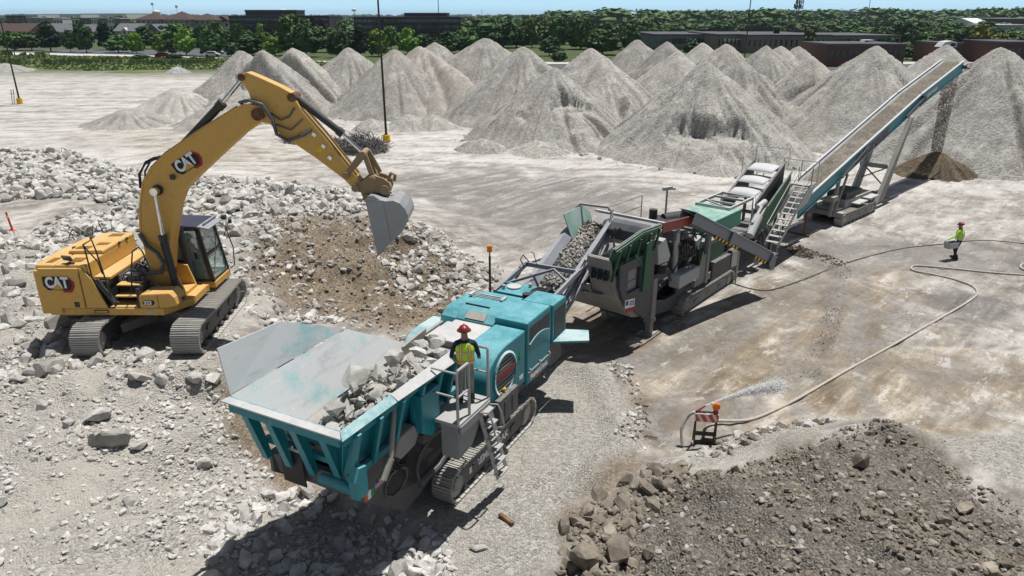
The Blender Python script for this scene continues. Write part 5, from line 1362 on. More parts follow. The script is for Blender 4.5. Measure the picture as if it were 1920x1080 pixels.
a0 = [(3.95 + 1.25 * i / 12, 2.42 + .22 * math.sin(math.pi * (.15 + .75 * i / 12))) for i in range(13)]
for p, q in zip(a0, a0[1:]): m.bar((p[0], -1.525, p[1]), (q[0], -1.525, q[1]), .05, .05)
m.build("arched_trim", M['teal_dusty'], dp)
m = MB(); m.prism([(3.95, 2.36)] + a0 + [(5.20, 2.36)], -1.53, -1.515); m.build("cover_panel", TE, dp)
m = MB(); m.bar((3.9, -1.53, 1.72), (5.3, -1.53, 1.72), .02, .03)
for x in (4.0, 4.6, 5.2): m.bx(x - .03, x + .03, -1.55, -1.52, 1.65, 1.80)
m.build("cover_latches", M['alu'], dp)
letter("cover_lettering", "PREMIERTRAK", .20, M['white'], dp, (4.56, -1.527, 1.53), (1, 0, 0), (0, 0, 1), .008, .86)
m = MB(); m.bx(4.35, 4.65, -1.528, -1.522, 1.38, 1.44); m.build("orange_stripe", M['sticker_orange'], dp)
m = MB(); m.prism([(5.40, 1.92), (6.38, 1.92), (6.38, 3.02), (6.28, 3.10), (5.40, 3.12)], -1.53, -.58); bx3 = m.build("radiator_cover", TE, JC, bevel=.05)
m = MB(); m.bx(5.52, 6.25, -1.538, -1.52, 2.08, 2.92); m.build("radiator_grille", M['mesh_dark'], bx3)
m = MB(); m.plate([(5.36, -1.56, 1.98), (6.32, -1.54, 1.98), (6.52, -2.18, 2.0), (5.86, -2.46, 2.0)], .07); fl = m.build("open_flap", M['teal_dusty'], JC, bevel=.015)
m = MB(); m.bx(6.2, 6.32, -2.1, -2.0, 2.0, 2.03); m.build("flap_handle", BK, fl)
m = MB(); m.cyl((5.45, -1.5, 1.2), (5.75, -2.2, 1.95), .02); m.build("flap_stay", BK, JC)
m = MB(); m.bx(3.2, 6.3, -1.2, -.7, 1.0, 1.9); m.bx(5.4, 6.2, -1.45, -1.3, 1.2, 1.9); m.build("engine_frame", CH, JC)
# transverse hood, deck, fender, tank
m = MB()
hp = [(5.50, 2.45), (5.50, 3.10), (5.42, 3.16), (4.35, 3.18), (4.05, 3.12), (3.78, 2.95), (3.66, 2.72), (3.66, 2.45)]
m.prism(hp, -.60, .62)
m.prism([(5.48, 2.45), (5.48, 3.06), (5.40, 3.12), (4.35, 3.14), (4.08, 3.08), (3.82, 2.92), (3.70, 2.70), (3.70, 2.45)], .64, .95)
m.prism([(5.44, 2.45), (5.44, 2.98), (5.36, 3.05), (4.35, 3.07), (4.12, 3.02), (3.90, 2.88), (3.78, 2.68), (3.78, 2.45)], .97, 1.16)
hd_ = m.build("crusher_hood", TE, JC, bevel=.03)
m = MB()
for x in (4.9, 5.0, 5.1): m.bar((x, -.25, 3.185), (x, .85, 3.185), .025, .02)
for yy in (-.2, .8): m.bx(4.85, 5.15, yy - .04, yy + .04, 3.18, 3.23)
m.build("hood_rails", PS, hd_)
m = MB(); m.bar((4.3, -.15, 3.19), (4.3, .6, 3.19), .03, .03); m.bar((3.74, -.2, 2.92), (3.74, .5, 2.92), .03, .04)
for yy in (-.25, .45): m.box((3.70, yy, 2.82), (.08, .14, .07))
m.build("hood_handles", BK, hd_)
m = MB(); m.plate([(3.80, -.25, 2.995), (3.80, .35, 2.995), (4.02, .35, 3.125), (4.02, -.25, 3.125)], -.006); m.build("scuffed_badge", M['dusty_grey'], hd_)
m = MB(); m.bx(2.55, 3.66, -.58, .80, 2.55, 2.86); m.prism([(2.5, 2.86), (3.66, 2.90), (3.66, 2.96), (2.5, 2.90)], -.55, .55); m.build("crusher_deck", PS, JC, bevel=.015)
m = MB()
m.prism([(1.6, 2.55), (2.6, 2.55), (2.6, 3.05), (1.6, 2.95)], .78, .84); m.prism([(.55, 2.55), (2.6, 2.55), (2.6, 3.02), (.55, 2.9)], -.84, -.78); m.bx(2.52, 2.58, -.8, .8, 2.5, 2.88)
m.build("crusher_throat", DG, JC)
m = MB()
fp = [(2.75, 1.7)] + [(3.55 - .85 * math.cos(a), 1.75 + .80 * math.sin(a)) for a in [i * math.pi / 12 for i in range(1, 7)]] + [(4.42, 2.55), (4.42, 1.7)]
m.prism(fp, 1.05, 1.78)
m.build("flywheel_cover", M['teal_dusty'], JC, bevel=.04, smooth=True)
m = MB(); m.cyl((2.65, .95, 2.8), (3.6, .95, 2.82), .05, n=10); m.bar((2.2, 1.0, 2.6), (2.9, 1.5, 2.3), .04, .06); m.build("throat_ram", DG, JC, smooth=True)
m = MB(); m.bx(6.35, 7.25, -.20, .78, 1.9, 2.82); tk = m.build("oil_tank", TE, JC, bevel=.03)
m = MB(); m.cyl((6.85, .42, 2.82), (6.85, .42, 2.87), .22, n=20); m.cyl((6.6, .65, 2.82), (6.6, .65, 2.95), .05); m.cyl((7.1, .0, 2.82), (7.1, .0, 2.93), .05); m.build("tank_cap", PS, tk, smooth=True)
m = MB(); m.cyl((6.15, -.35, 2.3), (6.15, -.35, 3.0), .13, n=14); m.cyl((6.4, -.5, 2.5), (7.0, -.5, 2.6), .11, n=12); m.bx(5.6, 6.3, -.55, -.1, 2.2, 2.65); m.cyl((5.75, -.2, 2.6), (5.75, -.2, 2.95), .07); m.bx(6.4, 7.4, -.9, -.25, 1.7, 2.4)
m.build("engine_block", M['mesh_dark'], JC, smooth=True)
m = MB()
for k in range(6): m.tube([(6.2, -.25 - .06 * k, 2.7), (6.6, -.3 - .07 * k, 2.95 - .02 * k), (7.0, -.35 - .07 * k, 2.9), (7.5, -.5 - .05 * k, 2.55)], .03)
m.tube([(5.9, -.5, 2.8), (6.2, -.62, 3.0), (6.6, -.7, 2.9), (7.1, -.8, 2.6)], .05)
m.build("engine_hoses", M['hose_black'], JC, smooth=True)
m = MB(); m.cyl((6.55, 1.1, 2.35), (6.55, 1.1, 3.80), .035, n=10); m.cyl((6.55, 1.1, 3.75), (6.55, 1.1, 3.95), .022, n=8); m.bx(6.42, 6.68, .98, 1.22, 2.3, 2.62); ms = m.build("beacon_mast", BK, JC, smooth=True)
m = MB(); m.cyl((6.55, 1.1, 3.95), (6.55, 1.1, 4.14), .085, .075, n=14); m.build("beacon_lamp", M['orange'], ms, smooth=True)
# discharge conveyor
cz_ = lambda x: 1.60 + (x - 6.6) * .32
m = MB()
for sy in (-.62, .62):
    m.plate([(6.6, sy, cz_(6.6) - .10), (12.35, sy, cz_(12.35) - .10), (12.35, sy, cz_(12.35) + .38), (6.6, sy, cz_(6.6) + .38)], .05 if sy < 0 else -.05)
    m.bar((6.6, sy * 1.08, cz_(6.6) + .38), (12.35, sy * 1.08, cz_(12.35) + .38), .16, .04)
    m.bar((6.6, sy * 1.05, cz_(6.6) - .1), (12.3, sy * 1.05, cz_(12.3) - .1), .10, .06)
    m.plate([(8.2, sy * .96, cz_(8.2) + .36), (12.1, sy * .96, cz_(12.1) + .36), (12.1, sy * .66, cz_(12.1) + .12), (8.2, sy * .66, cz_(8.2) + .12)], .02)
CV = m.build("discharge_conveyor", M['blue_steel'], JC, bevel=.008)
m = MB()
for sy in (-.72, .72):
    m.bar((7.4, sy, cz_(7.4) - .42), (11.2, sy, cz_(11.2) - .38), .07, .09); m.bar((11.2, sy, cz_(11.2) - .38), (12.2, sy, cz_(12.2) - .08), .06, .08)
    for k in range(6): m.bar((7.5 + .66 * k, sy, cz_(7.5 + .66 * k) - .42), (7.9 + .66 * k, sy, cz_(7.9 + .66 * k) - .08), .05, .05)
    m.cyl((8.0, sy * 1.12, cz_(8.0) - .25), (10.6, sy * 1.10, cz_(10.6) + .02), .045, n=10)
m.build("lower_truss", M['blue_steel'], CV)
m = MB(); m.plate([(6.6, -.55, cz_(6.6) + .08), (12.3, -.55, cz_(12.3) + .08), (12.3, .55, cz_(12.3) + .08), (6.6, .55, cz_(6.6) + .08)], .03); m.cyl((12.3, -.55, cz_(12.3)), (12.3, .55, cz_(12.3)), .13, n=16); m.build("conveyor_belt", M['belt'], CV)
m = MB()
for sy in (-.70, .70): m.tube([(12.0, sy, cz_(12.0) + .3), (12.25, sy, cz_(12.25) + .62), (12.30, sy * .75, cz_(12.3) + .78)], .05)
m.bar((12.30, -.55, cz_(12.3) + .78), (12.30, .55, cz_(12.3) + .78), .10, .07)
m.plate([(12.15, -.70, cz_(12.1) + .38), (12.42, -.70, cz_(12.1) + .38), (12.35, -.70, cz_(12.3) + .7), (12.25, -.66, cz_(12.3) + .7)], .03)
m.build("conveyor_head_guard", GS, CV, smooth=True)
m = MB(); m.cyl((11.9, -.95, cz_(11.9) + .2), (11.9, -.62, cz_(11.9) + .2), .12, n=12); m.bar((11.95, -.7, cz_(11.9)), (12.15, -1.1, cz_(12) + .2), .08, .1)
for k in range(4): m.tube([(11.9, -.9, cz_(11.9) + .1), (11.7, -1.0 - .03 * k, cz_(11.2) - .12 - .05 * k), (11.1, -.85, cz_(11.1) - .2), (10.4, -.72, cz_(10.4) - .05), (9.0, -.72, cz_(9.0))], .018)
m.build("head_motor", M['mesh_dark'], CV, smooth=True)
m = MB()
for k in range(12):
    x = 7.2 + k * .42; m.cyl((x, -.6, cz_(x) - .02), (x, .6, cz_(x) - .02), .05, n=8)
m.build("belt_rollers", GS, CV, smooth=True)
m = MB()
for sy in (-.92, .92):
    m.bar((6.5, sy, 2.70), (8.7, sy, 2.96), .09, .16); m.bar((8.6, sy, 2.95), (9.9, sy * .8, cz_(9.9) + .2), .05, .07); m.bar((7.0, sy, 2.2), (8.3, sy, 2.85), .05, .08)
    m.cyl((8.6, sy, 2.9), (9.35, sy * .85, 2.75), .035)
m.bar((8.65, -.92, 2.96), (8.65, .92, 2.96), .07, .14); m.bar((7.1, .92, 2.76), (8.6, -.1, 2.94), .05, .08); m.bar((8.6, -.1, 2.94), (7.9, -.9, 2.86), .05, .08)
m.build("lifting_frame", M['blue_steel'], JC)
m = MB(); m.tube([(8.3, .8, 2.95), (8.2, .9, 3.25), (8.5, .95, 3.3), (8.7, .8, 3.0)], .018); m.tube([(8.6, .5, 3.0), (8.45, .55, 3.45), (8.35, .6, 3.5)], .012); m.tube([(9.7, -.75, cz_(9.7) + .3), (9.4, -.85, cz_(9.7) + .55), (9.2, -.75, cz_(9.2) + .4)], .02); m.build("frame_hoses", M['hose_black'], JC, smooth=True)

def heap_strip(name, parent, fn, x0, x1, w, n, lo, hi, mat, seed, hump=.12, kind='stuff'):
    """stones lying on a belt: fn(x) is the belt height"""
    rg = np.random.default_rng(seed)
    x = rg.uniform(x0, x1, n); y = rg.normal(0, w * .42, n); y = np.clip(y, -w, w)
    s = lo * (hi / lo) ** (rg.uniform(0, 1, n) ** 1.8)
    z = np.array([fn(q) for q in x]) + hump * (1 - (y / w) ** 2) * rg.uniform(.2, 1, n) + s * .2
    v, f, _ = merge_rocks(np.column_stack([x, y, z]), s * .5, rot_mats(n, rg, .6), T_SML, rg)
    o = link(name, np_mesh(name, v, f, False), M[mat], parent)
    return tag(o, kind=kind)
# what lies on the conveyor and in the hopper stands on the machine but is not part of it
mt = heap_strip("crushed_stone", None, lambda x: cz_(x) + .10, 7.2, 12.3, .46, 2600, .05, .22, 'rock_grey', 71, .10)
mt.location = JAW_O; mt.rotation_euler = (0, 0, R(62.5))
rg = np.random.default_rng(77)
n = 900
hx = rg.uniform(-2.5, 2.0, n); hy = rg.uniform(-.9, .55, n)
hz = 2.72 + np.maximum(0, .95 - .42 * np.abs(hx + .4) - .55 * np.maximum(0, hy + .35)) * rg.uniform(.2, .95, n)
hs = .10 * (.5 / .10) ** (rg.uniform(0, 1, n) ** 2.2)
hy = np.clip(hy, -1.0 - .0 * hz, .62)
v, f, _ = merge_rocks(np.column_stack([hx, hy, hz]), hs * .5, rot_mats(n, rg, .6), T_SML, rg)
o = link("hopper_rubble", np_mesh("hopper_rubble", v, f, False), M['rock_white'], None, JAW_O, (0, 0, R(62.5))); tag(o, kind='stuff')
big = [(-1.6, .18, 3.12, .62), (-.85, .25, 3.45, .95), (-.55, -.15, 3.45, .75), (.35, .1, 3.42, .85), (-1.0, -.35, 3.30, .70), (-1.45, -.55, 3.15, .55), (.9, -.15, 3.38, .60), (1.25, .05, 3.36, .62), (1.6, -.2, 3.34, .58), (-.2, -.55, 3.35, .60), (.35, -.55, 3.36, .5), (-2.05, -.1, 2.98, .45), (.75, -.6, 3.3, .48), (2.0, .05, 3.2, .6), (-.1, .35, 3.25, .42), (-1.95, -.6, 3.0, .38), (-1.2, .0, 3.42, .40), (1.3, -.5, 3.25, .5), (1.75, .35, 3.1, .55)]
cj, sj = math.cos(R(62.5)), math.sin(R(62.5))
for i, (x, y, z, s) in enumerate(big):
    wx = JAW_O[0] + x * cj - y * sj; wy = JAW_O[1] + x * sj + y * cj
    o = link("rock", tmpl_mesh('rock_white' if i % 5 else 'rock_grey', i % 14), None, None, (wx, wy, JAW_O[2] + z - .06), (rg.uniform(-.4, .4), rg.uniform(-.4, .4), rg.uniform(0, 6)), (s * .40, s * .40, s * .37))
    lab = {0: "pale block at the rear edge of the rock heap in the hopper", 1: "tallest pale block standing on the rock heap in the hopper", 3: "large pale block at the front middle of the hopper heap"}.get(i, "pale concrete block lying in the teal hopper")
    tag(o, lab, "rock", "concrete blocks in the hopper")
# ------------------------------------------------------------------ impact crusher with screen
IM_O = (5.41, 26.48, 0.0)
IC = thing("impact_crusher", "dusty green tracked impact crusher with red panel and white covered screen", "crusher", IM_O, 50)
GN, GB = M['green'], M['green_bright']
for yy in (-1.25, 1.25):
    crawler(IC, yy, .5, .42, 4.25, 0.0, .42, .20, DG, M['track'], fw=.6)
# feed hopper
m = MB(); m.plate([(-5.25, -1.52, 4.15), (-3.6, -1.52, 4.40), (-2.3, -1.5, 4.35), (-2.3, -.95, 3.0), (-4.9, -.95, 3.0)], .05); hw_ = m.build("hopper_side_plate", GN, IC, bevel=.006)
m = MB(); m.plate([(-2.3, -1.47, 4.34), (-3.6, -1.48, 4.39), (-5.25, -1.48, 4.14), (-4.9, -.92, 3.0), (-2.3, -.92, 3.0)], .015); m.build("hopper_lining", PS, IC)
m = MB(); m.plate([(-2.2, 1.15, 3.0), (-3.55, 1.1, 3.0), (-3.85, 1.5, 4.48), (-2.6, 1.6, 4.52), (-2.2, 1.5, 4.2)], .05); m.build("hopper_side_plate", M['hopper_pale'], IC)
m = MB(); m.plate([(-3.3, -.95, 2.75), (-3.0, 1.05, 2.75), (-1.6, 1.5, 4.15), (-1.6, -1.4, 4.15)], .05); m.bar((-1.62, -1.45, 4.17), (-1.62, 1.6, 4.17), .12, .06); m.build("hopper_end_plate", PS, IC)
m = MB(); m.plate([(-4.9, -.9, 2.35), (-2.3, -.9, 2.35), (-2.3, 1.0, 2.35), (-4.9, 1.0, 2.35)], .08); m.build("feeder_pan", DG, IC)
m = MB()
for x in (-5.0, -4.4, -3.75, -3.1, -2.5):
    m.plate([(x - .04, -1.56, 4.05 + .08 * (x + 5)), (x + .04, -1.56, 4.05 + .08 * (x + 5)), (x + .04, -1.3, 2.95), (x - .04, -1.3, 2.95)], .07)
m.bar((-5.2, -1.56, 4.02), (-3.6, -1.56, 4.28), .08, .1); m.bar((-3.6, -1.56, 4.28), (-2.3, -1.54, 4.22), .08, .1); m.bar((-5.0, -1.42, 3.45), (-2.3, -1.40, 3.5), .08, .12)
m.build("hopper_ribs", GN, IC, bevel=.006)
m = MB(); m.plate([(-3.35, -1.50, 3.9), (-3.0, -1.50, 3.95), (-3.05, -1.50, 2.2), (-3.45, -1.50, 2.2)], .12); m.bar((-3.9, -1.5, 3.6), (-3.2, -1.5, 3.0), .08, .12); m.build("hopper_leg", GN, IC, bevel=.01)
m = MB(); m.plate([(-2.32, -1.56, 4.38), (0.0, -1.56, 4.18), (0.03, -1.56, 3.86), (-2.3, -1.56, 4.02)], .05); rp = m.build("red_panel", M['red_paint'], IC, bevel=.008)
# chute body under the hopper
m = MB(); m.prism([(-5.15, 3.75), (-5.05, 3.2), (-4.75, 2.35), (-3.6, 1.25), (-3.1, 1.12), (-2.9, 2.2), (-2.9, 3.0), (-4.9, 3.1)], -1.36, -.42); m.prism([(-5.02, 2.35), (-4.75, 2.3), (-3.6, 1.25), (-3.1, 1.12), (-2.9, 2.2), (-2.9, 2.35)], -.42, 1.25); m.build("feeder_body", DG, IC, bevel=.03)
m = MB(); m.plate([(-4.86, 1.25, 2.1), (-4.86, -.45, 2.1), (-4.92, -.45, 2.62), (-4.92, 1.25, 2.62)], .05); m.build("rear_plate", DG, IC)
m = MB()
for yy in (-1.18, -.94, -.70):
    m = MB()
    for k in range(5): m.cyl((-5.12 + .02 * k, yy, 3.0 + .07 * k), (-5.12 + .02 * k, yy, 3.035 + .07 * k), .10, n=10)
    m.build("feeder_spring", M['mesh_dark'], IC)
m = MB(); m.bx(-5.2, -5.0, -1.3, -.48, 3.38, 3.72); m.build("spring_seat", DG, IC, bevel=.02)
sp_out = [(-4.85, 3.48), (-4.78, 2.7), (-4.5, 2.15), (-3.1, 1.10), (-2.7, 1.15), (-2.55, 2.3), (-2.6, 3.5)]
pl = holed("side_panel", sp_out, [[(-4.3, 2.35), (-3.5, 2.35), (-3.5, 3.15), (-4.3, 3.15)]], -1.52, -1.44, M['slate'], IC)
m = MB(); m.bx(-4.2, -3.6, -1.40, -1.2, 2.72, 3.1); m.bx(-4.2, -3.55, -1.40, -1.15, 2.36, 2.68); m.build("control_box", GS, IC, bevel=.02)
m = MB(); m.plate([(-4.40, -1.525, 1.72), (-3.78, -1.525, 1.62), (-3.78, -1.525, 2.06), (-4.40, -1.525, 2.16)], .006); st = m.build("safety_sign", M['white'], pl)
m = MB(); m.plate([(-4.40, -1.532, 1.72), (-3.78, -1.532, 1.62), (-3.78, -1.532, 1.76), (-4.40, -1.532, 1.86)], .004); m.build("sign_band", M['decal_red'], st)
m = MB(); m.plate([(-4.36, -1.532, 1.96), (-4.2, -1.532, 1.935), (-4.2, -1.532, 2.09), (-4.36, -1.532, 2.115)], .004)
for k in range(3): m.plate([(-4.12, -1.532, 1.90 + .06 * k), (-3.82, -1.532, 1.85 + .06 * k), (-3.82, -1.532, 1.88 + .06 * k), (-4.12, -1.532, 1.93 + .06 * k)], .004)
m.build("sign_print", M['sticker_blue'], st)
# main frame
frm = [(-2.9, 2.15), (-2.6, 1.0), (-1.9, .72), (-.5, .50), (0.0, .55), (4.9, .75), (5.2, 1.4), (5.1, 1.7), (0.2, 1.45), (-.1, 1.7), (-.9, 2.3), (-2.4, 2.3)]
hexh = [(-1.85, 1.30), (-1.2, 1.08), (-.25, 1.08), (-.2, 1.45), (-1.0, 1.95), (-1.75, 1.90)]
for y0, y1 in ((-1.22, -1.12), (1.12, 1.22)): holed("chassis_plate", frm, [hexh], y0, y1, M['slate'], IC)
m = MB()
for a, b in zip(hexh, hexh[1:] + hexh[:1]): m.bar((a[0], -1.23, a[1]), (b[0], -1.23, b[1]), .10, .07)
m.build("opening_rim", M['slate'], IC)
m = MB(); m.bx(-2.6, 5.0, -.6, .6, .7, 1.4); m.bx(-2.4, -.2, -.9, .9, 1.4, 2.2); m.cyl((-1.5, -.9, 1.3), (-.6, -.9, 1.6), .08); m.bx(.5, .8, -1.2, 1.2, .5, .9); m.bx(3.7, 4.0, -1.2, 1.2, .5, .9); m.build("inner_frame", M['mesh_dark'], IC)
for yy in (-1.15, .75):
    m = MB(); m.bx(-2.10, -1.80, yy - .14, yy + .14, .55, 2.2); m.bx(-2.07, -1.83, yy - .11, yy + .11, .06, .6); m.bx(-2.2, -1.7, yy - .22, yy + .22, .0, .07); m.bx(-2.12, -1.78, yy - .16, yy + .16, .5, .62); m.build("support_leg", DG, IC, bevel=.012)
m = MB(); m.bx(5.15, 5.35, -1.35, -1.15, .1, 1.6); m.bx(5.08, 5.42, -1.42, -1.08, .0, .1); m.build("support_leg", DG, IC, bevel=.01)
m = MB(); m.bx(5.15, 5.35, .8, 1.0, .1, 1.6); m.bx(5.08, 5.42, .73, 1.07, .0, .1); m.build("support_leg", DG, IC, bevel=.01)
# crusher box, flywheels, engine
m = MB(); m.bx(-2.4, -.9, -.9, .9, 2.2, 3.85); m.prism([(-2.4, 3.85), (-2.2, 4.05), (-1.2, 4.05), (-.9, 3.7)], -.85, .85); m.build("crusher_box", M['slate'], IC, bevel=.02)
m = MB(); m.prism([(-2.05, 3.45), (-1.5, 3.6), (-1.05, 2.85), (-1.15, 2.65), (-1.9, 2.7)], -1.32, -.95); m.build("belt_guard", PS, IC, bevel=.02)
m = MB()
for k in range(6): m.cyl((-1.55, -1.2, 2.32 + .06 * k), (-1.55, -1.2, 2.355 + .06 * k), .26, n=14)
m.build("coil_spring", M['mesh_dark'], IC)
m = MB(); m.cyl((-.42, -1.2, 1.8), (-.42, -1.2, 3.55), .11, n=14); m.cyl((-.42, -1.2, 3.5), (-.2, -1.1, 3.75), .10, n=12); m.build("exhaust_pipe", PS, IC, smooth=True)
m = MB()
rg = np.random.default_rng(5)
for k in range(16):
    x = -.9 + 2.1 * rg.random(); z = 2.0 + 1.5 * rg.random(); sx, sz = .15 + .25 * rg.random(), .12 + .3 * rg.random()
    m.bx(x, x + sx, -1.15 - .2 * rg.random(), -.6, z, z + sz)
for k in range(6):
    x = -.7 + 1.8 * rg.random(); z = 2.1 + 1.2 * rg.random(); r = .08 + .12 * rg.random(); m.cyl((x, -1.32, z), (x, -.8, z), r, n=14)
m.bx(-.9, 1.4, -.9, .9, 1.7, 3.3)
m.build("engine_block", M['charcoal'], IC, bevel=.012)
m = MB()
for k in range(9):
    x = -.6 + .2 * k; m.tube([(x, -1.2, 2.0 + .1 * (k % 4)), (x + .2, -1.38, 2.5), (x + .1, -1.36, 3.0), (x + .35, -1.1, 3.4)], .025, 6)
m.build("engine_hoses", M['hose_black'], IC, smooth=True)
m = MB(); m.cyl((.62, -1.3, 2.35), (.62, -1.0, 2.35), .16, n=16); m.cyl((.95, -1.35, 3.05), (1.15, -1.3, 2.65), .17, n=14); m.build("air_filter", PS, IC, smooth=True)
m = MB(); m.bx(-.72, .88, -1.62, -1.15, 1.50, 2.02); m.build("fuel_tank", PS, IC, bevel=.05)
m = MB(); m.bx(.9, 2.3, -1.45, -1.3, 1.05, 1.35); m.bx(1.75, 1.95, -1.5, -1.3, 1.0, 3.4); m.plate([(1.0, -1.46, 1.3), (1.75, -1.46, 1.3), (1.75, -1.46, 2.2), (1.4, -1.46, 2.4), (1.2, -1.46, 1.8)], .04); m.bx(1.7, 3.0, -1.45, -1.1, 2.55, 2.7); m.build("service_frame", GS, IC, bevel=.008)
m = MB(); m.tube([(1.0, -1.5, 2.1), (1.0, -1.5, 3.1), (1.05, -1.5, 3.15), (1.4, -1.5, 3.15), (1.42, -1.5, 3.1), (1.42, -1.5, 2.3)], .025); m.bar((1.0, -1.5, 2.65), (1.42, -1.5, 2.65), .02, .02); m.build("grab_rail", GN, IC, smooth=True)
m = MB(); m.bx(2.4, 4.0, -1.2, .3, 1.4, 2.6); m.build("green_cabinet", GN, IC, bevel=.03)
m = MB(); m.bx(2.55, 4.3, -1.4, -1.0, .8, 1.6); m.bx(4.4, 5.0, -1.38, -1.0, .8, 1.7); m.build("tool_box", M['charcoal'], IC, bevel=.03)
m = MB(); m.plate([(4.42, -1.40, .95), (4.98, -1.40, .9), (4.98, -1.40, 1.6), (4.42, -1.40, 1.65)], .02); m.build("control_panel", PS, IC)
m = MB(); m.bx(2.7, 5.4, -1.2, .6, 2.6, 3.2); m.prism([(2.65, 3.2), (2.75, 3.32), (5.35, 3.32), (5.45, 3.2)], -1.22, .62); m.build("engine_canopy", GB, IC, bevel=.04)
m = MB(); m.cyl((.9, .1, 3.5), (1.6, -.3, 3.55), .26, n=16); m.bx(.3, 1.2, -.6, .5, 3.3, 3.6); m.cyl((.6, .4, 3.5), (.6, .4, 3.95), .16, n=14); m.build("intake_stack", M['mesh_dark'], IC, smooth=True)
m = MB(); m.tube([(-.9, 1.5, 3.2), (-.9, 1.5, 4.15), (1.6, 1.5, 4.15), (1.6, 1.5, 3.2)], .022); m.bar((-.9, 1.5, 3.7), (1.6, 1.5, 3.7), .02, .02); m.build("guard_rail", GS, IC, smooth=True)
m = MB(); m.bx(2.6, 2.9, .8, 1.2, 2.9, 3.15); m.cyl((2.75, 1.0, 2.6), (2.75, 1.0, 4.25), .04, n=10); cm_ = m.build("camera_mast", GS, IC, smooth=True)
m = MB(); m.box((2.72, .98, 4.32), (.42, .16, .14), (0, -6, -40)); m.cyl((2.83, .86, 4.31), (2.96, .74, 4.30), .06, n=10); m.build("camera_head", PS, cm_, bevel=.01)
# recirculating conveyor swung out to the side
A = Vector((-.35, -1.55, 4.15)); B = Vector((4.25, -2.75, 1.80))
d = (B - A).normalized(); sx = d.cross(Vector((0, 0, 1))).normalized(); up = sx.cross(d).normalized()
def q(t, s, u): return A.lerp(B, t) + sx * s + up * u
m = MB()
for s_ in (-.36, .36):
    m.plate([q(-.02, s_, -.18), q(1.02, s_, -.18), q(1.02, s_, .22), q(-.02, s_, .22)], .04 if s_ > 0 else -.04)
    m.bar(q(-.02, s_ * 1.1, .22), q(1.02, s_ * 1.1, .22), .12, .03)
m.plate([q(-.02, -.36, .24), q(1.0, -.36, .24), q(1.0, .36, .24), q(-.02, .36, .24)], .02)
RC = m.build("return_conveyor", M['blue_steel'], IC, bevel=.008)
m = MB(); m.plate([q(0, -.33, .05), q(1.0, -.33, .05), q(1.0, .33, .05), q(0, .33, .05)], .03); m.cyl(q(1.0, -.33, 0), q(1.0, .33, 0), .12, n=14); m.build("conveyor_belt", M['belt'], RC)
br = [q(.42, .42, .26), q(.47, .42, .26), q(.475, .42, -.22), q(.42, .42, -.22)]
m = MB(); m.plate(br, .04); bk_ = m.build("bracket_plate", M['blue_steel'], RC, bevel=.01)
m = MB()
for tt in (.433, .458): m.cyl(q(tt, .425, .05), q(tt, .44, .05), .075, n=14)
m.build("bracket_holes", M['black'], bk_)
m = MB(); m.plate([q(1.0, .40, .18), q(1.05, .40, .1), q(1.08, .40, -.38), q(1.04, .40, -.42), q(.99, .40, -.2)], .05); m.plate([q(1.0, -.36, .18), q(1.05, -.36, .1), q(1.08, -.36, -.38), q(1.04, -.36, -.42), q(.99, -.36, -.2)], .05); m.build("head_plate", M['blue_steel'], RC)
for k in range(16):
    t0 = .26 + .045 * k
    if .55 < t0 < .8: continue
    m = MB(); m.plate([q(t0, .385, -.30), q(t0 + .022, .385, -.30), q(t0 + .030, .385, -.19), q(t0 + .008, .385, -.19)], .02); m.build("hazard_stripe", M['yellow'], RC)
m = MB(); m.plate([q(.25, .375, -.31), q(1.0, .375, -.31), q(1.0, .375, -.18), q(.25, .375, -.18)], .03); m.build("hazard_band", M['black'], RC)
# transfer conveyor and inclined screen with three white covers
m = MB()
for sy in (-.95, .55):
    m.bar((4.6, sy, 3.38), (7.3, sy, 3.40), .08, .12)
for x in (4.65, 5.5, 6.4, 7.25): m.bar((x, -.95, 3.39), (x, .55, 3.39), .07, .09)
m.bar((4.65, -.95, 3.40), (5.5, .55, 3.40), .05, .06); m.bar((6.4, .55, 3.40), (7.25, -.95, 3.40), .05, .06); m.bar((7.25, -.95, 3.4), (5.4, -1.7, 3.35), .05, .07)
for x in (4.7, 7.2):
    for sy in (-.95, .55): m.bar((x, sy, 2.0), (x, sy, 3.35), .07, .07)
m.build("transfer_frame", PS, IC)
sz = lambda x: 2.95 + (x - 7.9) * .44
m = MB()
for sy in (-.82, .66):
    m.plate([(7.7, sy, sz(7.7) - .9), (11.0, sy, sz(11.0) - .9), (11.0, sy, sz(11.0) + .12), (7.7, sy, sz(7.7) + .12)], .05)
    m.bar((7.7, sy, sz(7.7) + .12), (11.0, sy, sz(11.0) + .12), .10, .06)
for x in (7.75, 9.3, 10.95): m.bar((x, -.82, sz(x) - .3), (x, .66, sz(x) - .3), .1, .14)
m.build("screen_box", M['charcoal'], IC, bevel=.008)
for i in range(3):
    xa = 7.85 + i * .92; xb = xa + .90
    n_ = 10; v = []; f = []
    for k in range(n_ + 1):
        y = -.72 + 1.28 * k / n_
        bow = .07 * math.sin(math.pi * k / n_) + .07 * abs(k / n_ - .5) * 2
        drop = .10 * abs(math.sin(2 * math.pi * k / n_)) if i < 3 else 0
        v += [(xa - .10, y, sz(xa) + .30 + bow), (xa + .45, y, sz(xa + .45) + .24 + .07 * math.sin(math.pi * k / n_)), (xb + .05, y, sz(xb) + .13 + .05 * math.sin(math.pi * k / n_))]
    for k in range(n_):
        for c_ in range(2): f.append((k * 3 + c_, k * 3 + c_ + 1, k * 3 + c_ + 4, k * 3 + c_ + 3))
    mm = MB(); mm.add(v, f)
    cv = mm.build("screen_cover", M['white_cover'], IC, smooth=True)
    so = cv.modifiers.new("thick", 'SOLIDIFY'); so.thickness = .03
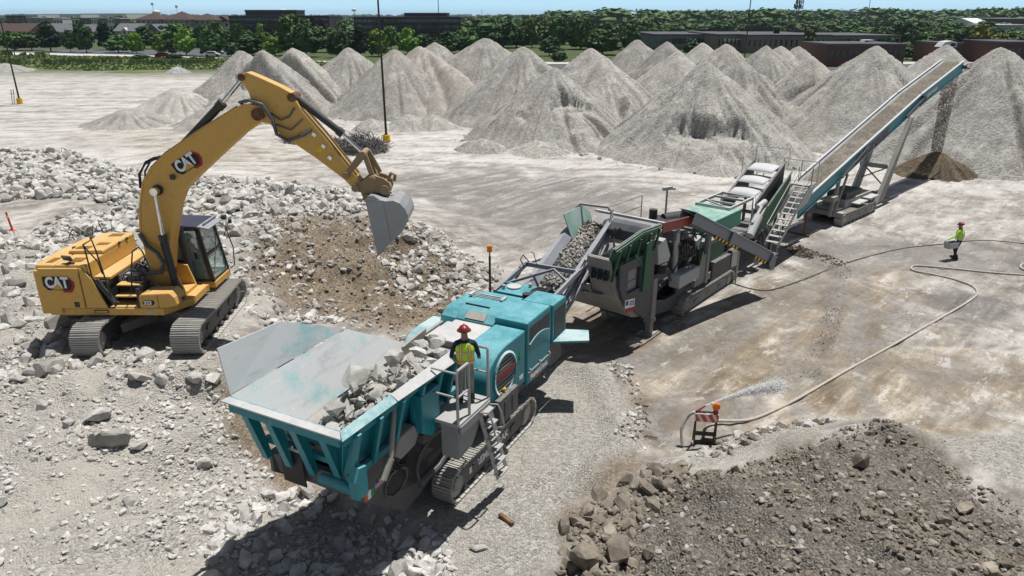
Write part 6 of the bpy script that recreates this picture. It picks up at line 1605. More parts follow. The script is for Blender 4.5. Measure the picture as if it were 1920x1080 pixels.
m = MB(); m.cyl((7.5, -1.05, 2.9), (8.2, -1.1, 3.05), .13, n=14); m.cyl((6.6, -1.25, 2.4), (7.6, -1.2, 2.95), .07, n=10); m.cyl((6.3, -1.3, 1.9), (7.2, -1.25, 2.6), .2, n=14); m.build("tension_rams", PS, IC, smooth=True)
m = MB(); m.plate([(7.55, -1.12, 1.55), (9.6, -1.12, 1.9), (11.25, -1.12, 3.1), (11.15, -1.12, 3.95), (8.5, -1.12, 2.75), (7.7, -1.12, 2.1)], .05); m.bar((8.5, -1.14, 2.76), (11.15, -1.14, 3.97), .06, .06); m.build("screen_side_panel", GN, IC, bevel=.008)
m = MB(); m.bx(6.0, 7.7, -1.0, .7, 1.1, 1.9); m.bx(7.2, 11.0, -.9, .8, 1.1, 1.4); m.bar((10.4, -.9, 1.4), (10.4, -.9, 3.2), .12, .12); m.bar((10.4, .7, 1.4), (10.4, .7, 3.2), .12, .12); m.bar((7.0, -.9, 1.2), (10.4, -.9, 3.0), .1, .14); m.bar((10.4, -.8, .05), (10.4, -.8, 1.2), .14, .14); m.bar((10.4, .7, .05), (10.4, .7, 1.2), .14, .14); m.bx(4.9, 7.0, -.9, .8, 1.2, 1.7)
m.build("screen_frame", CH, IC)
m = MB(); m.cyl((7.4, -1.5, 1.55), (7.4, -1.42, 1.55), .42, n=20); m.tube([(6.9, -1.4, 2.1), (7.2, -1.55, 1.9), (7.5, -1.5, 1.3), (7.9, -1.45, 1.0)], .03); m.tube([(7.0, -1.4, 2.3), (7.5, -1.6, 2.0), (7.9, -1.5, 1.6)], .03); m.bx(7.2, 7.9, -1.4, -1.1, .9, 1.4); m.build("hose_reel", M['mesh_dark'], IC, smooth=True)
# access stairs and top platform
ST_ = MB()
for sy in (-1.30, -1.92): ST_.bar((8.25, sy, 1.05), (11.65, sy, 3.28), .04, .16)
stair = ST_.build("access_stairs", M['alu'], IC)
for k in range(11):
    t_ = (k + .5) / 11; x = 8.25 + 3.4 * t_; z = 1.05 + 2.23 * t_
    m = MB(); m.bx(x - .13, x + .13, -1.90, -1.32, z + .02, z + .055); m.build("stair_tread", M['alu'], stair)
m = MB()
for sy in (-1.30, -1.94):
    m.tube([(8.35, sy, 1.1), (8.25, sy, 2.0), (11.6, sy, 4.2), (11.75, sy, 3.4)], .022); m.bar((8.3, sy, 1.6), (11.6, sy, 3.75), .02, .02)
    m.bar((9.9, sy, 2.15), (9.9, sy, 3.08), .02, .02)
m.tube([(8.25, -1.62, .35), (8.25, -1.62, 1.1)], .02); m.bx(7.95, 8.5, -1.9, -1.3, .48, .52); m.bar((8.22, -1.9, .5), (8.3, -1.9, 1.15), .03, .03); m.bar((8.22, -1.3, .5), (8.3, -1.3, 1.15), .03, .03)
m.build("stair_rail", M['alu'], stair, smooth=True)
m = MB(); m.bx(11.55, 12.6, -1.95, .8, 3.25, 3.31)
pf = m.build("top_platform", M['alu'], IC)
m = MB()
for (x, y) in ((11.6, .75), (12.55, .75), (12.55, -.2), (12.55, -1.1), (12.55, -1.92), (11.75, -1.92)): m.cyl((x, y, 3.3), (x, y, 4.3), .022, n=6)
for z in (3.8, 4.3): m.tube([(11.6, .75, z), (12.55, .75, z), (12.55, -1.92, z), (11.75, -1.92, z)], .02, 6)
m.tube([(9.6, .72, sz(9.6) + .2), (9.6, .72, sz(9.6) + 1.0), (11.2, .74, 5.0), (11.2, .74, 4.2)], .02, 6); m.tube([(11.2, .74, 5.0), (11.2, -.9, 5.0), (11.2, -.9, 4.2)], .02, 6)
m.build("platform_rail", M['alu'], pf, smooth=True)
# ------------------------------------------------------------------ stacking conveyor
TK_O = (17.24, 39.30, 0.0)
TK = thing("stacking_conveyor", "long teal tracked stacking conveyor carrying brown fines up to its head", "conveyor", TK_O, 44)
for yy in (-1.14, .62): crawler(TK, yy, .48, .38, 4.3, 0.0, .38, .20, DG, M['track'], fw=.6)
bz = lambda x: 1.80 + (x + 4.2) * .288 if x < 10.9 else 1.80 + 15.1 * .288 + (x - 10.9) * .232
for sy in (-.72, .72):
    for (x0, x1) in ((-4.3, 10.85), (10.95, 18.3)):
        m = MB(); y2 = sy * 1.0
        m.plate([(x0, y2, bz(x0) - .52), (x1, y2, bz(x1) - .52), (x1, y2, bz(x1) + .20), (x0, y2, bz(x0) + .20)], .06 if sy < 0 else -.06)
        m.bar((x0, y2, bz(x0) - .52), (x1, y2, bz(x1) - .52), .12, .05)
        gd = m.build("side_girder", TE, TK, bevel=.01)
        m = MB(); m.bar((x0, y2 * .98, bz(x0) + .22), (x1, y2 * .98, bz(x1) + .22), .12, .05); m.build("girder_top", M['white_cover'], gd)
        if sy < 0:
            e = Vector((1, 0, .288 if x0 < 0 else .232)).normalized()
            if x0 < 0:
                letter("side_lettering", "McDONAGH", .62, M['red_letter'], gd, (4.2, y2 - .012, bz(4.2) - .26), e, (0, 0, 1), .012, 1.25)
            else:
                letter("side_lettering", "POWERSCREEN", .32, M['white'], gd, (12.5, y2 - .012, bz(12.5) - .22), e, (0, 0, 1), .006, 1.1)
m = MB(); xs = [-4.2, 10.9, 18.25]
for a, b in zip(xs, xs[1:]): m.plate([(a, -.60, bz(a) + .02), (b, -.60, bz(b) + .02), (b, .60, bz(b) + .02), (a, .60, bz(a) + .02)], .03)
for x in (-4.2, 18.25): m.cyl((x, -.6, bz(x) - .12), (x, .6, bz(x) - .12), .15, n=16)
m.build("conveyor_belt", M['belt'], TK)
m = MB()
for k in range(14):
    x = -3.5 + k * 1.6; m.bar((x, -.7, bz(x) - .38), (x, .7, bz(x) - .38), .08, .08)
m.build("cross_braces", GS, TK)
m = MB()
for sy in (-.62, .62):
    for a, b in zip(xs, xs[1:]): m.plate([(a, sy, bz(a) + .15), (b, sy, bz(b) + .15), (b, sy * .86, bz(b) + .05), (a, sy * .86, bz(a) + .05)], .02)
m.build("skirt_boards", M['pale_steel'], TK)
for sy in (-.80, .80):
    m = MB(); m.plate([(8.9, sy - .08, bz(8.9) - .40), (9.15, sy - .08, bz(9.1) - .40), (6.35, sy - .12, .45), (5.4, sy - .12, .45)], .24); m.build("lift_leg", DG, TK, bevel=.012)
m = MB(); m.bar((7.0, -.8, 2.35), (7.0, .8, 2.35), .16, .24); m.bar((6.5, -.8, 1.4), (7.4, .8, 2.3), .06, .06); m.bar((6.5, .8, 1.4), (7.4, -.8, 2.3), .06, .06); m.bar((6.2, -.8, .9), (6.2, .8, .9), .1, .1); m.build("leg_brace", DG, TK)
m = MB(); m.bx(.2, 5.9, -.85, .35, .5, .85); m.bx(1.2, 4.9, -.9, .4, .85, 1.25); m.bx(.0, .5, -1.3, .8, .55, .8); m.build("chassis", DG, TK, bevel=.02)
m = MB(); m.bx(2.0, 3.3, -1.35, -.7, .95, 1.02); m.bx(3.6, 4.9, -1.35, -.6, 1.0, 1.07); m.bx(1.7, 3.9, -.3, -.1, 1.3, 1.42); m.build("deck_plates", PS, TK, bevel=.01)
m = MB(); m.bx(1.4, 3.6, -.8, .3, 1.25, 1.6); m.build("power_pack", M['mesh_dark'], TK, bevel=.03)
m = MB()
for sy in (-.75, .45):
    m.bar((-.4, sy, .6), (.2, sy, 2.6), .14, .18); m.bar((.5, sy, .7), (.1, sy, 2.5), .10, .12); m.cyl((-.2, sy - .12, .6), (.9, sy - .12, 2.8), .07, n=10)
m.bar((-.3, -.8, 1.5), (-.3, .5, 1.5), .12, .14); m.bx(-.7, .0, -.95, -.6, 1.5, 1.75)
m.build("pivot_frame", DG, TK)
for sy in (-.74, .74):
    m = MB(); m.cyl((.2, sy * 1.18, bz(.2) - .35), (3.4, sy * 1.14, bz(3.4) + .02), .06, n=10); m.build("lift_ram", M['mesh_dark'], TK, smooth=True)
    m = MB(); m.cyl((8.6, sy * 1.15, bz(8.6) - .30), (11.4, sy * 1.15, bz(11.4) - .05), .07, n=10); m.bx(11.0, 11.5, sy * 1.08 - .08, sy * 1.08 + .08, bz(11.2) - .3, bz(11.2) + .05); m.build("fold_ram", M['mesh_dark'], TK, smooth=True)
m = MB(); m.plate([(-5.2, -.9, 2.6), (-3.2, -.9, 2.9), (-3.4, -.7, 1.9), (-5.0, -.7, 1.5)], .04); m.plate([(-5.2, .9, 2.6), (-3.2, .9, 2.9), (-3.4, .7, 1.9), (-5.0, .7, 1.5)], .04); m.plate([(-5.2, -.9, 2.6), (-5.2, .9, 2.6), (-4.9, .7, 1.5), (-4.9, -.7, 1.5)], .04); m.build("feed_boot", PS, TK, bevel=.008)
m = MB(); m.bar((-3.0, -.6, .05), (-3.0, -.6, bz(-3) - .4), .09, .09); m.bar((-3.0, .6, .05), (-3.0, .6, bz(-3) - .4), .09, .09); m.bar((-3.0, -.9, .05), (-3.0, .9, .05), .12, .08); m.build("tail_stand", M['rust'], TK)
m = MB(); m.bar((18.2, -.7, bz(18.2) - .25), (19.0, -.95, bz(18.2) - .28), .06, .10); m.cyl((18.3, -.95, bz(18.3) - .2), (18.3, -.72, bz(18.3) - .2), .13, n=12); m.tube([(18.3, -.9, bz(18.3) - .05), (18.8, -1.05, bz(18.3) + .05), (19.05, -.95, bz(18.3) - .2)], .025); m.build("head_drive", M['mesh_dark'], TK)
mt = heap_strip("conveyed_fines", None, lambda x: bz(x) + .04, -4.0, 18.25, .46, 8500, .035, .11, 'conveyed_stone', 91, .06)
mt.location = TK_O; mt.rotation_euler = (0, 0, R(44))
m = MB()
for a, b in zip(xs, xs[1:]):
    n_ = 8
    for k in range(n_):
        y0 = -.56 + 1.12 * k / n_; y1 = y0 + 1.12 / n_
        h0 = .08 * (1 - (y0 / .56) ** 2) + .045; h1 = .08 * (1 - (y1 / .56) ** 2) + .045
        m.add([(a, y0, bz(a) + h0), (b, y0, bz(b) + h0), (b, y1, bz(b) + h1), (a, y1, bz(a) + h1)], [(0, 1, 2, 3)])
fb = m.build("fines_bed", M['conveyed_fines'], mt)
# falling material between the head and its heap
rg = np.random.default_rng(93)
n = 7000
fz = 1.7 + (bz(18.2) - 1.7) * rg.uniform(0, 1, n)
drop = (bz(18.2) - fz)
hxw = TK_O[0] + 18.35 * math.cos(R(44)); hyw = TK_O[1] + 18.35 * math.sin(R(44))
cross = rg.uniform(-.5, .5, n) * (1 - .25 * drop / 6); along = .22 * np.sqrt(np.maximum(drop, 0)) + rg.normal(0, .10, n)
fxw = hxw + along * math.cos(R(44)) - cross * math.sin(R(44)); fyw = hyw + along * math.sin(R(44)) + cross * math.cos(R(44))
s = rg.uniform(.02, .075, n)
Rm = rot_mats(n, rg, .8); Rm[:, 2, :] *= 1.6
v, f, _ = merge_rocks(np.column_stack([fxw, fyw, fz]), s * .5, Rm, T_SML, rg)
tag(link("falling_fines", np_mesh("falling_fines", v, f, False), M['brown_fines_stone']), kind='stuff')
# ------------------------------------------------------------------ people
def skin_obj(name, joints, edges, parent, mat, sub=2, root=0):
    me = bpy.data.meshes.new(name)
    me.from_pydata([j[:3] for j in joints], edges, [])
    o = link(name, me, None, None)
    sk = o.modifiers.new("skin", 'SKIN'); sk.use_smooth_shade = True
    for i, j in enumerate(joints):
        me.skin_vertices[0].data[i].radius = (j[3], j[4] if len(j) > 4 else j[3])
        me.skin_vertices[0].data[i].use_root = (i == root)
    ss = o.modifiers.new("sub", 'SUBSURF'); ss.levels = sub; ss.render_levels = sub
    bpy.context.view_layer.update()
    dg = bpy.context.evaluated_depsgraph_get()
    m2 = bpy.data.meshes.new_from_object(o.evaluated_get(dg))
    bpy.data.objects.remove(o); bpy.data.meshes.remove(me)
    m2.name = name
    for p_ in m2.polygons: p_.use_smooth = True
    return m2

SKIN = plain('skin', (0.30, 0.17, 0.11), .55, var=.05)
def person(label, loc, rz, J, shirt, trousers, boots, helmet, vest=None, stripe=None, seated=False, gloves=None):
    """J: joint table; the person faces +y"""
    root = thing("person", label, "person", loc, rz)
    names = list(J)
    joints = [J[k] for k in names]; ix = {k: i for i, k in enumerate(names)}
    E_ = [("pelvis", "spine"), ("spine", "chest"), ("chest", "neck"), ("neck", "head"), ("head", "crown"), ("head", "nose")]
    for s in "lr":
        E_ += [("chest", "sh" + s), ("sh" + s, "el" + s), ("el" + s, "wr" + s), ("wr" + s, "palm" + s), ("pelvis", "hip" + s), ("hip" + s, "kn" + s), ("kn" + s, "an" + s), ("an" + s, "toe" + s)]
    joints = [tuple(j) for j in joints]; edges = [(ix[a], ix[b]) for a, b in E_]
    for s in "lr":                       # four fingers and a thumb on each hand
        w = Vector(J["wr" + s][:3]); p_ = Vector(J["palm" + s][:3]); d = (p_ - w).normalized()
        side = d.cross(Vector((0, 0, 1)));
        side = side.normalized() if side.length > .1 else Vector((1, 0, 0))
        nrm = side.cross(d)
        for k, (o_, ln) in enumerate(((-.03, .075), (-.01, .085), (.01, .08), (.03, .065))):
            a = p_ + side * o_ + d * .03; b = a + d * ln * .55 - nrm * .012; c = b + d * ln * .4 - nrm * .03
            n0 = len(joints); joints += [(*a, .011), (*b, .010), (*c, .008)]
            edges += [(ix["palm" + s], n0), (n0, n0 + 1), (n0 + 1, n0 + 2)]
        sg = 1 if s == "l" else -1
        a = w.lerp(p_, .6) + side * sg * .035; b = a + side * sg * .02 + d * .045
        n0 = len(joints); joints += [(*a, .013), (*b, .010)]; edges += [(ix["wr" + s], n0), (n0, n0 + 1)]
    me = skin_obj("body", joints, edges, root, None, 2, ix["pelvis"])
    for mt in (SKIN, shirt, trousers, gloves or SKIN): me.materials.append(mt)
    neck = J["neck"]; pel = J["pelvis"]
    wr = [Vector(J["wr" + s][:3]) for s in "lr"]; el = [Vector(J["el" + s][:3]) for s in "lr"]; sh = [Vector(J["sh" + s][:3]) for s in "lr"]
    legp = [(Vector(J["hip" + s][:3]), Vector(J["kn" + s][:3]), Vector(J["an" + s][:3])) for s in "lr"]
    def seg(p_, a, b):
        t_ = max(0, min(1, (p_ - a).dot(b - a) / (b - a).length_squared)); return (p_ - a.lerp(b, t_)).length
    ch = [Vector(J[k][:3]) for k in ("pelvis", "spine", "chest")]
    for pg in me.polygons:
        c = Vector(pg.center)
        dl = min(min(seg(c, a, b), seg(c, b, d)) for a, b, d in legp)
        da = min(seg(c, a, b) for a, b in list(zip(sh, el)) + list(zip(el, wr)))
        dt = min(seg(c, ch[0], ch[1]), seg(c, ch[1], ch[2])) - .08
        dh = min((c - Vector(J["palm" + s][:3])).length for s in "lr")
        hd_ = (c - Vector(J["head"][:3])).length
        if hd_ < .17 and c.z > neck[2] - .01: pg.material_index = 0
        elif dh < .075: pg.material_index = 3
        elif dl < min(da, dt) and c.z < pel[2] + .06: pg.material_index = 2
        elif c.z < pel[2] + .02 and dt <= da: pg.material_index = 2
        else: pg.material_index = 1
    link("body", me, None, root)
    # helmet, boots, vest
    h = Vector(J["head"][:3]) + Vector((0, -.005, .045))
    m = MB(); m.ball(h + Vector((0, 0, .01)), .135, 18, 7, (.92, 1.08, .95), half=True)
    m.cyl(h + Vector((0, .03, .0)), h + Vector((0, .03, .018)), .158, .145, 20); m.bar(h + Vector((0, -.12, .07)), h + Vector((0, .10, .115)), .03, .03)
    m.build("helmet", helmet, root, smooth=True)
    for s in "lr":
        a = Vector(J["an" + s][:3]); t_ = Vector(J["toe" + s][:3]); d = (t_ - a); d.z = 0; d = d.normalized()
        m = MB(); m.cyl(a + Vector((0, 0, .12)), a + Vector((0, 0, -.05)), .062, .066, 12); m.bar(a - d * .09 + Vector((0, 0, -.045)), a + d * .20 + Vector((0, 0, -.045)), .10, .07); m.ball(a + d * .17 + Vector((0, 0, -.04)), .055, 10, 6, (1, 1, .8))
        m.build("boot", boots, root, smooth=True)
    if vest:
        c0, c1, c2 = ch; ax_ = Vector((J["shl"][0] - J["shr"][0], J["shl"][1] - J["shr"][1], 0)).normalized(); fy = Vector((-ax_.y, ax_.x, 0))
        if fy.dot(Vector((0, 1, 0))) < 0: fy = -fy
        rows = [(c0 + Vector((0, 0, .02)), .185, .135), (c0.lerp(c1, .6), .182, .130), (c1.lerp(c2, .35), .192, .135), (c2 + Vector((0, 0, -.04)), .205, .140), (c2 + Vector((0, 0, .07)), .165, .10), (c2 + Vector((0, .01, .125)), .085, .075)]
        n = 20
        def shell(rws, off):
            v = []; f = []
            for c, a, b in rws:
                for k in range(n):
                    t_ = 2 * math.pi * k / n; ct, st_ = math.cos(t_), math.sin(t_)
                    ct = math.copysign(abs(ct) ** .8, ct); st_ = math.copysign(abs(st_) ** .8, st_)
                    v.append(c + ax_ * ct * (a + off) + fy * st_ * (b + off))
            for i in range(len(rws) - 1):
                for k in range(n): f.append((i * n + k, i * n + (k + 1) % n, (i + 1) * n + (k + 1) % n, (i + 1) * n + k))
            return v, f
        v, f = shell(rows, .012); m = MB(); m.add(v, f); vo = m.build("vest", vest, root, smooth=True)
        def band(i, t0, t1, nm, mt, off):
            c_ = lambda t_: (rows[i][0].lerp(rows[i + 1][0], t_), rows[i][1] * (1 - t_) + rows[i + 1][1] * t_, rows[i][2] * (1 - t_) + rows[i + 1][2] * t_)
            v, f = shell([c_(t0), c_(t1)], off); m = MB(); m.add(v, f); m.build(nm, mt, vo, smooth=True)
        band(0, .15, .85, "orange_band", stripe, .016); band(0, .35, .65, "silver_band", M['silver_tape'], .020)
        band(2, .05, .45, "orange_band", stripe, .016); band(2, .15, .35, "silver_band", M['silver_tape'], .020)
        for sd in (-1, 1):
            for nm, wd, mt, off in (("orange_band", .06, stripe, .020), ("silver_band", .03, M['silver_tape'], .026)):
                m = MB()
                for i in range(1, 4):
                    for fb in (-1, 1):
                        p0 = rows[i][0] + ax_ * sd * .10 + fy * fb * (rows[i][2] * .93 + off); p1 = rows[i + 1][0] + ax_ * sd * .10 * (1 if i < 3 else .85) + fy * fb * (rows[i + 1][2] * (.93 if i < 3 else .98) + off)
                        m.plate([p0 - ax_ * wd / 2, p0 + ax_ * wd / 2, p1 + ax_ * wd / 2, p1 - ax_ * wd / 2], .003)
                m.build(nm, mt, vo)
    return root

M['hi_vis'] = plain('hi_vis_lime', (0.48, 0.80, 0.03), .7, var=.08)
M['hi_vis_shirt'] = plain('hi_vis_shirt', (0.36, 0.72, 0.05), .75, var=.1)
M['hi_vis_orange'] = plain('hi_vis_orange', (0.85, 0.20, 0.05), .7, var=.08)
M['silver_tape'] = plain('silver_tape', (0.62, 0.60, 0.58), .4, var=.05)
M['navy'] = plain('navy_cloth', (0.014, 0.022, 0.055), .85, var=.3)
M['jeans'] = plain('dark_jeans', (0.022, 0.032, 0.06), .85, var=.3)
M['khaki'] = plain('dusty_work_trousers', (0.24, 0.23, 0.20), .9, var=.2)
M['helmet_red'] = plain('red_helmet', (0.20, 0.016, 0.02), .4, spec=.5, var=.05)
M['boot'] = plain('dusty_boot', (0.06, 0.045, 0.035), .8, var=.3)
M['glove'] = plain('pale_glove', (0.60, 0.58, 0.54), .9)

def stand(lean=0.0, la=None, ra=None, ll=None, rl=None, look=0.0):
    J = dict(pelvis=(0, 0, .95, .145, .115), spine=(0, lean * .3, 1.13, .135, .105), chest=(0, lean * .75, 1.34, .165, .115), neck=(0, lean + .01, 1.50, .062), head=(look * .02, lean + .03, 1.625, .092, .105), crown=(look * .02, lean + .02, 1.70, .075), nose=(look * .10, lean + .125, 1.61, .02))
    la = la or ((-.30, -.02, 1.13), (-.27, .16, .93)); ra = ra or ((.30, -.02, 1.13), (.27, .16, .93))
    for s, sg, arm in (("l", -1, la), ("r", 1, ra)):
        J["sh" + s] = (sg * .20, lean * .8, 1.42, .07); J["el" + s] = (*arm[0], .048); J["wr" + s] = (*arm[1], .033)
        a, b = Vector(arm[0]), Vector(arm[1]); p_ = b + (b - a).normalized() * .075
        J["palm" + s] = (*p_, .038, .022)
    for s, sg, leg in (("l", -1, ll), ("r", 1, rl)):
        leg = leg or ((sg * .115, .03, .50), (sg * .125, 0, .10))
        J["hip" + s] = (sg * .095, 0, .89, .105); J["kn" + s] = (*leg[0], .072); J["an" + s] = (*leg[1], .048)
        J["toe" + s] = (leg[1][0] + sg * .01, leg[1][1] + .15, leg[1][2] - .05, .042, .03)
    return J

w = (JAW_O[0] + .42 * cj + 1.72 * sj, JAW_O[1] + .42 * sj - 1.72 * cj, JAW_O[2] + 2.68)
person("worker in red helmet and lime striped vest standing on the crusher platform", w, 4, stand(.03, ra=((.29, -.02, 1.14), (.30, .20, 1.00)), look=-.6),
       M['navy'], M['khaki'], M['boot'], M['helmet_red'], M['hi_vis'], M['hi_vis_orange'])
wk = person("worker in lime shirt and red helmet walking over the yard with a grey crate", (21.38, 32.95, gh(21.38, 32.95)), 40,
       stand(.06, la=((-.36, .10, 1.16), (-.56, .30, 1.02)), ra=((.34, -.02, 1.18), (.42, .16, 1.0)), ll=((-.12, .12, .52), (-.14, -.06, .11)), rl=((.13, .10, .50), (.12, .10, .10)), look=-.3),
       M['hi_vis_shirt'], M['jeans'], M['boot'], M['helmet_red'], M['hi_vis'], M['silver_tape'], gloves=M['glove'])
# the crate in the walker's left hand
cr = thing("crate", "grey metal crate carried by the walking worker", "crate", (20.92, 32.78, .62), 25)
m = MB(); m.bx(-.30, .30, -.15, .15, 0, .02)
m.plate([(-.30, -.15, 0), (.30, -.15, 0), (.34, -.17, .28), (-.34, -.17, .28)], .015); m.plate([(.30, .15, 0), (-.30, .15, 0), (-.34, .17, .28), (.34, .17, .28)], .015)
m.plate([(-.30, .15, 0), (-.30, -.15, 0), (-.34, -.17, .28), (-.34, .17, .28)], .015); m.plate([(.30, -.15, 0), (.30, .15, 0), (.34, .17, .28), (.34, -.17, .28)], .015)
m.build("crate_body", M['pale_steel'], cr)
m = MB(); m.tube([(-.34, -.1, .26), (-.40, -.1, .33), (-.40, .1, .33), (-.34, .1, .26)], .015); m.tube([(.34, -.1, .26), (.36, -.1, .42), (.36, .1, .42), (.34, .1, .26)], .015); m.build("crate_handle", M['hose_black'], cr)
# operator in the cab
Jo = stand(.02, la=((-.30, .16, 1.12), (-.22, .40, 1.10)), ra=((.30, .16, 1.12), (.22, .40, 1.10)), ll=((-.14, .42, .92), (-.15, .50, .48)), rl=((.14, .42, .92), (.15, .50, .48)))
person("operator in orange vest seated inside the excavator cab", (-10.5 + .22, 20.4 + 1.38, 1.98 + .80), -90, Jo, M['hi_vis_orange'], M['jeans'], M['boot'], plain('white_helmet', (.6, .6, .58), .4), M['hi_vis_orange'], M['silver_tape'])

# ------------------------------------------------------------------ hoses, barricade, water
def smooth_path(pts, n=8):
    P_ = [Vector(p) for p in pts]; out = []
    for i in range(len(P_) - 1):
        p0, p1, p2, p3 = P_[max(i - 1, 0)], P_[i], P_[i + 1], P_[min(i + 2, len(P_) - 1)]
        for k in range(n):
            t_ = k / n
            out.append(.5 * ((2 * p1) + (p2 - p0) * t_ + (2 * p0 - 5 * p1 + 4 * p2 - p3) * t_ * t_ + (3 * p1 - p0 - 3 * p2 + p3) * t_ ** 3))
    out.append(P_[-1]); return out
def on_ground(pts, r): return [(x, y, gh(x, y) + r * .9) for x, y in pts]
h1 = [(5.83, 17.98), (6.77, 18.07), (7.7, 18.52), (8.8, 19.37), (10.82, 21.05), (13.1, 22.86), (15.01, 24.36), (17.18, 26.09), (18.86, 27.5), (19.6, 28.29), (19.83, 29.05), (19.55, 29.85), (18.95, 30.48), (18.38, 30.98), (18.44, 31.43), (18.89, 31.73), (20.17, 31.35), (21.57, 30.84), (23.23, 30.41), (26, 29.7)]
HT = plain('tan_hose', (0.46, 0.42, 0.365), .65, var=.12)
HG = plain('grey_brown_hose', (0.17, 0.155, 0.135), .65, var=.2)
path = [(4.62, 16.75, .10), (4.60, 16.9, .5), (4.75, 17.0, .80), (4.95, 16.98, .98), (5.35, 17.15, .78), (5.6, 17.7, .30)] + on_ground(h1[1:], .044)
m = MB(); m.tube(smooth_path(path, 8), .044, 10); hs1 = m.build("water_hose", HT, smooth=True)
tag(hs1, "thick tan water hose looping over the yard to the striped barricade", "hose")
h2 = [(26.9, 35.0), (24.96, 35.89), (23.52, 35.79), (22.15, 35.33), (19.87, 34.6), (17.73, 33.48), (15.58, 32.11), (13.73, 30.62), (12.31, 29.38), (11.35, 28.6), (10.64, 28.17), (9.93, 28.42), (9.2, 29.3)]
m = MB(); m.tube(smooth_path(on_ground(h2, .026), 6), .026, 8); o = m.build("water_hose", HG, smooth=True); tag(o, "thin dark hose running from the green crusher past the walking worker", "hose")
h3 = [(26.4, 31.9), (24.37, 32.11), (23.84, 31.88), (23.5, 31.4), (23.6, 31.05), (24.2, 30.95), (26, 31.0)]
m = MB(); m.tube(smooth_path(on_ground(h3, .05), 6), .05, 8); o = m.build("water_hose", HT, smooth=True); tag(o, "short hose end curling in from the edge right of the worker", "hose")
BR = thing("barricade", "orange and white striped barricade with amber lamp by the dark mound", "barricade", (5.18, 16.70, gh(5.18, 16.7)), -8)
m = MB()
for x in (-.27, .27):
    m.bar((x, -.12, .0), (x, .02, .98), .035, .045); m.bar((x, .22, .0), (x, .03, .96), .035, .045)
m.bar((-.27, -.07, .40), (.27, -.07, .40), .02, .12); m.bar((-.27, -.10, .14), (.27, -.10, .14), .02, .14); m.box((.08, -.12, .22), (.32, .03, .16), (10, 4, 0)); m.bar((-.3, .04, 1.0), (.3, .04, 1.0), .04, .03)
m.build("barricade_frame", M['pole'], BR)
m = MB(); m.bx(-.31, .31, -.035, -.012, .74, .97); bd = m.build("barricade_board", plain('white_board', (.62, .62, .62), .5), BR)
for k in range(4):
    x = -.36 + k * .20
    pts = [(x, .74), (x + .10, .74), (x - .02, .97), (x - .12, .97)]
    pts = [(max(-.305, min(.305, a + .10)), b) for a, b in pts]
    m = MB(); m.prism(pts, -.042, -.036); m.build("board_stripe", plain('stripe_orange_red', (0.62, 0.07, 0.03), .5) if k == 0 else bpy.data.materials['stripe_orange_red'], bd)
m = MB(); m.bx(.16, .28, -.03, .06, .97, 1.10); m.build("lamp_battery", M['decal_red'], BR, bevel=.01)
m = MB(); m.cyl((.22, -.03, 1.20), (.22, .05, 1.20), .10, n=20); m.cyl((.22, -.045, 1.20), (.22, .065, 1.20), .075, n=16); m.build("amber_lamp", M['orange'], BR, smooth=True)
m = MB(); m.cyl((4.95, 16.98, .98), (5.22, 17.06, 1.12), .035, .02, 10); o = m.build("hose_nozzle", M['decal_red'], smooth=True); tag(o, "red hose nozzle spraying water above the striped barricade", "nozzle")
# jet of water: thousands of drops on their way
t = NT('water_drops'); t.b.inputs["Base Color"].default_value = (.93, .93, .93, 1); t.b.inputs["Roughness"].default_value = .7; t.b.inputs["Alpha"].default_value = .9
M['water'] = t.m
rg = np.random.default_rng(8); n = 9000
tt = rg.uniform(0, 1, n) ** .75 * .40
v0 = np.array([5.6, 1.3, 1.75])
P_ = np.array([5.22, 17.06, 1.12]) + v0 * tt[:, None] + np.array([0, 0, -2.2]) * (tt ** 2)[:, None] + rg.normal(0, 1, (n, 3)) * (.008 + .46 * tt ** 1.5)[:, None] * np.array([1, 1, .8])
s = rg.uniform(.005, .0125, n) * (1 + .5 * tt)
v, f, _ = merge_rocks(P_, s, rot_mats(n, rg, .6), [(np.array([(1, 1, 1), (-1, -1, 1), (-1, 1, -1), (1, -1, -1)], float) * .7, np.array([(0, 1, 2), (0, 3, 1), (0, 2, 3), (1, 3, 2)]))], rg)
tag(link("water_spray", np_mesh("water_spray", v, f, True), M['water']), kind='stuff')

# ------------------------------------------------------------------ poles, brush, small litter
def light_pole(x, y, h, label, r=.11, base=True):
    p = thing("light_pole", label, "light pole", (x, y, 0))
    m = MB(); m.cyl((0, 0, .6), (0, 0, h), r, r * .62, 14); m.cyl((0, 0, .74), (0, 0, .84), r * 1.5, n=12); m.build("pole_shaft", M['pole'], p, smooth=True)
    if base:
        m = MB(); m.cyl((0, 0, -.1), (0, 0, .75), .36, .34, 20); m.build("pole_base", M['yellow'], p, smooth=True, bevel=.02)
    m = MB(); m.bar((-.9, 0, h), (.9, 0, h), .08, .08)
    for sx in (-1, 1): m.box((sx * .9, 0, h + .02), (.7, .4, .16))
    m.build("lamp_head", M['pole'], p)
    return p
light_pole(-11.52, 66.6, 15.0, "tall dark light pole on a yellow base, in front of the grey piles")
lp = light_pole(-64.95, 97.54, 10.2, "dark light pole on a yellow base, far left of the white yard")
m = MB()
for sx in (-.16, .16): m.bar((-.75 + sx, -.2, 0), (-.55 + sx, -.1, 1.9), .04, .06)
for k in range(6): m.bar((-.88 + .03 * k, -.18, .25 + .3 * k), (-.56 + .03 * k, -.18, .25 + .3 * k), .03, .03)
ld = m.build("ladder", M['wood']); ld.location = (-64.95, 97.54, 0); tag(ld, "small wooden ladder leaning at the left light pole base", "ladder")
light_pole(34.5, 112.0, 15.5, "thin dark pole standing behind the right stockpiles", .10, False)
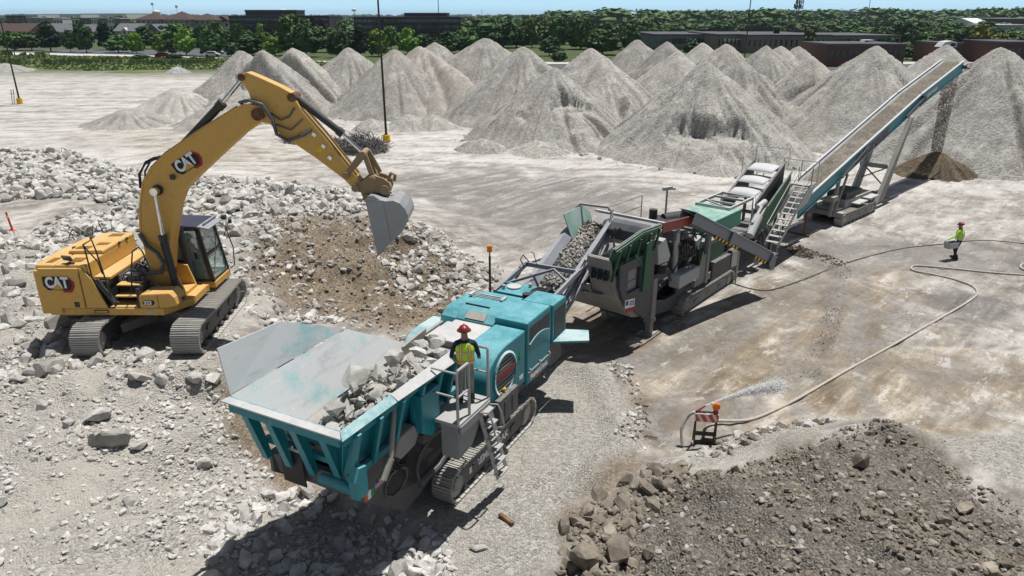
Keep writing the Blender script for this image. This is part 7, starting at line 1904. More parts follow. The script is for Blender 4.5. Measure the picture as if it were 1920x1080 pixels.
light_pole(-20.5, 215.0, 21.0, "thin pole in front of the long dark office block roof", .13, False)

def brush(x, y, rx, ry, hz, n, seed, name):
    rg = np.random.default_rng(seed); m = MB(); z0 = gh(x, y)
    for k in range(n):
        a = rg.uniform(0, 6.28); q = rg.uniform(0, 1) ** .6
        px_, py_ = x + rx * q * math.cos(a), y + ry * q * math.sin(a)
        z = z0 + rg.uniform(.0, hz * (1 - q * .75)); L_ = rg.uniform(.25, .8); b = rg.uniform(0, 6.28); c = rg.normal(.25, .5)
        d = Vector((math.cos(b) * math.cos(c), math.sin(b) * math.cos(c), math.sin(c)))
        p0 = Vector((px_, py_, z)); m.tube([p0, p0 + d * L_ * .5 + Vector((0, 0, .03)), p0 + d * L_ + Vector(tuple(rg.normal(0, .08, 3)))], rg.uniform(.012, .03), 3)
    o = link(name, m.mesh(name, False, False), M['dry_brush']); tag(o, kind='stuff'); return o
M['dry_brush'] = plain('dry_brush', (0.17, 0.16, 0.15), .9, var=.4)
tag(brush(-12.9, 62.0, 2.3, 1.7, 1.9, 1500, 1, "brush_pile"), kind='stuff')
brush(-18.2, 66.0, 2.8, 1.4, .8, 800, 2, "brush_pile"); brush(-18.9, 31.6, 1.5, .8, .22, 130, 3, "dry_brush")
st_ = thing("marker_post", "thin orange marker post in the rubble behind the excavator", "marker post", (-23.9, 33.2, gh(-23.9, 33.2)))
m = MB(); m.cyl((0, 0, 0), (-.1, 0, .95), .05, .045, 10); m.cyl((0, 0, 0), (0, 0, .06), .16, .12, 12); m.build("post_shaft", plain('marker_orange', (0.65, 0.07, 0.04), .6), st_, smooth=True)
m = MB(); m.cyl((-.075, 0, .68), (-.085, 0, .78), .053, n=10); m.build("reflective_band", M['silver_tape'], st_, smooth=True)
m = MB(); m.tube([(3.4, 17.6, .2), (3.55, 17.8, .26), (3.8, 17.9, .22), (3.95, 17.75, .16)], .018, 6); o = m.build("steel_rod", M['rust'], smooth=True); tag(o, "bent rusty rod lying at the edge of the gravel pad", "rod")
m = MB(); m.tube([(3.45, 16.9, .16), (3.7, 17.1, .17), (4.0, 17.05, .12)], .018, 6); o = m.build("steel_rod", M['rust'], smooth=True); tag(o, "short rusty rod lying below the bent one on the pad edge", "rod")
m = MB(); m.tube([(4.05, 14.9, gh(4.05, 14.9) + .03), (4.35, 15.0, gh(4.35, 15) + .04), (4.5, 15.3, gh(4.5, 15.3) + .03)], .016, 6); o = m.build("steel_rod", M['rust'], smooth=True); tag(o, "rusty rod at the upper foot of the dark mound", "rod")
m = MB(); m.bar((-.28, 13.38, gh(-.2, 13.3) + .06), (.02, 13.05, gh(0, 13.05) + .06), .09, .07); o = m.build("wood_offcut", M['wood'], bevel=.01); tag(o, "short brown wood offcut lying on the track marked pad", "wood")
# ------------------------------------------------------------------ trees
def leaf_mat(name, lo, hi):
    t = NT(name)
    r = t.rand(); n = t.noise(.9, 3, .6); n2 = t.noise(6, 2, .6)
    c = t.mix(t.rng(t.math('ADD', t.math('MULTIPLY', n, .7), t.math('MULTIPLY', n2, .4)), .35, .75), lo, hi)
    hv = t.n("ShaderNodeHueSaturation"); t.t.links.new(c, hv.inputs["Color"])
    t.set(hv.inputs["Hue"], t.rng(r, 0, 1, .485, .515, False)); t.set(hv.inputs["Value"], t.rng(r, 0, 1, .75, 1.25, False))
    t.b.inputs["Roughness"].default_value = .7
    t.t.links.new(hv.outputs[0], t.b.inputs["Base Color"])
    return t.m
LEAF = {'dark': leaf_mat('dark_leaves', (0.022, 0.058, 0.016), (0.064, 0.128, 0.036)), 'mid': leaf_mat('green_leaves', (0.037, 0.090, 0.022), (0.105, 0.180, 0.046)),
        'lime': leaf_mat('lime_leaves', (0.08, 0.17, 0.018), (0.20, 0.34, 0.04)), 'olive': leaf_mat('olive_leaves', (0.055, 0.085, 0.022), (0.14, 0.17, 0.05)),
        'yellow': leaf_mat('yellowish_leaves', (0.09, 0.10, 0.022), (0.24, 0.22, 0.05)), 'conifer': leaf_mat('pine_leaves', (0.012, 0.028, 0.012), (0.030, 0.058, 0.026))}
M['bark'] = plain('bark', (0.06, 0.05, 0.04), .9, var=.3)

def crown_mesh(seed, shape, lobes=34, leaves=46, leaf=.055):
    """unit crown: z 0..1, radius .5; leaf sized faces in clumps over a dark inner body"""
    rg = np.random.default_rng(seed); vs = []; fs = []; n0 = 0
    def radius(z):
        if shape == 'cone': return .5 * max(.05, (1 - z) ** .75) * min(1, (z + .03) * 9)
        if shape == 'egg': return .5 * math.sin(math.pi * min(1, z * .9 + .1)) ** .7 * (1.05 - .35 * z)
        return .5 * math.sin(math.pi * min(1, z * .88 + .10)) ** .6
    C = []
    for i in range(lobes):
        z = rg.uniform(.08, .95); a = rg.uniform(0, 2 * np.pi); rr = radius(z) * rg.uniform(.45, .92)
        C.append((rr * math.cos(a), rr * math.sin(a), z, rg.uniform(.09, .19)))
    for cx, cy, cz, cr in C:
        d = rg.normal(size=(leaves, 3)); d /= np.linalg.norm(d, axis=1)[:, None]
        d[:, 2] = d[:, 2] * .8 + .12
        p = np.array([cx, cy, cz]) + d * cr * rg.uniform(.7, 1.1, (leaves, 1)) * np.array([1, 1, .8])
        nrm = d + rg.normal(0, .55, (leaves, 3)); nrm /= np.linalg.norm(nrm, axis=1)[:, None]
        t1 = np.cross(nrm, rg.normal(size=(leaves, 3))); t1 /= np.linalg.norm(t1, axis=1)[:, None]
        t2 = np.cross(nrm, t1)
        s = leaf * rg.uniform(.6, 1.3, (leaves, 1))
        q = np.stack([p - t1 * s - t2 * s * .6, p + t1 * s - t2 * s * .6, p + t1 * s * .7 + t2 * s * .6, p - t1 * s * .7 + t2 * s * .6], 1).reshape(-1, 3)
        vs.append(q); fs.append(np.arange(leaves * 4).reshape(-1, 4) + n0); n0 += leaves * 4
    # inner mass
    m_, k_ = 9, 12; v = []
    for i in range(m_ + 1):
        z = .06 + .86 * i / m_
        for k in range(k_):
            a = 2 * np.pi * k / k_; r_ = radius(z) * (.66 + .22 * rg.uniform(-1, 1)); v.append((r_ * math.cos(a), r_ * math.sin(a), z))
    f = [(i * k_ + k, i * k_ + (k + 1) % k_, (i + 1) * k_ + (k + 1) % k_, (i + 1) * k_ + k) for i in range(m_) for k in range(k_)]
    vs.append(np.array(v)); fs.append(np.array(f) + n0)
    return np_mesh("crown", np.concatenate(vs), np.concatenate(fs), False)
CROWN_SHAPES = {'dark': 'round', 'mid': 'round', 'lime': 'egg', 'olive': 'egg', 'yellow': 'egg', 'conifer': 'cone'}
CROWNS = {}
for kd, mt in LEAF.items():
    CROWNS[kd] = []
    for i in range(3 if kd in ('dark', 'mid') else 2):
        me = crown_mesh(300 + i + 11 * len(CROWNS), CROWN_SHAPES[kd]); me.materials.append(mt); CROWNS[kd].append(me)
mb = MB(); mb.tube([(0, 0, -.03), (.01, 0, .2), (-.01, .01, .45), (.01, 0, .75)], [.035, .028, .02, .008], 7)
for k in range(5):
    a = k * 1.3; z = .25 + .08 * k; mb.tube([(0, 0, z), (.12 * math.cos(a), .12 * math.sin(a), z + .12), (.26 * math.cos(a), .26 * math.sin(a), z + .22)], [.014, .009, .004], 5)
TRUNK = mb.mesh("trunk", True); TRUNK.materials.append(M['bark'])
trg = np.random.default_rng(17)
def tree(x, y, h, w, kind, label, group=None):
    r = thing("pine_tree" if kind == 'conifer' else "tree", label, "tree", (x, y, 0), float(trg.uniform(0, 360)), group)
    link("trunk", TRUNK, None, r, scale=(w * .8, w * .8, h * .9))
    lift = .10 if h > 3 else .02
    cs = CROWNS[kind]
    link("crown", cs[int(trg.integers(0, len(cs)))], None, r, (0, 0, h * lift), scale=(w * 1.08, w * 1.08, h * (1 - lift) * 1.02))
FRONT_TREES = [
    (-163.7, 249.4, 6.1, 10.1, 'mid', 'wide dull green tree at the far left behind the grass field'),
    (-158.0, 249.4, 5.8, 7.0, 'dark', 'dull tree second from the left behind the grass field'),
    (-147.3, 242.0, 8.5, 8.1, 'conifer', 'dark pine taller than its neighbours behind the grass field'),
    (-139.0, 238.5, 6.7, 4.2, 'dark', 'narrow dark tree between the pine and the wide oak'),
    (-132.1, 235.1, 8.9, 6.2, 'dark', 'tall brownish green tree beside the narrow dark one'),
    (-135.5, 253.2, 8.2, 6.3, 'conifer', 'dark tall tree in front of the townhouse row'),
    (-122.3, 235.1, 5.0, 7.6, 'mid', 'low spreading tree left of the lime green one'),
    (-114.9, 231.7, 5.8, 4.8, 'lime', 'lime green young tree before the pale blue house'),
    (-126.5, 261.2, 6.9, 7.3, 'dark', 'dark tree between the lime tree and the pale blue house'),
    (-104.5, 225.4, 5.5, 4.4, 'lime', 'bright green tree with a thin double trunk by the parking lot'),
    (-100.1, 222.3, 4.6, 3.7, 'dark', 'small dark round tree touching the bright double trunk one'),
    (-94.4, 219.3, 7.3, 6.4, 'lime', 'largest bright green tree in the parking lot row'),
    (-86.2, 216.4, 6.5, 7.0, 'dark', 'dark leaning tree right of the largest bright green tree'),
    (-123.5, 278.9, 8.1, 9.7, 'mid', 'green tree in front of the hip roofed apartments'),
    (-104.0, 269.8, 8.6, 6.4, 'mid', 'tree before the end wall of the apartments'),
    (-79.3, 213.6, 3.7, 3.6, 'dark', 'small dark bush tree left of the cones'),
    (-93.4, 261.2, 8.4, 4.4, 'mid', 'light tree before the left corner of the brown office block'),
    (-92.0, 278.9, 7.7, 3.9, 'lime', 'yellow green tree before the brown office block'),
    (-76.2, 219.3, 5.5, 7.0, 'dark', 'dark low tree in front of the brown office block'),
    (-67.8, 216.4, 5.0, 6.1, 'lime', 'lime topped tree in front of the brown office block'),
    (-63.8, 219.3, 10.4, 7.6, 'mid', 'tall green tree covering the middle of the brown office block'),
    (-57.3, 210.8, 8.5, 8.2, 'dark', 'big dark tree right of the tall green one'),
    (-58.0, 238.5, 7.3, 7.3, 'mid', 'grey green tree between the two brown office blocks'),
    (-47.1, 208.2, 6.9, 6.7, 'dark', 'dark tree above the red container'),
    (-41.8, 208.2, 7.8, 4.9, 'conifer', 'very dark tree left of the light pole'),
    (-37.7, 213.6, 6.8, 6.3, 'lime', 'yellow green cone shaped tree right behind the light pole'),
    (-41.7, 261.2, 6.9, 6.2, 'mid', 'green tree between the two yellow green cone shaped trees'),
    (-31.0, 225.4, 7.2, 6.3, 'lime', 'yellow green cone shaped tree before the long office block'),
    (-29.4, 245.6, 5.2, 6.2, 'dark', 'dark small tree under the long office block'),
    (-19.4, 219.3, 6.1, 8.6, 'dark', 'dark wide tree under the right end of the long office block'),
    (-14.4, 231.7, 7.4, 8.1, 'mid', 'green tree at the right end of the long office block'),
    (10.7, 216.4, 5.5, 5.5, 'dark', 'small round headed tree standing in the parking lot'),
    (12.0, 188.9, 3.0, 3.7, 'dark', 'round dark bush in front of the parked cars'),
    (23.5, 261.2, 6.6, 8.0, 'dark', 'dark tree right of the parking lot'),
    (26.7, 222.3, 6.8, 10.8, 'mid', 'wide green tree behind the furrowed cone'),
    (51.9, 219.3, 4.4, 5.2, 'dark', 'dark bushy tree between the cones before the warehouse'),
    (54.8, 261.2, 3.8, 3.7, 'mid', 'light small tree beside the grey warehouse'),
    (85.1, 245.6, 6.8, 3.4, 'conifer', 'narrow dark conifer before the warehouse wall'),
    (86.7, 222.3, 6.8, 5.0, 'olive', 'pale olive tree before the long warehouse roof'),
    (76.5, 184.6, 4.7, 4.1, 'dark', 'young tree left of its twin before the brick building'),
    (75.5, 172.8, 4.3, 3.9, 'olive', 'young tree right of its twin before the brick building'),
    (103.6, 198.0, 3.6, 4.5, 'dark', 'dark shrub tree before the brick building'),
    (107.6, 198.0, 4.2, 4.7, 'olive', 'olive tree left of the cone behind the conveyor head'),
    (130.4, 231.7, 5.5, 4.9, 'olive', 'olive tree behind the conveyor head'),
    (121.8, 198.0, 8.7, 6.3, 'yellow', 'yellowish autumn tinted tree between two right hand cones'),
    (148.0, 231.7, 5.7, 7.1, 'yellow', 'yellowish lower tree beside the autumn tinted one'),
    (191.7, 288.7, 5.0, 10.1, 'mid', 'green tree at the right edge behind the brick building'),
    (154.4, 261.2, 6.4, 7.3, 'dark', 'dark tree left of the autumn tinted one'),
    (159.0, 310.4, 8.2, 9.9, 'dark', 'big dark tree behind the brick building'),
    (114.9, 213.6, 5.7, 6.0, 'mid', 'broad green tree hiding the middle of the brick building'),
    (100.4, 203.0, 5.2, 5.1, 'dark', 'dark shrubby tree hiding the left part of the brick building'),
    (146.8, 219.3, 5.0, 5.2, 'olive', 'olive shrubby tree hiding the brick building at the right edge'),
    (145.0, 299.1, 6.7, 8.3, 'mid', 'mid green tree behind the brick building'),
]
WOOD_TREES = [(-23.0, 377.7, 7.6, 11.0, 'mid', 0), (-16.5, 303.6, 8.7, 13.4, 'mid', 0), (-13.4, 305.3, 8.7, 9.0, 'mid', 0), (-9.1, 258.6, 9.9, 9.8, 'dark', 0), (-7.8, 360.0, 8.2, 13.6, 'olive', 0), (-3.1, 268.2, 8.7, 11.2, 'dark', 0), (-1.7, 309.6, 9.1, 10.8, 'mid', 0), (1.5, 271.4, 6.6, 11.3, 'mid', 0), (4.2, 300.6, 6.4, 12.6, 'mid', 0), (5.3, 321.4, 8.5, 11.1, 'mid', 0), (7.1, 272.0, 9.8, 7.4, 'olive', 0), (12.5, 307.8, 7.2, 12.0, 'mid', 0), (17.7, 359.6, 7.7, 10.8, 'olive', 0), (19.2, 361.8, 7.5, 13.4, 'olive', 0), (16.5, 262.5, 9.6, 7.2, 'mid', 0), (20.7, 299.3, 6.5, 8.6, 'mid', 0), (30.6, 394.4, 7.6, 11.0, 'dark', 0), (23.3, 257.0, 9.9, 8.1, 'mid', 0), (32.1, 323.4, 5.8, 12.2, 'mid', 0), (37.4, 360.4, 7.5, 10.4, 'dark', 0), (42.1, 366.6, 6.8, 12.1, 'dark', 0), (33.1, 275.2, 8.6, 8.7, 'mid', 0), (46.8, 357.4, 5.3, 10.2, 'mid', 0), (49.6, 364.7, 6.4, 10.6, 'mid', 0), (44.7, 299.2, 8.6, 8.1, 'mid', 0), (39.6, 253.5, 7.9, 7.6, 'mid', 0), (53.0, 323.4, 9.6, 11.0, 'mid', 0), (56.5, 320.8, 8.8, 9.5, 'mid', 0), (63.6, 351.1, 8.7, 10.7, 'dark', 0), (73.3, 388.7, 4.8, 14.3, 'mid', 0), (-33.7, 513.5, 8.8, 14.3, 'olive', 0), (-37.4, 633.2, 9.2, 18.8, 'mid', 0), (-20.5, 509.1, 9.9, 13.4, 'olive', 0), (-22.4, 624.0, 10.1, 17.5, 'dark', 0), (-16.1, 631.9, 9.0, 18.2, 'dark', 0), (-5.0, 561.6, 10.8, 16.4, 'mid', 0), (-0.5, 669.0, 7.3, 19.3, 'olive', 0), (4.7, 585.0, 8.2, 17.3, 'mid', 0), (13.7, 688.2, 10.3, 17.6, 'dark', 0), (12.3, 531.4, 8.3, 15.4, 'mid', 0), (16.5, 504.2, 10.5, 12.9, 'mid', 0), (30.7, 610.0, 8.9, 11.2, 'mid', 0), (43.1, 723.1, 8.4, 15.4, 'mid', 0), (46.4, 735.8, 6.8, 21.6, 'dark', 0), (43.1, 527.8, 10.7, 13.1, 'dark', 0), (42.6, 499.6, 9.7, 13.7, 'dark', 0), (68.1, 722.6, 8.1, 21.0, 'mid', 0), (71.1, 625.2, 8.1, 14.7, 'olive', 0), (85.0, 693.4, 9.6, 19.7, 'dark', 0), (73.5, 587.7, 9.6, 11.8, 'olive', 0), (81.9, 604.0, 9.7, 15.0, 'mid', 0), (115.8, 765.6, 9.4, 19.0, 'dark', 0), (93.8, 577.3, 9.0, 14.2, 'dark', 0), (111.3, 642.1, 7.8, 19.5, 'olive', 0), (130.3, 746.3, 6.6, 18.5, 'dark', 0), (113.0, 585.2, 7.4, 14.3, 'dark', 0), (56.9, 753.4, 14.0, 22.6, 'dark', 1), (70.1, 789.5, 12.2, 21.9, 'olive', 1), (82.7, 854.7, 8.9, 21.0, 'mid', 1), (72.6, 682.1, 9.5, 14.0, 'olive', 1), (100.2, 853.8, 10.7, 20.4, 'dark', 1), (88.9, 702.5, 11.5, 21.0, 'mid', 1), (87.7, 647.3, 9.2, 14.0, 'mid', 1), (100.8, 686.0, 8.8, 14.1, 'mid', 1), (110.2, 741.1, 9.3, 16.7, 'olive', 1), (98.8, 618.5, 12.1, 17.1, 'dark', 1), (138.7, 801.0, 13.6, 19.1, 'olive', 1), (135.9, 750.1, 9.8, 19.8, 'dark', 1), (143.9, 763.9, 14.9, 16.7, 'mid', 1), (143.0, 715.2, 9.7, 17.9, 'dark', 1), (182.3, 864.2, 15.0, 28.4, 'olive', 1), (157.2, 702.5, 12.8, 14.5, 'dark', 1), (158.6, 692.0, 11.8, 19.2, 'mid', 1), (195.2, 829.1, 13.2, 26.9, 'mid', 1), (175.6, 709.0, 11.0, 20.8, 'mid', 1), (186.0, 726.6, 13.8, 15.0, 'mid', 1), (244.4, 898.4, 13.6, 28.3, 'olive', 1), (173.0, 627.2, 10.5, 18.5, 'olive', 1), (250.7, 875.9, 10.3, 18.0, 'dark', 1), (200.0, 668.9, 11.3, 17.6, 'mid', 1), (244.7, 805.4, 11.7, 19.8, 'mid', 1), (262.9, 822.0, 12.6, 23.7, 'dark', 1), (250.5, 772.6, 12.2, 15.3, 'olive', 1), (202.6, 611.2, 13.4, 13.2, 'mid', 1), (289.7, 831.7, 11.4, 21.6, 'olive', 1), (223.5, 628.3, 11.9, 18.6, 'olive', 1), (285.9, 775.2, 9.5, 24.0, 'mid', 1), (275.7, 742.5, 9.2, 18.1, 'olive', 1), (295.5, 763.2, 10.2, 23.5, 'mid', 1), (248.7, 634.9, 10.8, 15.0, 'dark', 1), (319.5, 789.9, 9.5, 25.1, 'dark', 1), (286.4, 686.8, 10.5, 19.1, 'mid', 1), (83.6, 447.1, 5.4, 11.5, 'mid', 1), (96.9, 490.1, 6.2, 13.0, 'mid', 1), (108.5, 515.4, 5.9, 13.0, 'dark', 1), (95.8, 444.9, 5.8, 13.0, 'mid', 1), (119.4, 529.8, 7.1, 18.1, 'olive', 1), (137.8, 560.4, 5.0, 14.6, 'mid', 1), (119.8, 467.8, 5.6, 12.6, 'dark', 1), (133.8, 507.1, 7.7, 14.8, 'mid', 1), (126.0, 456.1, 7.6, 14.3, 'mid', 1), (144.0, 502.9, 7.7, 12.0, 'dark', 1), (156.7, 523.2, 5.2, 14.7, 'olive', 1), (157.1, 506.3, 5.4, 13.2, 'dark', 1), (176.4, 557.5, 7.0, 14.9, 'olive', 1), (151.0, 466.8, 8.3, 16.1, 'mid', 1), (160.6, 472.9, 5.1, 12.5, 'mid', 1), (175.0, 495.5, 8.0, 13.6, 'dark', 1), (191.9, 532.9, 7.8, 15.6, 'mid', 1), (163.4, 445.5, 7.7, 13.3, 'olive', 1), (176.8, 468.1, 6.2, 16.2, 'olive', 1), (184.4, 467.0, 5.7, 14.6, 'dark', 1), (205.6, 516.9, 7.0, 17.9, 'mid', 1), (185.5, 444.1, 8.1, 14.2, 'mid', 1), (245.0, 613.2, 9.3, 20.2, 'mid', 2), (332.6, 819.6, 7.2, 23.6, 'dark', 2), (346.4, 845.3, 12.3, 22.0, 'mid', 2), (336.7, 795.7, 10.4, 19.9, 'mid', 2), (400.1, 920.0, 12.3, 20.6, 'mid', 2), (279.5, 633.1, 8.0, 18.3, 'dark', 2), (303.5, 673.1, 7.8, 14.8, 'dark', 2), (331.7, 723.4, 12.8, 15.2, 'dark', 2), (316.3, 666.9, 7.9, 17.6, 'mid', 2), (314.9, 649.0, 8.6, 14.1, 'dark', 2), (385.7, 785.6, 13.0, 22.8, 'dark', 2), (323.6, 653.3, 9.0, 16.5, 'mid', 2), (357.5, 704.3, 12.5, 14.4, 'mid', 2), (379.7, 725.8, 11.9, 20.2, 'mid', 2), (488.7, 929.3, 8.6, 23.0, 'mid', 2), (471.0, 872.2, 13.0, 19.1, 'dark', 2), (362.1, 664.6, 9.9, 16.3, 'olive', 2), (378.8, 681.9, 9.9, 22.3, 'dark', 2), (446.1, 791.4, 9.7, 21.3, 'dark', 2), (366.9, 636.0, 10.2, 19.7, 'mid', 2), (415.1, 704.9, 7.4, 15.1, 'olive', 2), (378.6, 639.7, 10.0, 15.5, 'mid', 2), (554.4, 915.5, 7.4, 19.7, 'mid', 2), (556.1, 910.4, 10.0, 28.6, 'mid', 2), (412.1, 659.3, 10.0, 19.7, 'mid', 2), (514.9, 809.4, 10.5, 15.7, 'mid', 2), (399.9, 620.9, 10.9, 13.8, 'olive', 2), (491.9, 759.4, 7.6, 17.7, 'olive', 2), (429.4, 644.5, 11.7, 20.7, 'mid', 2), (630.3, 934.0, 13.4, 21.9, 'mid', 2), (178.0, 340.4, 4.0, 10.8, 'mid', 2), (157.4, 287.6, 5.0, 10.2, 'mid', 2), (138.9, 248.3, 5.1, 9.6, 'mid', 2), (178.2, 305.9, 5.4, 10.5, 'mid', 2), (168.8, 276.8, 5.1, 7.7, 'mid', 2), (180.3, 284.2, 5.5, 8.9, 'dark', 2), (216.4, 328.5, 4.8, 10.8, 'mid', 2), (165.9, 247.1, 4.9, 8.5, 'mid', 2), (168.0, 395.1, 7.6, 15.7, 'olive', 2), (169.2, 389.4, 5.6, 15.4, 'mid', 2), (200.7, 455.4, 6.6, 13.6, 'mid', 2), (174.6, 385.6, 7.4, 14.7, 'mid', 2), (157.8, 342.5, 5.9, 10.3, 'mid', 2), (244.9, 524.9, 2.1, 13.4, 'mid', 2), (157.6, 330.6, 5.8, 11.8, 'mid', 2), (231.1, 475.6, 3.1, 14.8, 'mid', 2), (165.1, 329.7, 7.4, 10.8, 'dark', 2), (267.2, 524.7, 7.3, 13.1, 'mid', 2), (187.8, 363.3, 6.5, 14.5, 'dark', 2), (179.4, 340.2, 8.3, 10.3, 'mid', 2), (212.2, 394.5, 6.4, 15.5, 'dark', 2), (286.4, 526.5, 6.7, 16.8, 'mid', 2), (302.9, 550.9, 5.8, 14.9, 'dark', 2), (251.0, 446.5, 3.9, 14.0, 'dark', 2), (194.7, 338.6, 7.4, 13.2, 'mid', 2), (262.0, 448.8, 6.3, 14.7, 'mid', 2), (251.9, 425.1, 5.1, 16.4, 'mid', 2), (302.0, 501.4, 5.5, 13.5, 'mid', 2), (206.3, 340.3, 6.5, 12.0, 'mid', 2), (221.4, 356.8, 7.8, 11.8, 'dark', 2), (253.0, 403.2, 5.6, 13.2, 'mid', 2), (272.6, 426.0, 6.7, 16.4, 'olive', 2), (327.2, 508.9, 5.8, 14.8, 'olive', 2), (221.2, 334.6, 5.4, 10.9, 'mid', 2), (218.6, 326.7, 5.7, 11.9, 'dark', 2), (236.4, 349.5, 5.3, 14.0, 'mid', 2), (-237.1, 349.3, 6.5, 9.0, 'mid', 3), (-249.4, 374.4, 4.2, 9.0, 'olive', 3), (-280.1, 427.9, 6.4, 12.1, 'dark', 3), (-212.4, 324.9, 5.1, 8.2, 'dark', 3), (-222.0, 349.5, 7.2, 6.8, 'olive', 3), (-281.1, 450.1, 3.0, 8.5, 'mid', 3), (-283.8, 458.5, 2.6, 11.3, 'mid', 3), (-316.3, 521.1, 3.3, 11.7, 'mid', 3), (-284.8, 478.9, 2.7, 14.2, 'olive', 3), (-281.0, 483.3, 4.9, 9.3, 'dark', 3), (-286.7, 505.0, 2.1, 9.6, 'olive', 3), (-217.2, 384.1, 5.6, 7.3, 'olive', 3), (-271.3, 494.9, 5.2, 14.6, 'dark', 3), (-214.3, 397.6, 3.9, 11.8, 'mid', 3), (-273.3, 513.2, 2.7, 12.7, 'mid', 3), (-205.2, 394.6, 3.5, 9.3, 'olive', 3), (-188.2, 367.5, 6.3, 9.8, 'dark', 3), (-213.6, 432.8, 2.8, 12.3, 'mid', 3), (-224.3, 461.0, 2.3, 9.3, 'dark', 3), (-227.4, 479.8, 5.2, 13.5, 'mid', 3), (-172.6, 373.5, 6.9, 8.2, 'mid', 3), (-158.8, 348.3, 5.3, 6.3, 'dark', 3), (-146.9, 332.5, 7.0, 9.4, 'mid', 3), (-163.6, 376.1, 6.2, 7.3, 'dark', 3), (-197.5, 468.9, 4.0, 13.7, 'dark', 3), (-137.1, 335.8, 4.9, 8.2, 'mid', 3), (-135.2, 333.2, 6.5, 6.2, 'mid', 3), (-147.5, 373.9, 3.9, 8.3, 'mid', 3), (-158.2, 412.5, 4.8, 11.7, 'dark', 3), (-111.8, 300.5, 5.2, 8.3, 'mid', 3), (-564.4, 850.4, 7.9, 11.4, 'olive', 3), (-566.1, 866.5, 5.5, 15.1, 'olive', 3), (-445.5, 712.0, 8.9, 11.1, 'mid', 3), (-560.9, 918.0, 8.6, 14.4, 'mid', 3), (-489.6, 851.3, 8.7, 12.2, 'mid', 3), (-544.4, 975.2, 6.7, 17.6, 'dark', 3), (-485.3, 905.6, 7.9, 16.2, 'olive', 3), (-520.9, 1029.0, 4.8, 14.5, 'mid', 3), (-440.9, 905.6, 6.0, 18.8, 'mid', 3), (-487.5, 1030.8, 5.4, 16.5, 'dark', 3), (-388.0, 866.6, 7.4, 11.0, 'olive', 3), (-365.5, 854.9, 5.5, 16.1, 'olive', 3), (-280.3, 716.3, 7.7, 11.1, 'mid', 3), (-292.1, 763.3, 8.6, 13.5, 'mid', 3), (-139.9, 507.4, 6.4, 13.2, 'mid', 4), (-90.0, 327.3, 9.2, 8.6, 'mid', 4), (-120.5, 452.6, 9.2, 12.3, 'mid', 4), (-74.5, 282.0, 6.4, 7.7, 'dark', 4), (-72.2, 282.1, 7.0, 7.9, 'olive', 4), (-90.8, 361.9, 5.5, 10.2, 'dark', 4), (-143.8, 586.6, 7.1, 12.3, 'dark', 4), (-85.0, 354.1, 9.6, 9.8, 'mid', 4), (-83.3, 353.3, 10.0, 9.7, 'dark', 4), (-72.7, 317.7, 5.8, 7.3, 'dark', 4), (-86.4, 388.8, 5.1, 7.8, 'dark', 4), (-96.6, 446.3, 8.0, 9.4, 'olive', 4), (-69.9, 326.7, 7.5, 8.6, 'mid', 4), (-90.4, 442.2, 5.8, 11.4, 'dark', 4), (-122.2, 332.6, 5.1, 7.2, 'mid', 4), (-112.6, 323.4, 4.6, 7.3, 'mid', 4), (-104.8, 317.7, 4.4, 10.0, 'dark', 4), (-110.0, 355.7, 4.9, 8.1, 'olive', 4), (-87.8, 291.3, 5.1, 8.7, 'olive', 4), (-85.0, 293.7, 6.0, 6.8, 'dark', 4), (-90.0, 329.5, 5.9, 7.8, 'mid', 4), (-90.9, 351.7, 5.2, 10.3, 'mid', 4), (-79.1, 327.7, 5.3, 7.5, 'dark', 4), (-82.6, 385.9, 4.2, 8.5, 'dark', 4)]

for t_ in FRONT_TREES: tree(*t_)
WG = ["trees of the middle wood", "trees of the right hand wood", "trees behind the brick building", "trees among the houses on the left", "trees between the office blocks"]
WL = {0: "leafy tree crowded in the wood behind the middle stockpiles", 1: "leafy tree in the tall wood above the grey warehouse", 2: "leafy tree in the wood above the brick building on the right", 3: "leafy tree among the houses beyond the grass field", 4: "leafy tree in the gap between the two brown office blocks"}
KN = {'dark': 'dark ', 'mid': 'mid green ', 'olive': 'olive '}
TW = {0: lambda r: ", left end" if r < .0 else ", by the parking lot" if r < .1 else ", warehouse end", 1: lambda r: ", left part" if r < .2 else ", right part" if r > .33 else ", middle part", 2: lambda r: ", left part" if r < .52 else ", right edge" if r > .63 else ", middle part",
      3: lambda r: ", at the picture edge" if r < -.62 else ", by the townhouses" if r < -.5 else ", by the apartments", 4: lambda r: ""}
for x, y, h, w, k, g in WOOD_TREES: tree(x, y, h, w, k, KN[k] + WL[g] + TW[g](x / y), WG[g])
# far woods: one mass along the horizon
def woods(name, n, y0, y1, ax, h0, h1, kind, seed, x0=-1.0):
    rg = np.random.default_rng(seed); base = CROWNS[kind][0]
    co = np.zeros(len(base.vertices) * 3, np.float32); base.vertices.foreach_get("co", co); co = co.reshape(-1, 3)
    lp = np.zeros(len(base.loops), np.int32); base.loops.foreach_get("vertex_index", lp); q = lp.reshape(-1, 4)
    pick = rg.permutation(len(q) - 108)[:170]; q = np.concatenate([q[pick], q[-108:]])
    u = np.unique(q); mp = np.zeros(len(co), int); mp[u] = np.arange(len(u)); co = co[u]; q = mp[q]
    y = rg.uniform(y0, y1, n); x = rg.uniform(x0, 1, n) * ax * y; h = rg.uniform(h0, h1, n) * (.75 + .5 * vnoise(x * .006, y * .004, seed)); w = h * rg.uniform(1.0, 1.9, n)
    s = np.stack([w, w, h], -1)
    v = (co[None] * s[:, None, :] * np.array([1.5, 1, 1])) + np.stack([x, y, np.zeros(n)], -1)[:, None, :]
    f = q[None] + (np.arange(n) * len(co))[:, None, None]
    o = link(name, np_mesh(name, v.reshape(-1, 3), f.reshape(-1, 4), False), LEAF[kind]); return tag(o, kind='stuff')
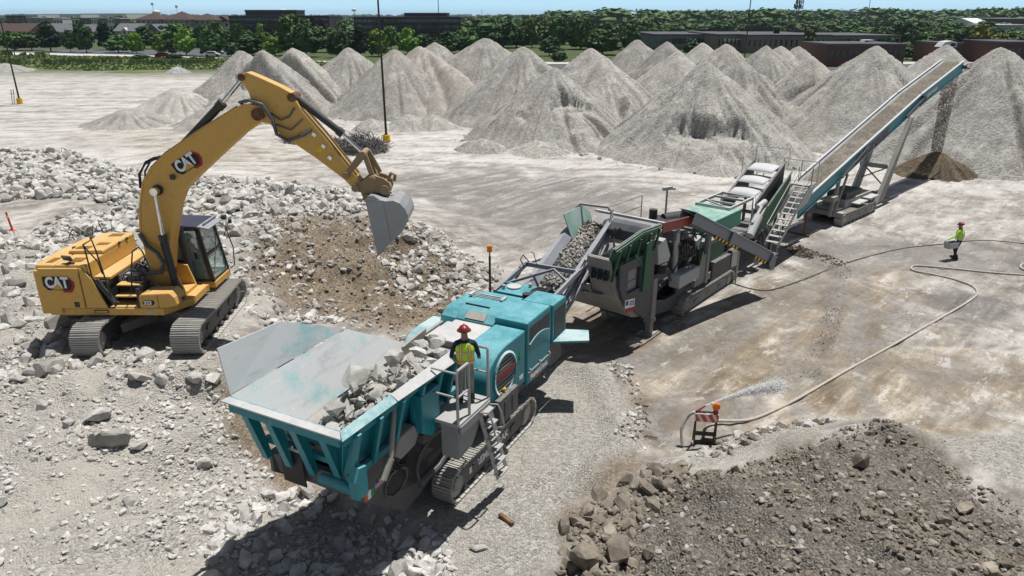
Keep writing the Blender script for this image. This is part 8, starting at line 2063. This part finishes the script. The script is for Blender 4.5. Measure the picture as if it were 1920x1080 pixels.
woods("far_woods", 300, 620, 1300, .78, 6.5, 9.5, 'mid', 41)
woods("far_woods", 260, 560, 1300, .78, 10, 17, 'mid', 46, .06)
woods("far_woods", 700, 1300, 3200, .78, 7, 11, 'dark', 42)
woods("far_woods", 260, 1300, 2600, .78, 13, 22, 'dark', 44, .25)
woods("distant_woods", 800, 3200, 7000, .76, 9, 17, 'dark', 43)

# ------------------------------------------------------------------ grass field, strip, parking lots
def sheet(name, poly, z, mat, kind='structure'):
    me = bpy.data.meshes.new(name); me.from_pydata([(x, y, z) for x, y in poly], [], [tuple(range(len(poly)))])
    b = bmesh.new(); b.from_mesh(me); bmesh.ops.recalc_face_normals(b, faces=b.faces)
    for f in b.faces:
        if f.normal.z < 0: f.normal_flip()
    b.to_mesh(me); b.free()
    return tag(link(name, me, mat), kind=kind)
t = NT('field_soil'); p = t.pos()
M['field'] = t.out(t.mix(t.rng(t.noise(.12, 5, .65, t.map(p, (.4, 1, 1))), .38, .65), (0.075, 0.125, 0.030), (0.18, 0.18, 0.08)), .95, 0, .1)
M['asphalt'] = plain('asphalt', (0.10, 0.105, 0.115), .85, var=.2, scale=.3)
M['light_concrete'] = plain('light_concrete', (0.50, 0.49, 0.46), .85, var=.08, scale=.2)
M['lawn'] = plain('lawn', (0.06, 0.095, 0.028), .95, var=.3, scale=.1)
sheet("grass_field", GRASS, .03, M['field'])
sheet("grass_strip", GRASSB, .03, M['field'])
rg = np.random.default_rng(55)
q = sample_poly(GRASS, 16000, rg); q = q[(q[:, 0] > -170)]
den = fbm(q[:, 0] * .07, q[:, 1] * .07, 77, 3)
n = len(q); hgt_ = np.where((den > .12) & (q[:, 0] < -75) & (q[:, 1] > 175), rg.uniform(.7, 1.7, n), rg.uniform(.10, .42, n))
a = rg.uniform(0, np.pi, n); wd = rg.uniform(.25, .8, n)
dx, dy = np.cos(a) * wd, np.sin(a) * wd
v = np.stack([np.stack([q[:, 0] - dx, q[:, 1] - dy, np.zeros(n)], -1), np.stack([q[:, 0] + dx, q[:, 1] + dy, np.zeros(n)], -1), np.stack([q[:, 0] + dx * .4 + rg.normal(0, .2, n), q[:, 1] + dy * .4, hgt_], -1), np.stack([q[:, 0] - dx * .4 + rg.normal(0, .2, n), q[:, 1] - dy * .4, hgt_ * .8], -1)], 1).reshape(-1, 3)
lm = leaf_mat('tall_grass', (0.11, 0.165, 0.045), (0.23, 0.27, 0.095))
tag(link("tall_grass", np_mesh("tall_grass", v, np.arange(n * 4).reshape(-1, 4)), lm), kind='stuff')
sheet("road", STRIP, .035, M['light_concrete'])
sheet("parking_lot", LOT, .03, M['asphalt'])
sheet("parking_lot", [(5, 128), (40, 128), (42, 178), (2, 178)], .03, M['asphalt'])
sheet("parking_lot", [(45, 118), (140, 118), (170, 190), (45, 190)], .03, M['asphalt'])
sheet("road", [(-10, 180), (200, 180), (205, 188), (-10, 188)], .045, M['light_concrete'])
sheet("lawn", [(48, 112), (150, 106), (160, 117), (45, 117.5)], .04, M['lawn'])
sheet("lawn", [(-20, 112), (44, 118), (5, 127), (-20, 127)], .036, M['lawn'])
HEDGE = [(-97, 196.5, 5.5), (-88, 197, 5), (-63, 187, 9)]
for i, (x, y, L_) in enumerate(HEDGE):
    v, f = [], []
    me = crown_mesh(700 + i, 'round', 16, 40, .07); me.materials.append(LEAF['dark'])
    h = thing("hedge", ["left one of two clipped dark hedges by the parking lot", "right one of two clipped dark hedges by the parking lot", "long clipped hedge below the bright green trees"][i], "hedge", (x, y, 0))
    link("foliage", me, None, h, (0, 0, -.1), scale=(L_, 1.6, 1.5))

# ------------------------------------------------------------------ buildings
M['office'] = plain('dark_brown_panels', (0.050, 0.038, 0.038), .6, var=.12, scale=.4)
M['office_glass'] = plain('dark_office_glass', (0.010, 0.011, 0.013), .12, spec=.6, var=.2, scale=.3)
M['blind'] = plain('lit_blind', (0.16, 0.14, 0.115), .5)
M['house_glass'] = plain('house_glass', (0.02, 0.024, 0.03), .15, spec=.5)
M['roof_brown'] = plain('brown_shingle', (0.075, 0.050, 0.045), .9, var=.15, scale=1)
M['roof_grey'] = plain('grey_shingle', (0.13, 0.135, 0.15), .9, var=.15, scale=1)
M['roof_flat'] = plain('flat_roof', (0.10, 0.10, 0.115), .9, var=.2, scale=.2)
M['roof_white'] = plain('white_roof', (0.62, 0.62, 0.62), .7)
WALLS = {k: plain('wall_' + k, c, .85, var=.08, scale=.5) for k, c in dict(beige=(0.33, 0.30, 0.25), grey=(0.26, 0.265, 0.27), white=(0.58, 0.575, 0.56), brown=(0.085, 0.06, 0.052), blue=(0.33, 0.37, 0.41), brick=(0.13, 0.065, 0.052), tan=(0.21, 0.19, 0.17), steel=(0.16, 0.19, 0.23)).items()}
def building(label, x, y, w, d, h, wall, roof='flat', roofm='roof_flat', rh=2.0, rows=0, cols=0, band=False, z0=1.0, rz=0, cat="building", winw=.5, name="building", vert=False):
    """front faces the camera at y; x is the left end"""
    b = thing(name, label, cat, (x, y, 0), rz)
    m = MB(); m.bx(0, w, 0, d, 0, h); m.build("wall", WALLS.get(wall) or M[wall], b)
    m = MB()
    if roof == 'flat':
        m.bx(-.2, w + .2, -.2, d + .2, h, h + .45); m.bx(.6, w - .6, .6, d - .6, h + .45, h + .47)
    elif roof == 'hip':
        o = .8; r_ = min(d / 2, w / 2)
        m.add([(-o, -o, h), (w + o, -o, h), (w + o, d + o, h), (-o, d + o, h), (r_, d / 2, h + rh), (w - r_ if w - r_ > r_ else r_ + .1, d / 2, h + rh)], [(0, 1, 5, 4), (1, 2, 5), (2, 3, 4, 5), (3, 0, 4), (0, 3, 2, 1)])
    elif roof == 'gable':
        o = .5; m.prism([(-o, h), (d + o, h), (d / 2, h + rh)], -o, w + o, 'x')
    elif roof == 'front_gable':
        o = .5; m.prism([(-o, h), (w + o, h), (w / 2, h + rh)], -o, d)
    m.build("roof", M[roofm], b)
    for r in range(rows):
        zz = z0 + (h - z0) * (r + .25) / rows; wh = (h - z0) / rows * .5
        if band:
            m = MB(); m.bx(.6, w - .6, -.06, .05, zz, zz + wh); wf = m.build("window_band", M['office_glass'], b)
            nb = cols
            for c in range(nb):
                xx = .6 + (w - 1.2) * (c + .5) / nb
                m = MB(); m.bx(xx - .07, xx + .07, -.09, -.06, zz, zz + wh); m.build("mullion", WALLS.get(wall) or M[wall], wf)
            for c in range(nb):
                if hash2(np.array([c]), np.array([r]), int(abs(x)))[0] > .80:
                    xx = .6 + (w - 1.2) * c / nb
                    m = MB(); m.bx(xx + .2, xx + (w - 1.2) / nb - .2, -.07, -.062, zz + .1, zz + wh); m.build("window_blind", M['blind'], wf)
        else:
            for c in range(cols):
                cw = w / cols; xx = cw * (c + .5); ww = cw * winw
                m = MB(); m.bx(xx - ww / 2 - .1, xx + ww / 2 + .1, -.05, .0, zz - .1, zz + wh + .1); wf = m.build("window", WALLS['brown'] if wall == 'brick' else WALLS['steel'] if wall in ('white', 'tan') else WALLS['white'], b)
                m = MB(); m.bx(xx - ww / 2, xx + ww / 2, -.07, -.05, zz, zz + wh); m.build("pane", M['house_glass'], wf)
    return b
building('long dark brown office block with rooftop penthouse on the left', -121.6, 330.0, 25.6, 30.0, 10.34, 'office', rows=4, cols=14, band=True)
building('right wing of the left dark brown office block behind trees', -99.3, 338.0, 18.7, 26.0, 10.33, 'office', rows=4, cols=9, band=True)
building('rooftop penthouse standing on the left brown office block', -119.4, 345.0, 22.9, 14.0, 12.67, 'office')
building('long dark office block with light blinds behind the yellow green trees', -61.8, 300.0, 41.6, 30.0, 9.97, 'office', rows=4, cols=22, band=True)
building('rooftop penthouse standing on the long dark office block', -43.6, 312.0, 17.3, 12.0, 11.36, 'office')
building('left wing of the brown roofed apartment building', -205.8, 420.0, 13.9, 16.0, 8.69, 'beige', roof='hip', roofm='roof_brown', rh=3.4, rows=3, cols=5, winw=0.55)
building('tall middle block of the brown roofed apartment building', -188.5, 415.0, 14.1, 18.0, 8.68, 'beige', roof='hip', roofm='roof_brown', rh=4.2, rows=3, cols=5, winw=0.55)
building('right wing of the brown roofed apartment building', -176.7, 420.0, 14.5, 16.0, 8.42, 'beige', roof='hip', roofm='roof_brown', rh=3.4, rows=3, cols=5, winw=0.55)
building('link of dark brick between the apartment wings', -199.5, 426.0, 26.0, 12.0, 8.72, 'brown', roof='gable', roofm='roof_brown', rh=2.0, rows=3, cols=9, winw=0.4)
building('white gabled house at the right end of the apartments', -166.3, 430.0, 8.3, 14.0, 7.44, 'white', roof='front_gable', roofm='roof_brown', rh=3.0, rows=2, cols=2, winw=0.3)
building('big dark brick townhouse at the left end of the row', -342.2, 520.0, 13.3, 12.0, 10.21, 'brown', rows=2, cols=3, winw=0.45, name='townhouse', cat='townhouse', roofm='roof_flat')
building('grey townhouse with a framed window beside the dark brick one', -328.8, 520.0, 4.3, 12.0, 9.20, 'grey', rows=2, cols=3, winw=0.45, name='townhouse', cat='townhouse', roofm='roof_white')
building('second grey townhouse of the row', -324.2, 520.0, 4.3, 12.0, 8.86, 'grey', rows=2, cols=3, winw=0.45, name='townhouse', cat='townhouse', roofm='roof_flat')
building('third grey townhouse of the row', -319.5, 520.0, 4.3, 12.0, 8.86, 'grey', rows=2, cols=3, winw=0.45, name='townhouse', cat='townhouse', roofm='roof_white')
building('last grey townhouse beside the first white one', -314.8, 520.0, 4.3, 12.0, 8.70, 'grey', rows=2, cols=3, winw=0.45, name='townhouse', cat='townhouse', roofm='roof_flat')
building('first white townhouse of the row', -310.5, 520.0, 6.1, 12.0, 8.70, 'white', rows=2, cols=3, winw=0.45, name='townhouse', cat='townhouse', roofm='roof_white')
building('white townhouse right of the tree that splits the row', -298.2, 520.0, 5.8, 12.0, 8.70, 'white', rows=2, cols=3, winw=0.45, name='townhouse', cat='townhouse', roofm='roof_flat')
building('brick townhouse between two white ones, left of the pair', -292.1, 520.0, 6.5, 12.0, 8.86, 'brown', rows=2, cols=3, winw=0.45, name='townhouse', cat='townhouse', roofm='roof_white')
building('white townhouse in the middle of the brick and white run', -285.2, 520.0, 5.4, 12.0, 8.86, 'white', rows=2, cols=3, winw=0.45, name='townhouse', cat='townhouse', roofm='roof_flat')
building('brick townhouse between two white ones, right of the pair', -279.5, 520.0, 4.7, 12.0, 8.70, 'brown', rows=2, cols=3, winw=0.45, name='townhouse', cat='townhouse', roofm='roof_white')
building('last white townhouse of the row', -274.4, 520.0, 4.7, 12.0, 8.70, 'white', rows=2, cols=3, winw=0.45, name='townhouse', cat='townhouse', roofm='roof_flat')
building('small brick townhouse closing the row on the right', -269.4, 520.0, 4.3, 12.0, 8.53, 'brown', rows=2, cols=3, winw=0.45, name='townhouse', cat='townhouse', roofm='roof_white')
building('brown roofed house with solar panels at the left edge', -204.4, 300.0, 14.6, 14.0, 4.88, 'tan', roof='gable', roofm='roof_brown', rh=3.0, rows=1, cols=4, name='house', cat='house')
building('long low grey roofed house next to the solar panel house', -212.9, 330.0, 18.4, 14.0, 4.37, 'grey', roof='gable', roofm='roof_grey', rh=3.2, rows=1, cols=6, name='house', cat='house')
building('dark grey roofed house half hidden behind the pine', -189.2, 320.0, 13.8, 12.0, 4.25, 'grey', roof='gable', roofm='roof_grey', rh=3.0, rows=1, cols=4, name='house', cat='house')
building('grey house with a white dormer window above the trees', -156.0, 300.0, 9.6, 12.0, 5.08, 'grey', roof='gable', roofm='roof_grey', rh=2.8, rows=1, cols=4, name='house', cat='house')
building('pale blue house with a steep front gable and one window', -139.6, 290.0, 6.8, 12.0, 4.19, 'blue', roof='front_gable', roofm='roof_grey', rh=3.6, rows=2, cols=3, winw=0.3, name='house', cat='house')
building('small brick house with a grey hipped roof above the wood edge', 55.8, 330.0, 5.8, 9.0, 4.07, 'brown', roof='hip', roofm='roof_grey', rh=2.2, rows=2, cols=3, winw=0.35, name='house', cat='house')
building('low porch building with a white roof beside the brick house', 50.9, 300.0, 4.0, 8.0, 2.54, 'white', roof='gable', roofm='roof_white', rh=1.4, name='house', cat='house')
building('low grey warehouse with a slate upper band on the left of the row', 47.8, 255.0, 21.0, 40.0, 4.55, 'steel', rows=1, cols=10, band=True)
building('long grey tan warehouse with tall window strips and white wall sign', 64.2, 238.0, 10.0, 40.0, 4.95, 'tan', rows=1, cols=8, winw=0.35)
building('grey warehouse section with narrow tall windows right of the dark pole', 71.7, 232.0, 25.6, 44.0, 4.94, 'tan', rows=1, cols=16, winw=0.3)
building('far end of the long dark roofed warehouse', 103.7, 262.0, 30.0, 40.0, 4.04, 'tan', rows=1, cols=12, band=True)
building('red brick building in front of the long warehouse', 71.0, 170.0, 17.3, 16.0, 4.53, 'brick', rows=1, cols=12, winw=0.6)
building('red brick building behind the conveyor head', 102.9, 180.0, 3.9, 14.0, 4.41, 'brick', rows=1, cols=4, winw=0.5)
building('red brick building with a grey roof at the right edge', 115.1, 178.0, 9.7, 16.0, 4.71, 'brick', rows=1, cols=6, winw=0.5)
building('pale blue grey warehouse in the trees at the right edge', 228.4, 360.0, 15.8, 30.0, 6.33, 'blue', roofm='roof_white')
building('dark shed with a bright white roof in the right hand wood', 289.7, 480.0, 9.3, 30.0, 6.13, 'brown', roof='gable', roofm='roof_white', rh=3)
building('long dark hall with white roof lights in the right hand wood', 317.7, 500.0, 22.2, 30.0, 8.60, 'brown', roofm='roof_white')
building('wide white flat roofed hall among the trees on the right', 237.3, 400.0, 17.8, 20.0, 4.95, 'white', roofm='roof_white')
building('far left white warehouse on the horizon', -813.5, 1250.0, 43.3, 60.0, 11.76, 'white', roofm='roof_white', name='warehouse', cat='warehouse')
building('second white warehouse on the left horizon', -804.1, 1320.0, 64.0, 60.0, 12.26, 'white', roofm='roof_white', name='warehouse', cat='warehouse')
building('wide pale warehouse on the horizon over the white townhouses', -779.3, 1390.0, 82.7, 60.0, 13.07, 'white', roofm='roof_white', name='warehouse', cat='warehouse')
building('low white hall in front of the horizon warehouses', -859.4, 1460.0, 20.2, 60.0, 11.02, 'white', roofm='roof_white', name='warehouse', cat='warehouse')
building('pale hall on the horizon left of the apartments', -815.5, 1530.0, 63.5, 60.0, 12.73, 'white', roofm='roof_white', name='warehouse', cat='warehouse')
building('small white hall touching the apartment roof', -797.3, 1600.0, 24.4, 60.0, 13.66, 'white', roofm='roof_white', name='warehouse', cat='warehouse')
# extra fittings on some buildings
wb = [o for o in scn.objects if o.get('label', '').startswith('long grey tan warehouse')][0]
letter("wall_sign", "N Northwestern", 1.0, M['white'], wb, (6.5, -.06, 3.6), (1, 0, 0), (0, 0, 1)) if False else None
m = MB(); m.bx(2.0, 2.7, -.06, -.02, 3.3, 4.1); m.bx(3.0, 7.6, -.06, -.02, 3.65, 4.0); m.bx(3.0, 6.0, -.06, -.02, 3.3, 3.5); m.build("wall_sign", M['white'], wb)
hs_ = [o for o in scn.objects if o.get('label', '').startswith('brown roofed house with solar')][0]
m = MB(); m.plate([(8.5, .8, 4.6), (14, .8, 4.6), (12, 5.6, 6.6), (6.5, 5.6, 6.6)], -.1); m.build("solar_panel", M['sticker_blue'], hs_)
hd2 = [o for o in scn.objects if o.get('label', '').startswith('grey house with a white dormer')][0]
m = MB(); m.prism([(2.6, 3.5), (5.2, 3.5), (5.2, 5.2), (3.9, 6.4), (2.6, 5.2)], -.3, 3); dm = m.build("dormer", WALLS['white'], hd2); m = MB(); m.bx(3.5, 4.3, -.35, -.3, 3.9, 5.1); m.build("pane", M['house_glass'], dm)
vv = thing("roof_unit", "white curved roof unit on the brick building", "roof unit", (99.5, 176, 4.0)); m = MB(); m.prism([(0, 0), (3.8, 0), (3.6, 1.0), (2.4, 1.4), (.9, 1.2)], 0, 3); m.build("unit_housing", M['roof_white'], vv, bevel=.1); m = MB(); m.bx(2.2, 3.3, -.03, .0, .2, .9); m.build("unit_grille", M['mesh_dark'], vv)
vv = thing("roof_unit", "white boxy roof unit on the brick building, left of the curved one", "roof unit", (83.0, 180, 4.0)); m = MB(); m.prism([(0, 0), (2.6, 0), (2.6, 1.5), (.6, 1.5)], 0, 2.5); m.build("unit_housing", M['roof_white'], vv, bevel=.06); m = MB(); m.bx(.5, 1.3, -.03, 0, .3, 1.2); m.build("unit_grille", M['mesh_dark'], vv)
ct = thing("container", "red container between the cones left of the light pole", "container", (-38.5, 137, 0))
m = MB(); m.bx(0, 3.6, 0, 2.4, .1, 1.5); m.build("container_body", M['decal_red'], ct, bevel=.03); m = MB()
for k in range(9): m.bx(.2 + .38 * k, .34 + .38 * k, -.04, 0, .2, 1.4)
m.build("corrugation", M['decal_red'], ct)
for x, y, h, r, lab in ((-392, 850, 13.6, 4.5, "white mushroom shaped water tower over the apartment roof"), (-215, 1050, 17.5, 3.4, "small water tower on the horizon left of the light pole"), (-190, 640, 14, 3.2, "white domed tank over the left office penthouse"), (122, 1700, 15.5, 9, "low white water tower on the middle horizon")):
    wt = thing("water_tower", lab, "water tower", (x, y, 0)); m = MB(); m.cyl((0, 0, 0), (0, 0, h), r * .16, n=12); m.build("tower_shaft", M['roof_white'], wt, smooth=True); m = MB(); m.ball((0, 0, h), r, 16, 10, (1, 1, .55)); m.build("tank", M['roof_white'], wt, smooth=True)
def mast(x, y, h, r, lab, heads=()):
    a = thing("antenna_mast", lab, "antenna mast", (x, y, 0)); m = MB(); m.cyl((0, 0, 0), (0, 0, h), r, r * .7, 8); m.build("mast_pole", M['mast_grey'], a, smooth=True)
    for z in heads:
        m = MB(); m.cyl((0, 0, z - .2), (0, 0, z + .2), r * 3.2, n=10)
        for k in range(9):
            t_ = k * 2 * math.pi / 9; m.box((math.cos(t_) * r * 5, math.sin(t_) * r * 5, z), (r * 1.1, r * 1.1, 2.4), (0, 0, math.degrees(t_)))
        m.build("antenna_array", M['mast_grey'], a)
M['mast_grey'] = plain('mast_grey', (0.16, 0.17, 0.19), .6)
mast(171, 460, 31, .42, "cell tower with two antenna rings above the right wood", (18.2, 15.4)); mast(208, 450, 40, .18, "thin guyed radio mast right of the cell tower"); mast(155, 420, 40, .32, "tall antenna pole with one ring left of the cell tower", (15.5,))
mast(-372, 800, 22.5, .22, "antenna mast above the water tower on the left", (21.5,)); mast(-330, 760, 19.5, .2, "thin antenna mast over the apartment roof", (18.6,)); mast(-35, 900, 17.5, .3, "thin mast on the horizon over the flat topped pile")
# parked cars
def car(x, y, rz, c, lab):
    r = thing("parked_car", lab, "car", (x, y, .05), rz, None)
    mt = plain('car_' + lab.split()[0], c, .25, spec=.6, var=.03)
    m = MB(); m.prism([(-2.2, .25), (2.2, .25), (2.25, .7), (1.3, .9), (.7, 1.42), (-1.1, 1.45), (-1.9, .95), (-2.25, .85)], -.88, .88); b = m.build("body", mt, r, bevel=.08, smooth=True)
    m = MB(); m.prism([(1.18, .92), (.66, 1.36), (-1.05, 1.39), (-1.72, .96)], -.892, .892); m.build("windows", M['house_glass'], b)
    for sx in (-1.35, 1.4):
        for sy in (-.82, .82): m = MB(); m.cyl((sx, sy - .1, .33), (sx, sy + .1, .33), .33, n=14); m.build("wheel", M['hose_black'], r, smooth=True)
for a in [(11.5, 146, 80, (.02, .025, .06), "navy car in the parking lot behind the round bush"), (15.6, 150, 80, (.5, .5, .52), "silver car in the parking lot by the dark tree"), (17.2, 143, 80, (.6, .6, .6), "white car partly hidden by the cone right of the bush"),
          (-84, 212, 10, (.55, .55, .56), "pale car between the trees left of the office block"), (-79, 226, 0, (.04, .04, .05), "black car at the left corner of the brown office block"), (-88, 226, 0, (.45, .45, .47), "grey car under the dark leaning tree"), (-96, 208, 30, (.12, .015, .015), "red car in the lot behind the bright trees"),
          (-46, 150, 0, (.62, .62, .6), "white car seen between the sheer faced pile and the pale cone"), (67, 140, 5, (.62, .62, .62), "white car under the young twin trees")]: car(*a)
fp_ = thing("wire_fence", "thin wire fence along the white strip behind the grass", "fence", (0, 0, 0))
fx_ = [(-190 + 4.2 * k, 178.5 - (k * 4.2) * .10) for k in range(36)]
for x, y in fx_:
    m = MB(); m.cyl((x, y, 0), (x, y, 1.8), .05, n=6); m.build("fence_post", M['mast_grey'], fp_)
m = MB(); m.tube([(x, y, 1.75) for x, y in fx_], .03, 5); m.tube([(x, y, .9) for x, y in fx_], .02, 5); m.build("fence_wire", M['mast_grey'], fp_)

# ------------------------------------------------------------------ air: far things fade to blue
hz = bpy.data.meshes.new("haze"); hm = MB(); hm.bx(-6500, 6500, -90, 8200, -2.0, 46); hm_ = hm.mesh("haze")
hmat = bpy.data.materials.new("haze_air"); hmat.use_nodes = True
for nd in list(hmat.node_tree.nodes):
    if nd.type == 'BSDF_PRINCIPLED': hmat.node_tree.nodes.remove(nd)
pv = hmat.node_tree.nodes.new("ShaderNodeVolumePrincipled"); pv.inputs["Color"].default_value = (.62, .78, .95, 1); pv.inputs["Density"].default_value = .00009; pv.inputs["Anisotropy"].default_value = .2
hmat.node_tree.links.new(pv.outputs[0], hmat.node_tree.nodes["Material Output"].inputs["Volume"])
HZ = link("haze", hm_, hmat); tag(HZ, kind='stuff')
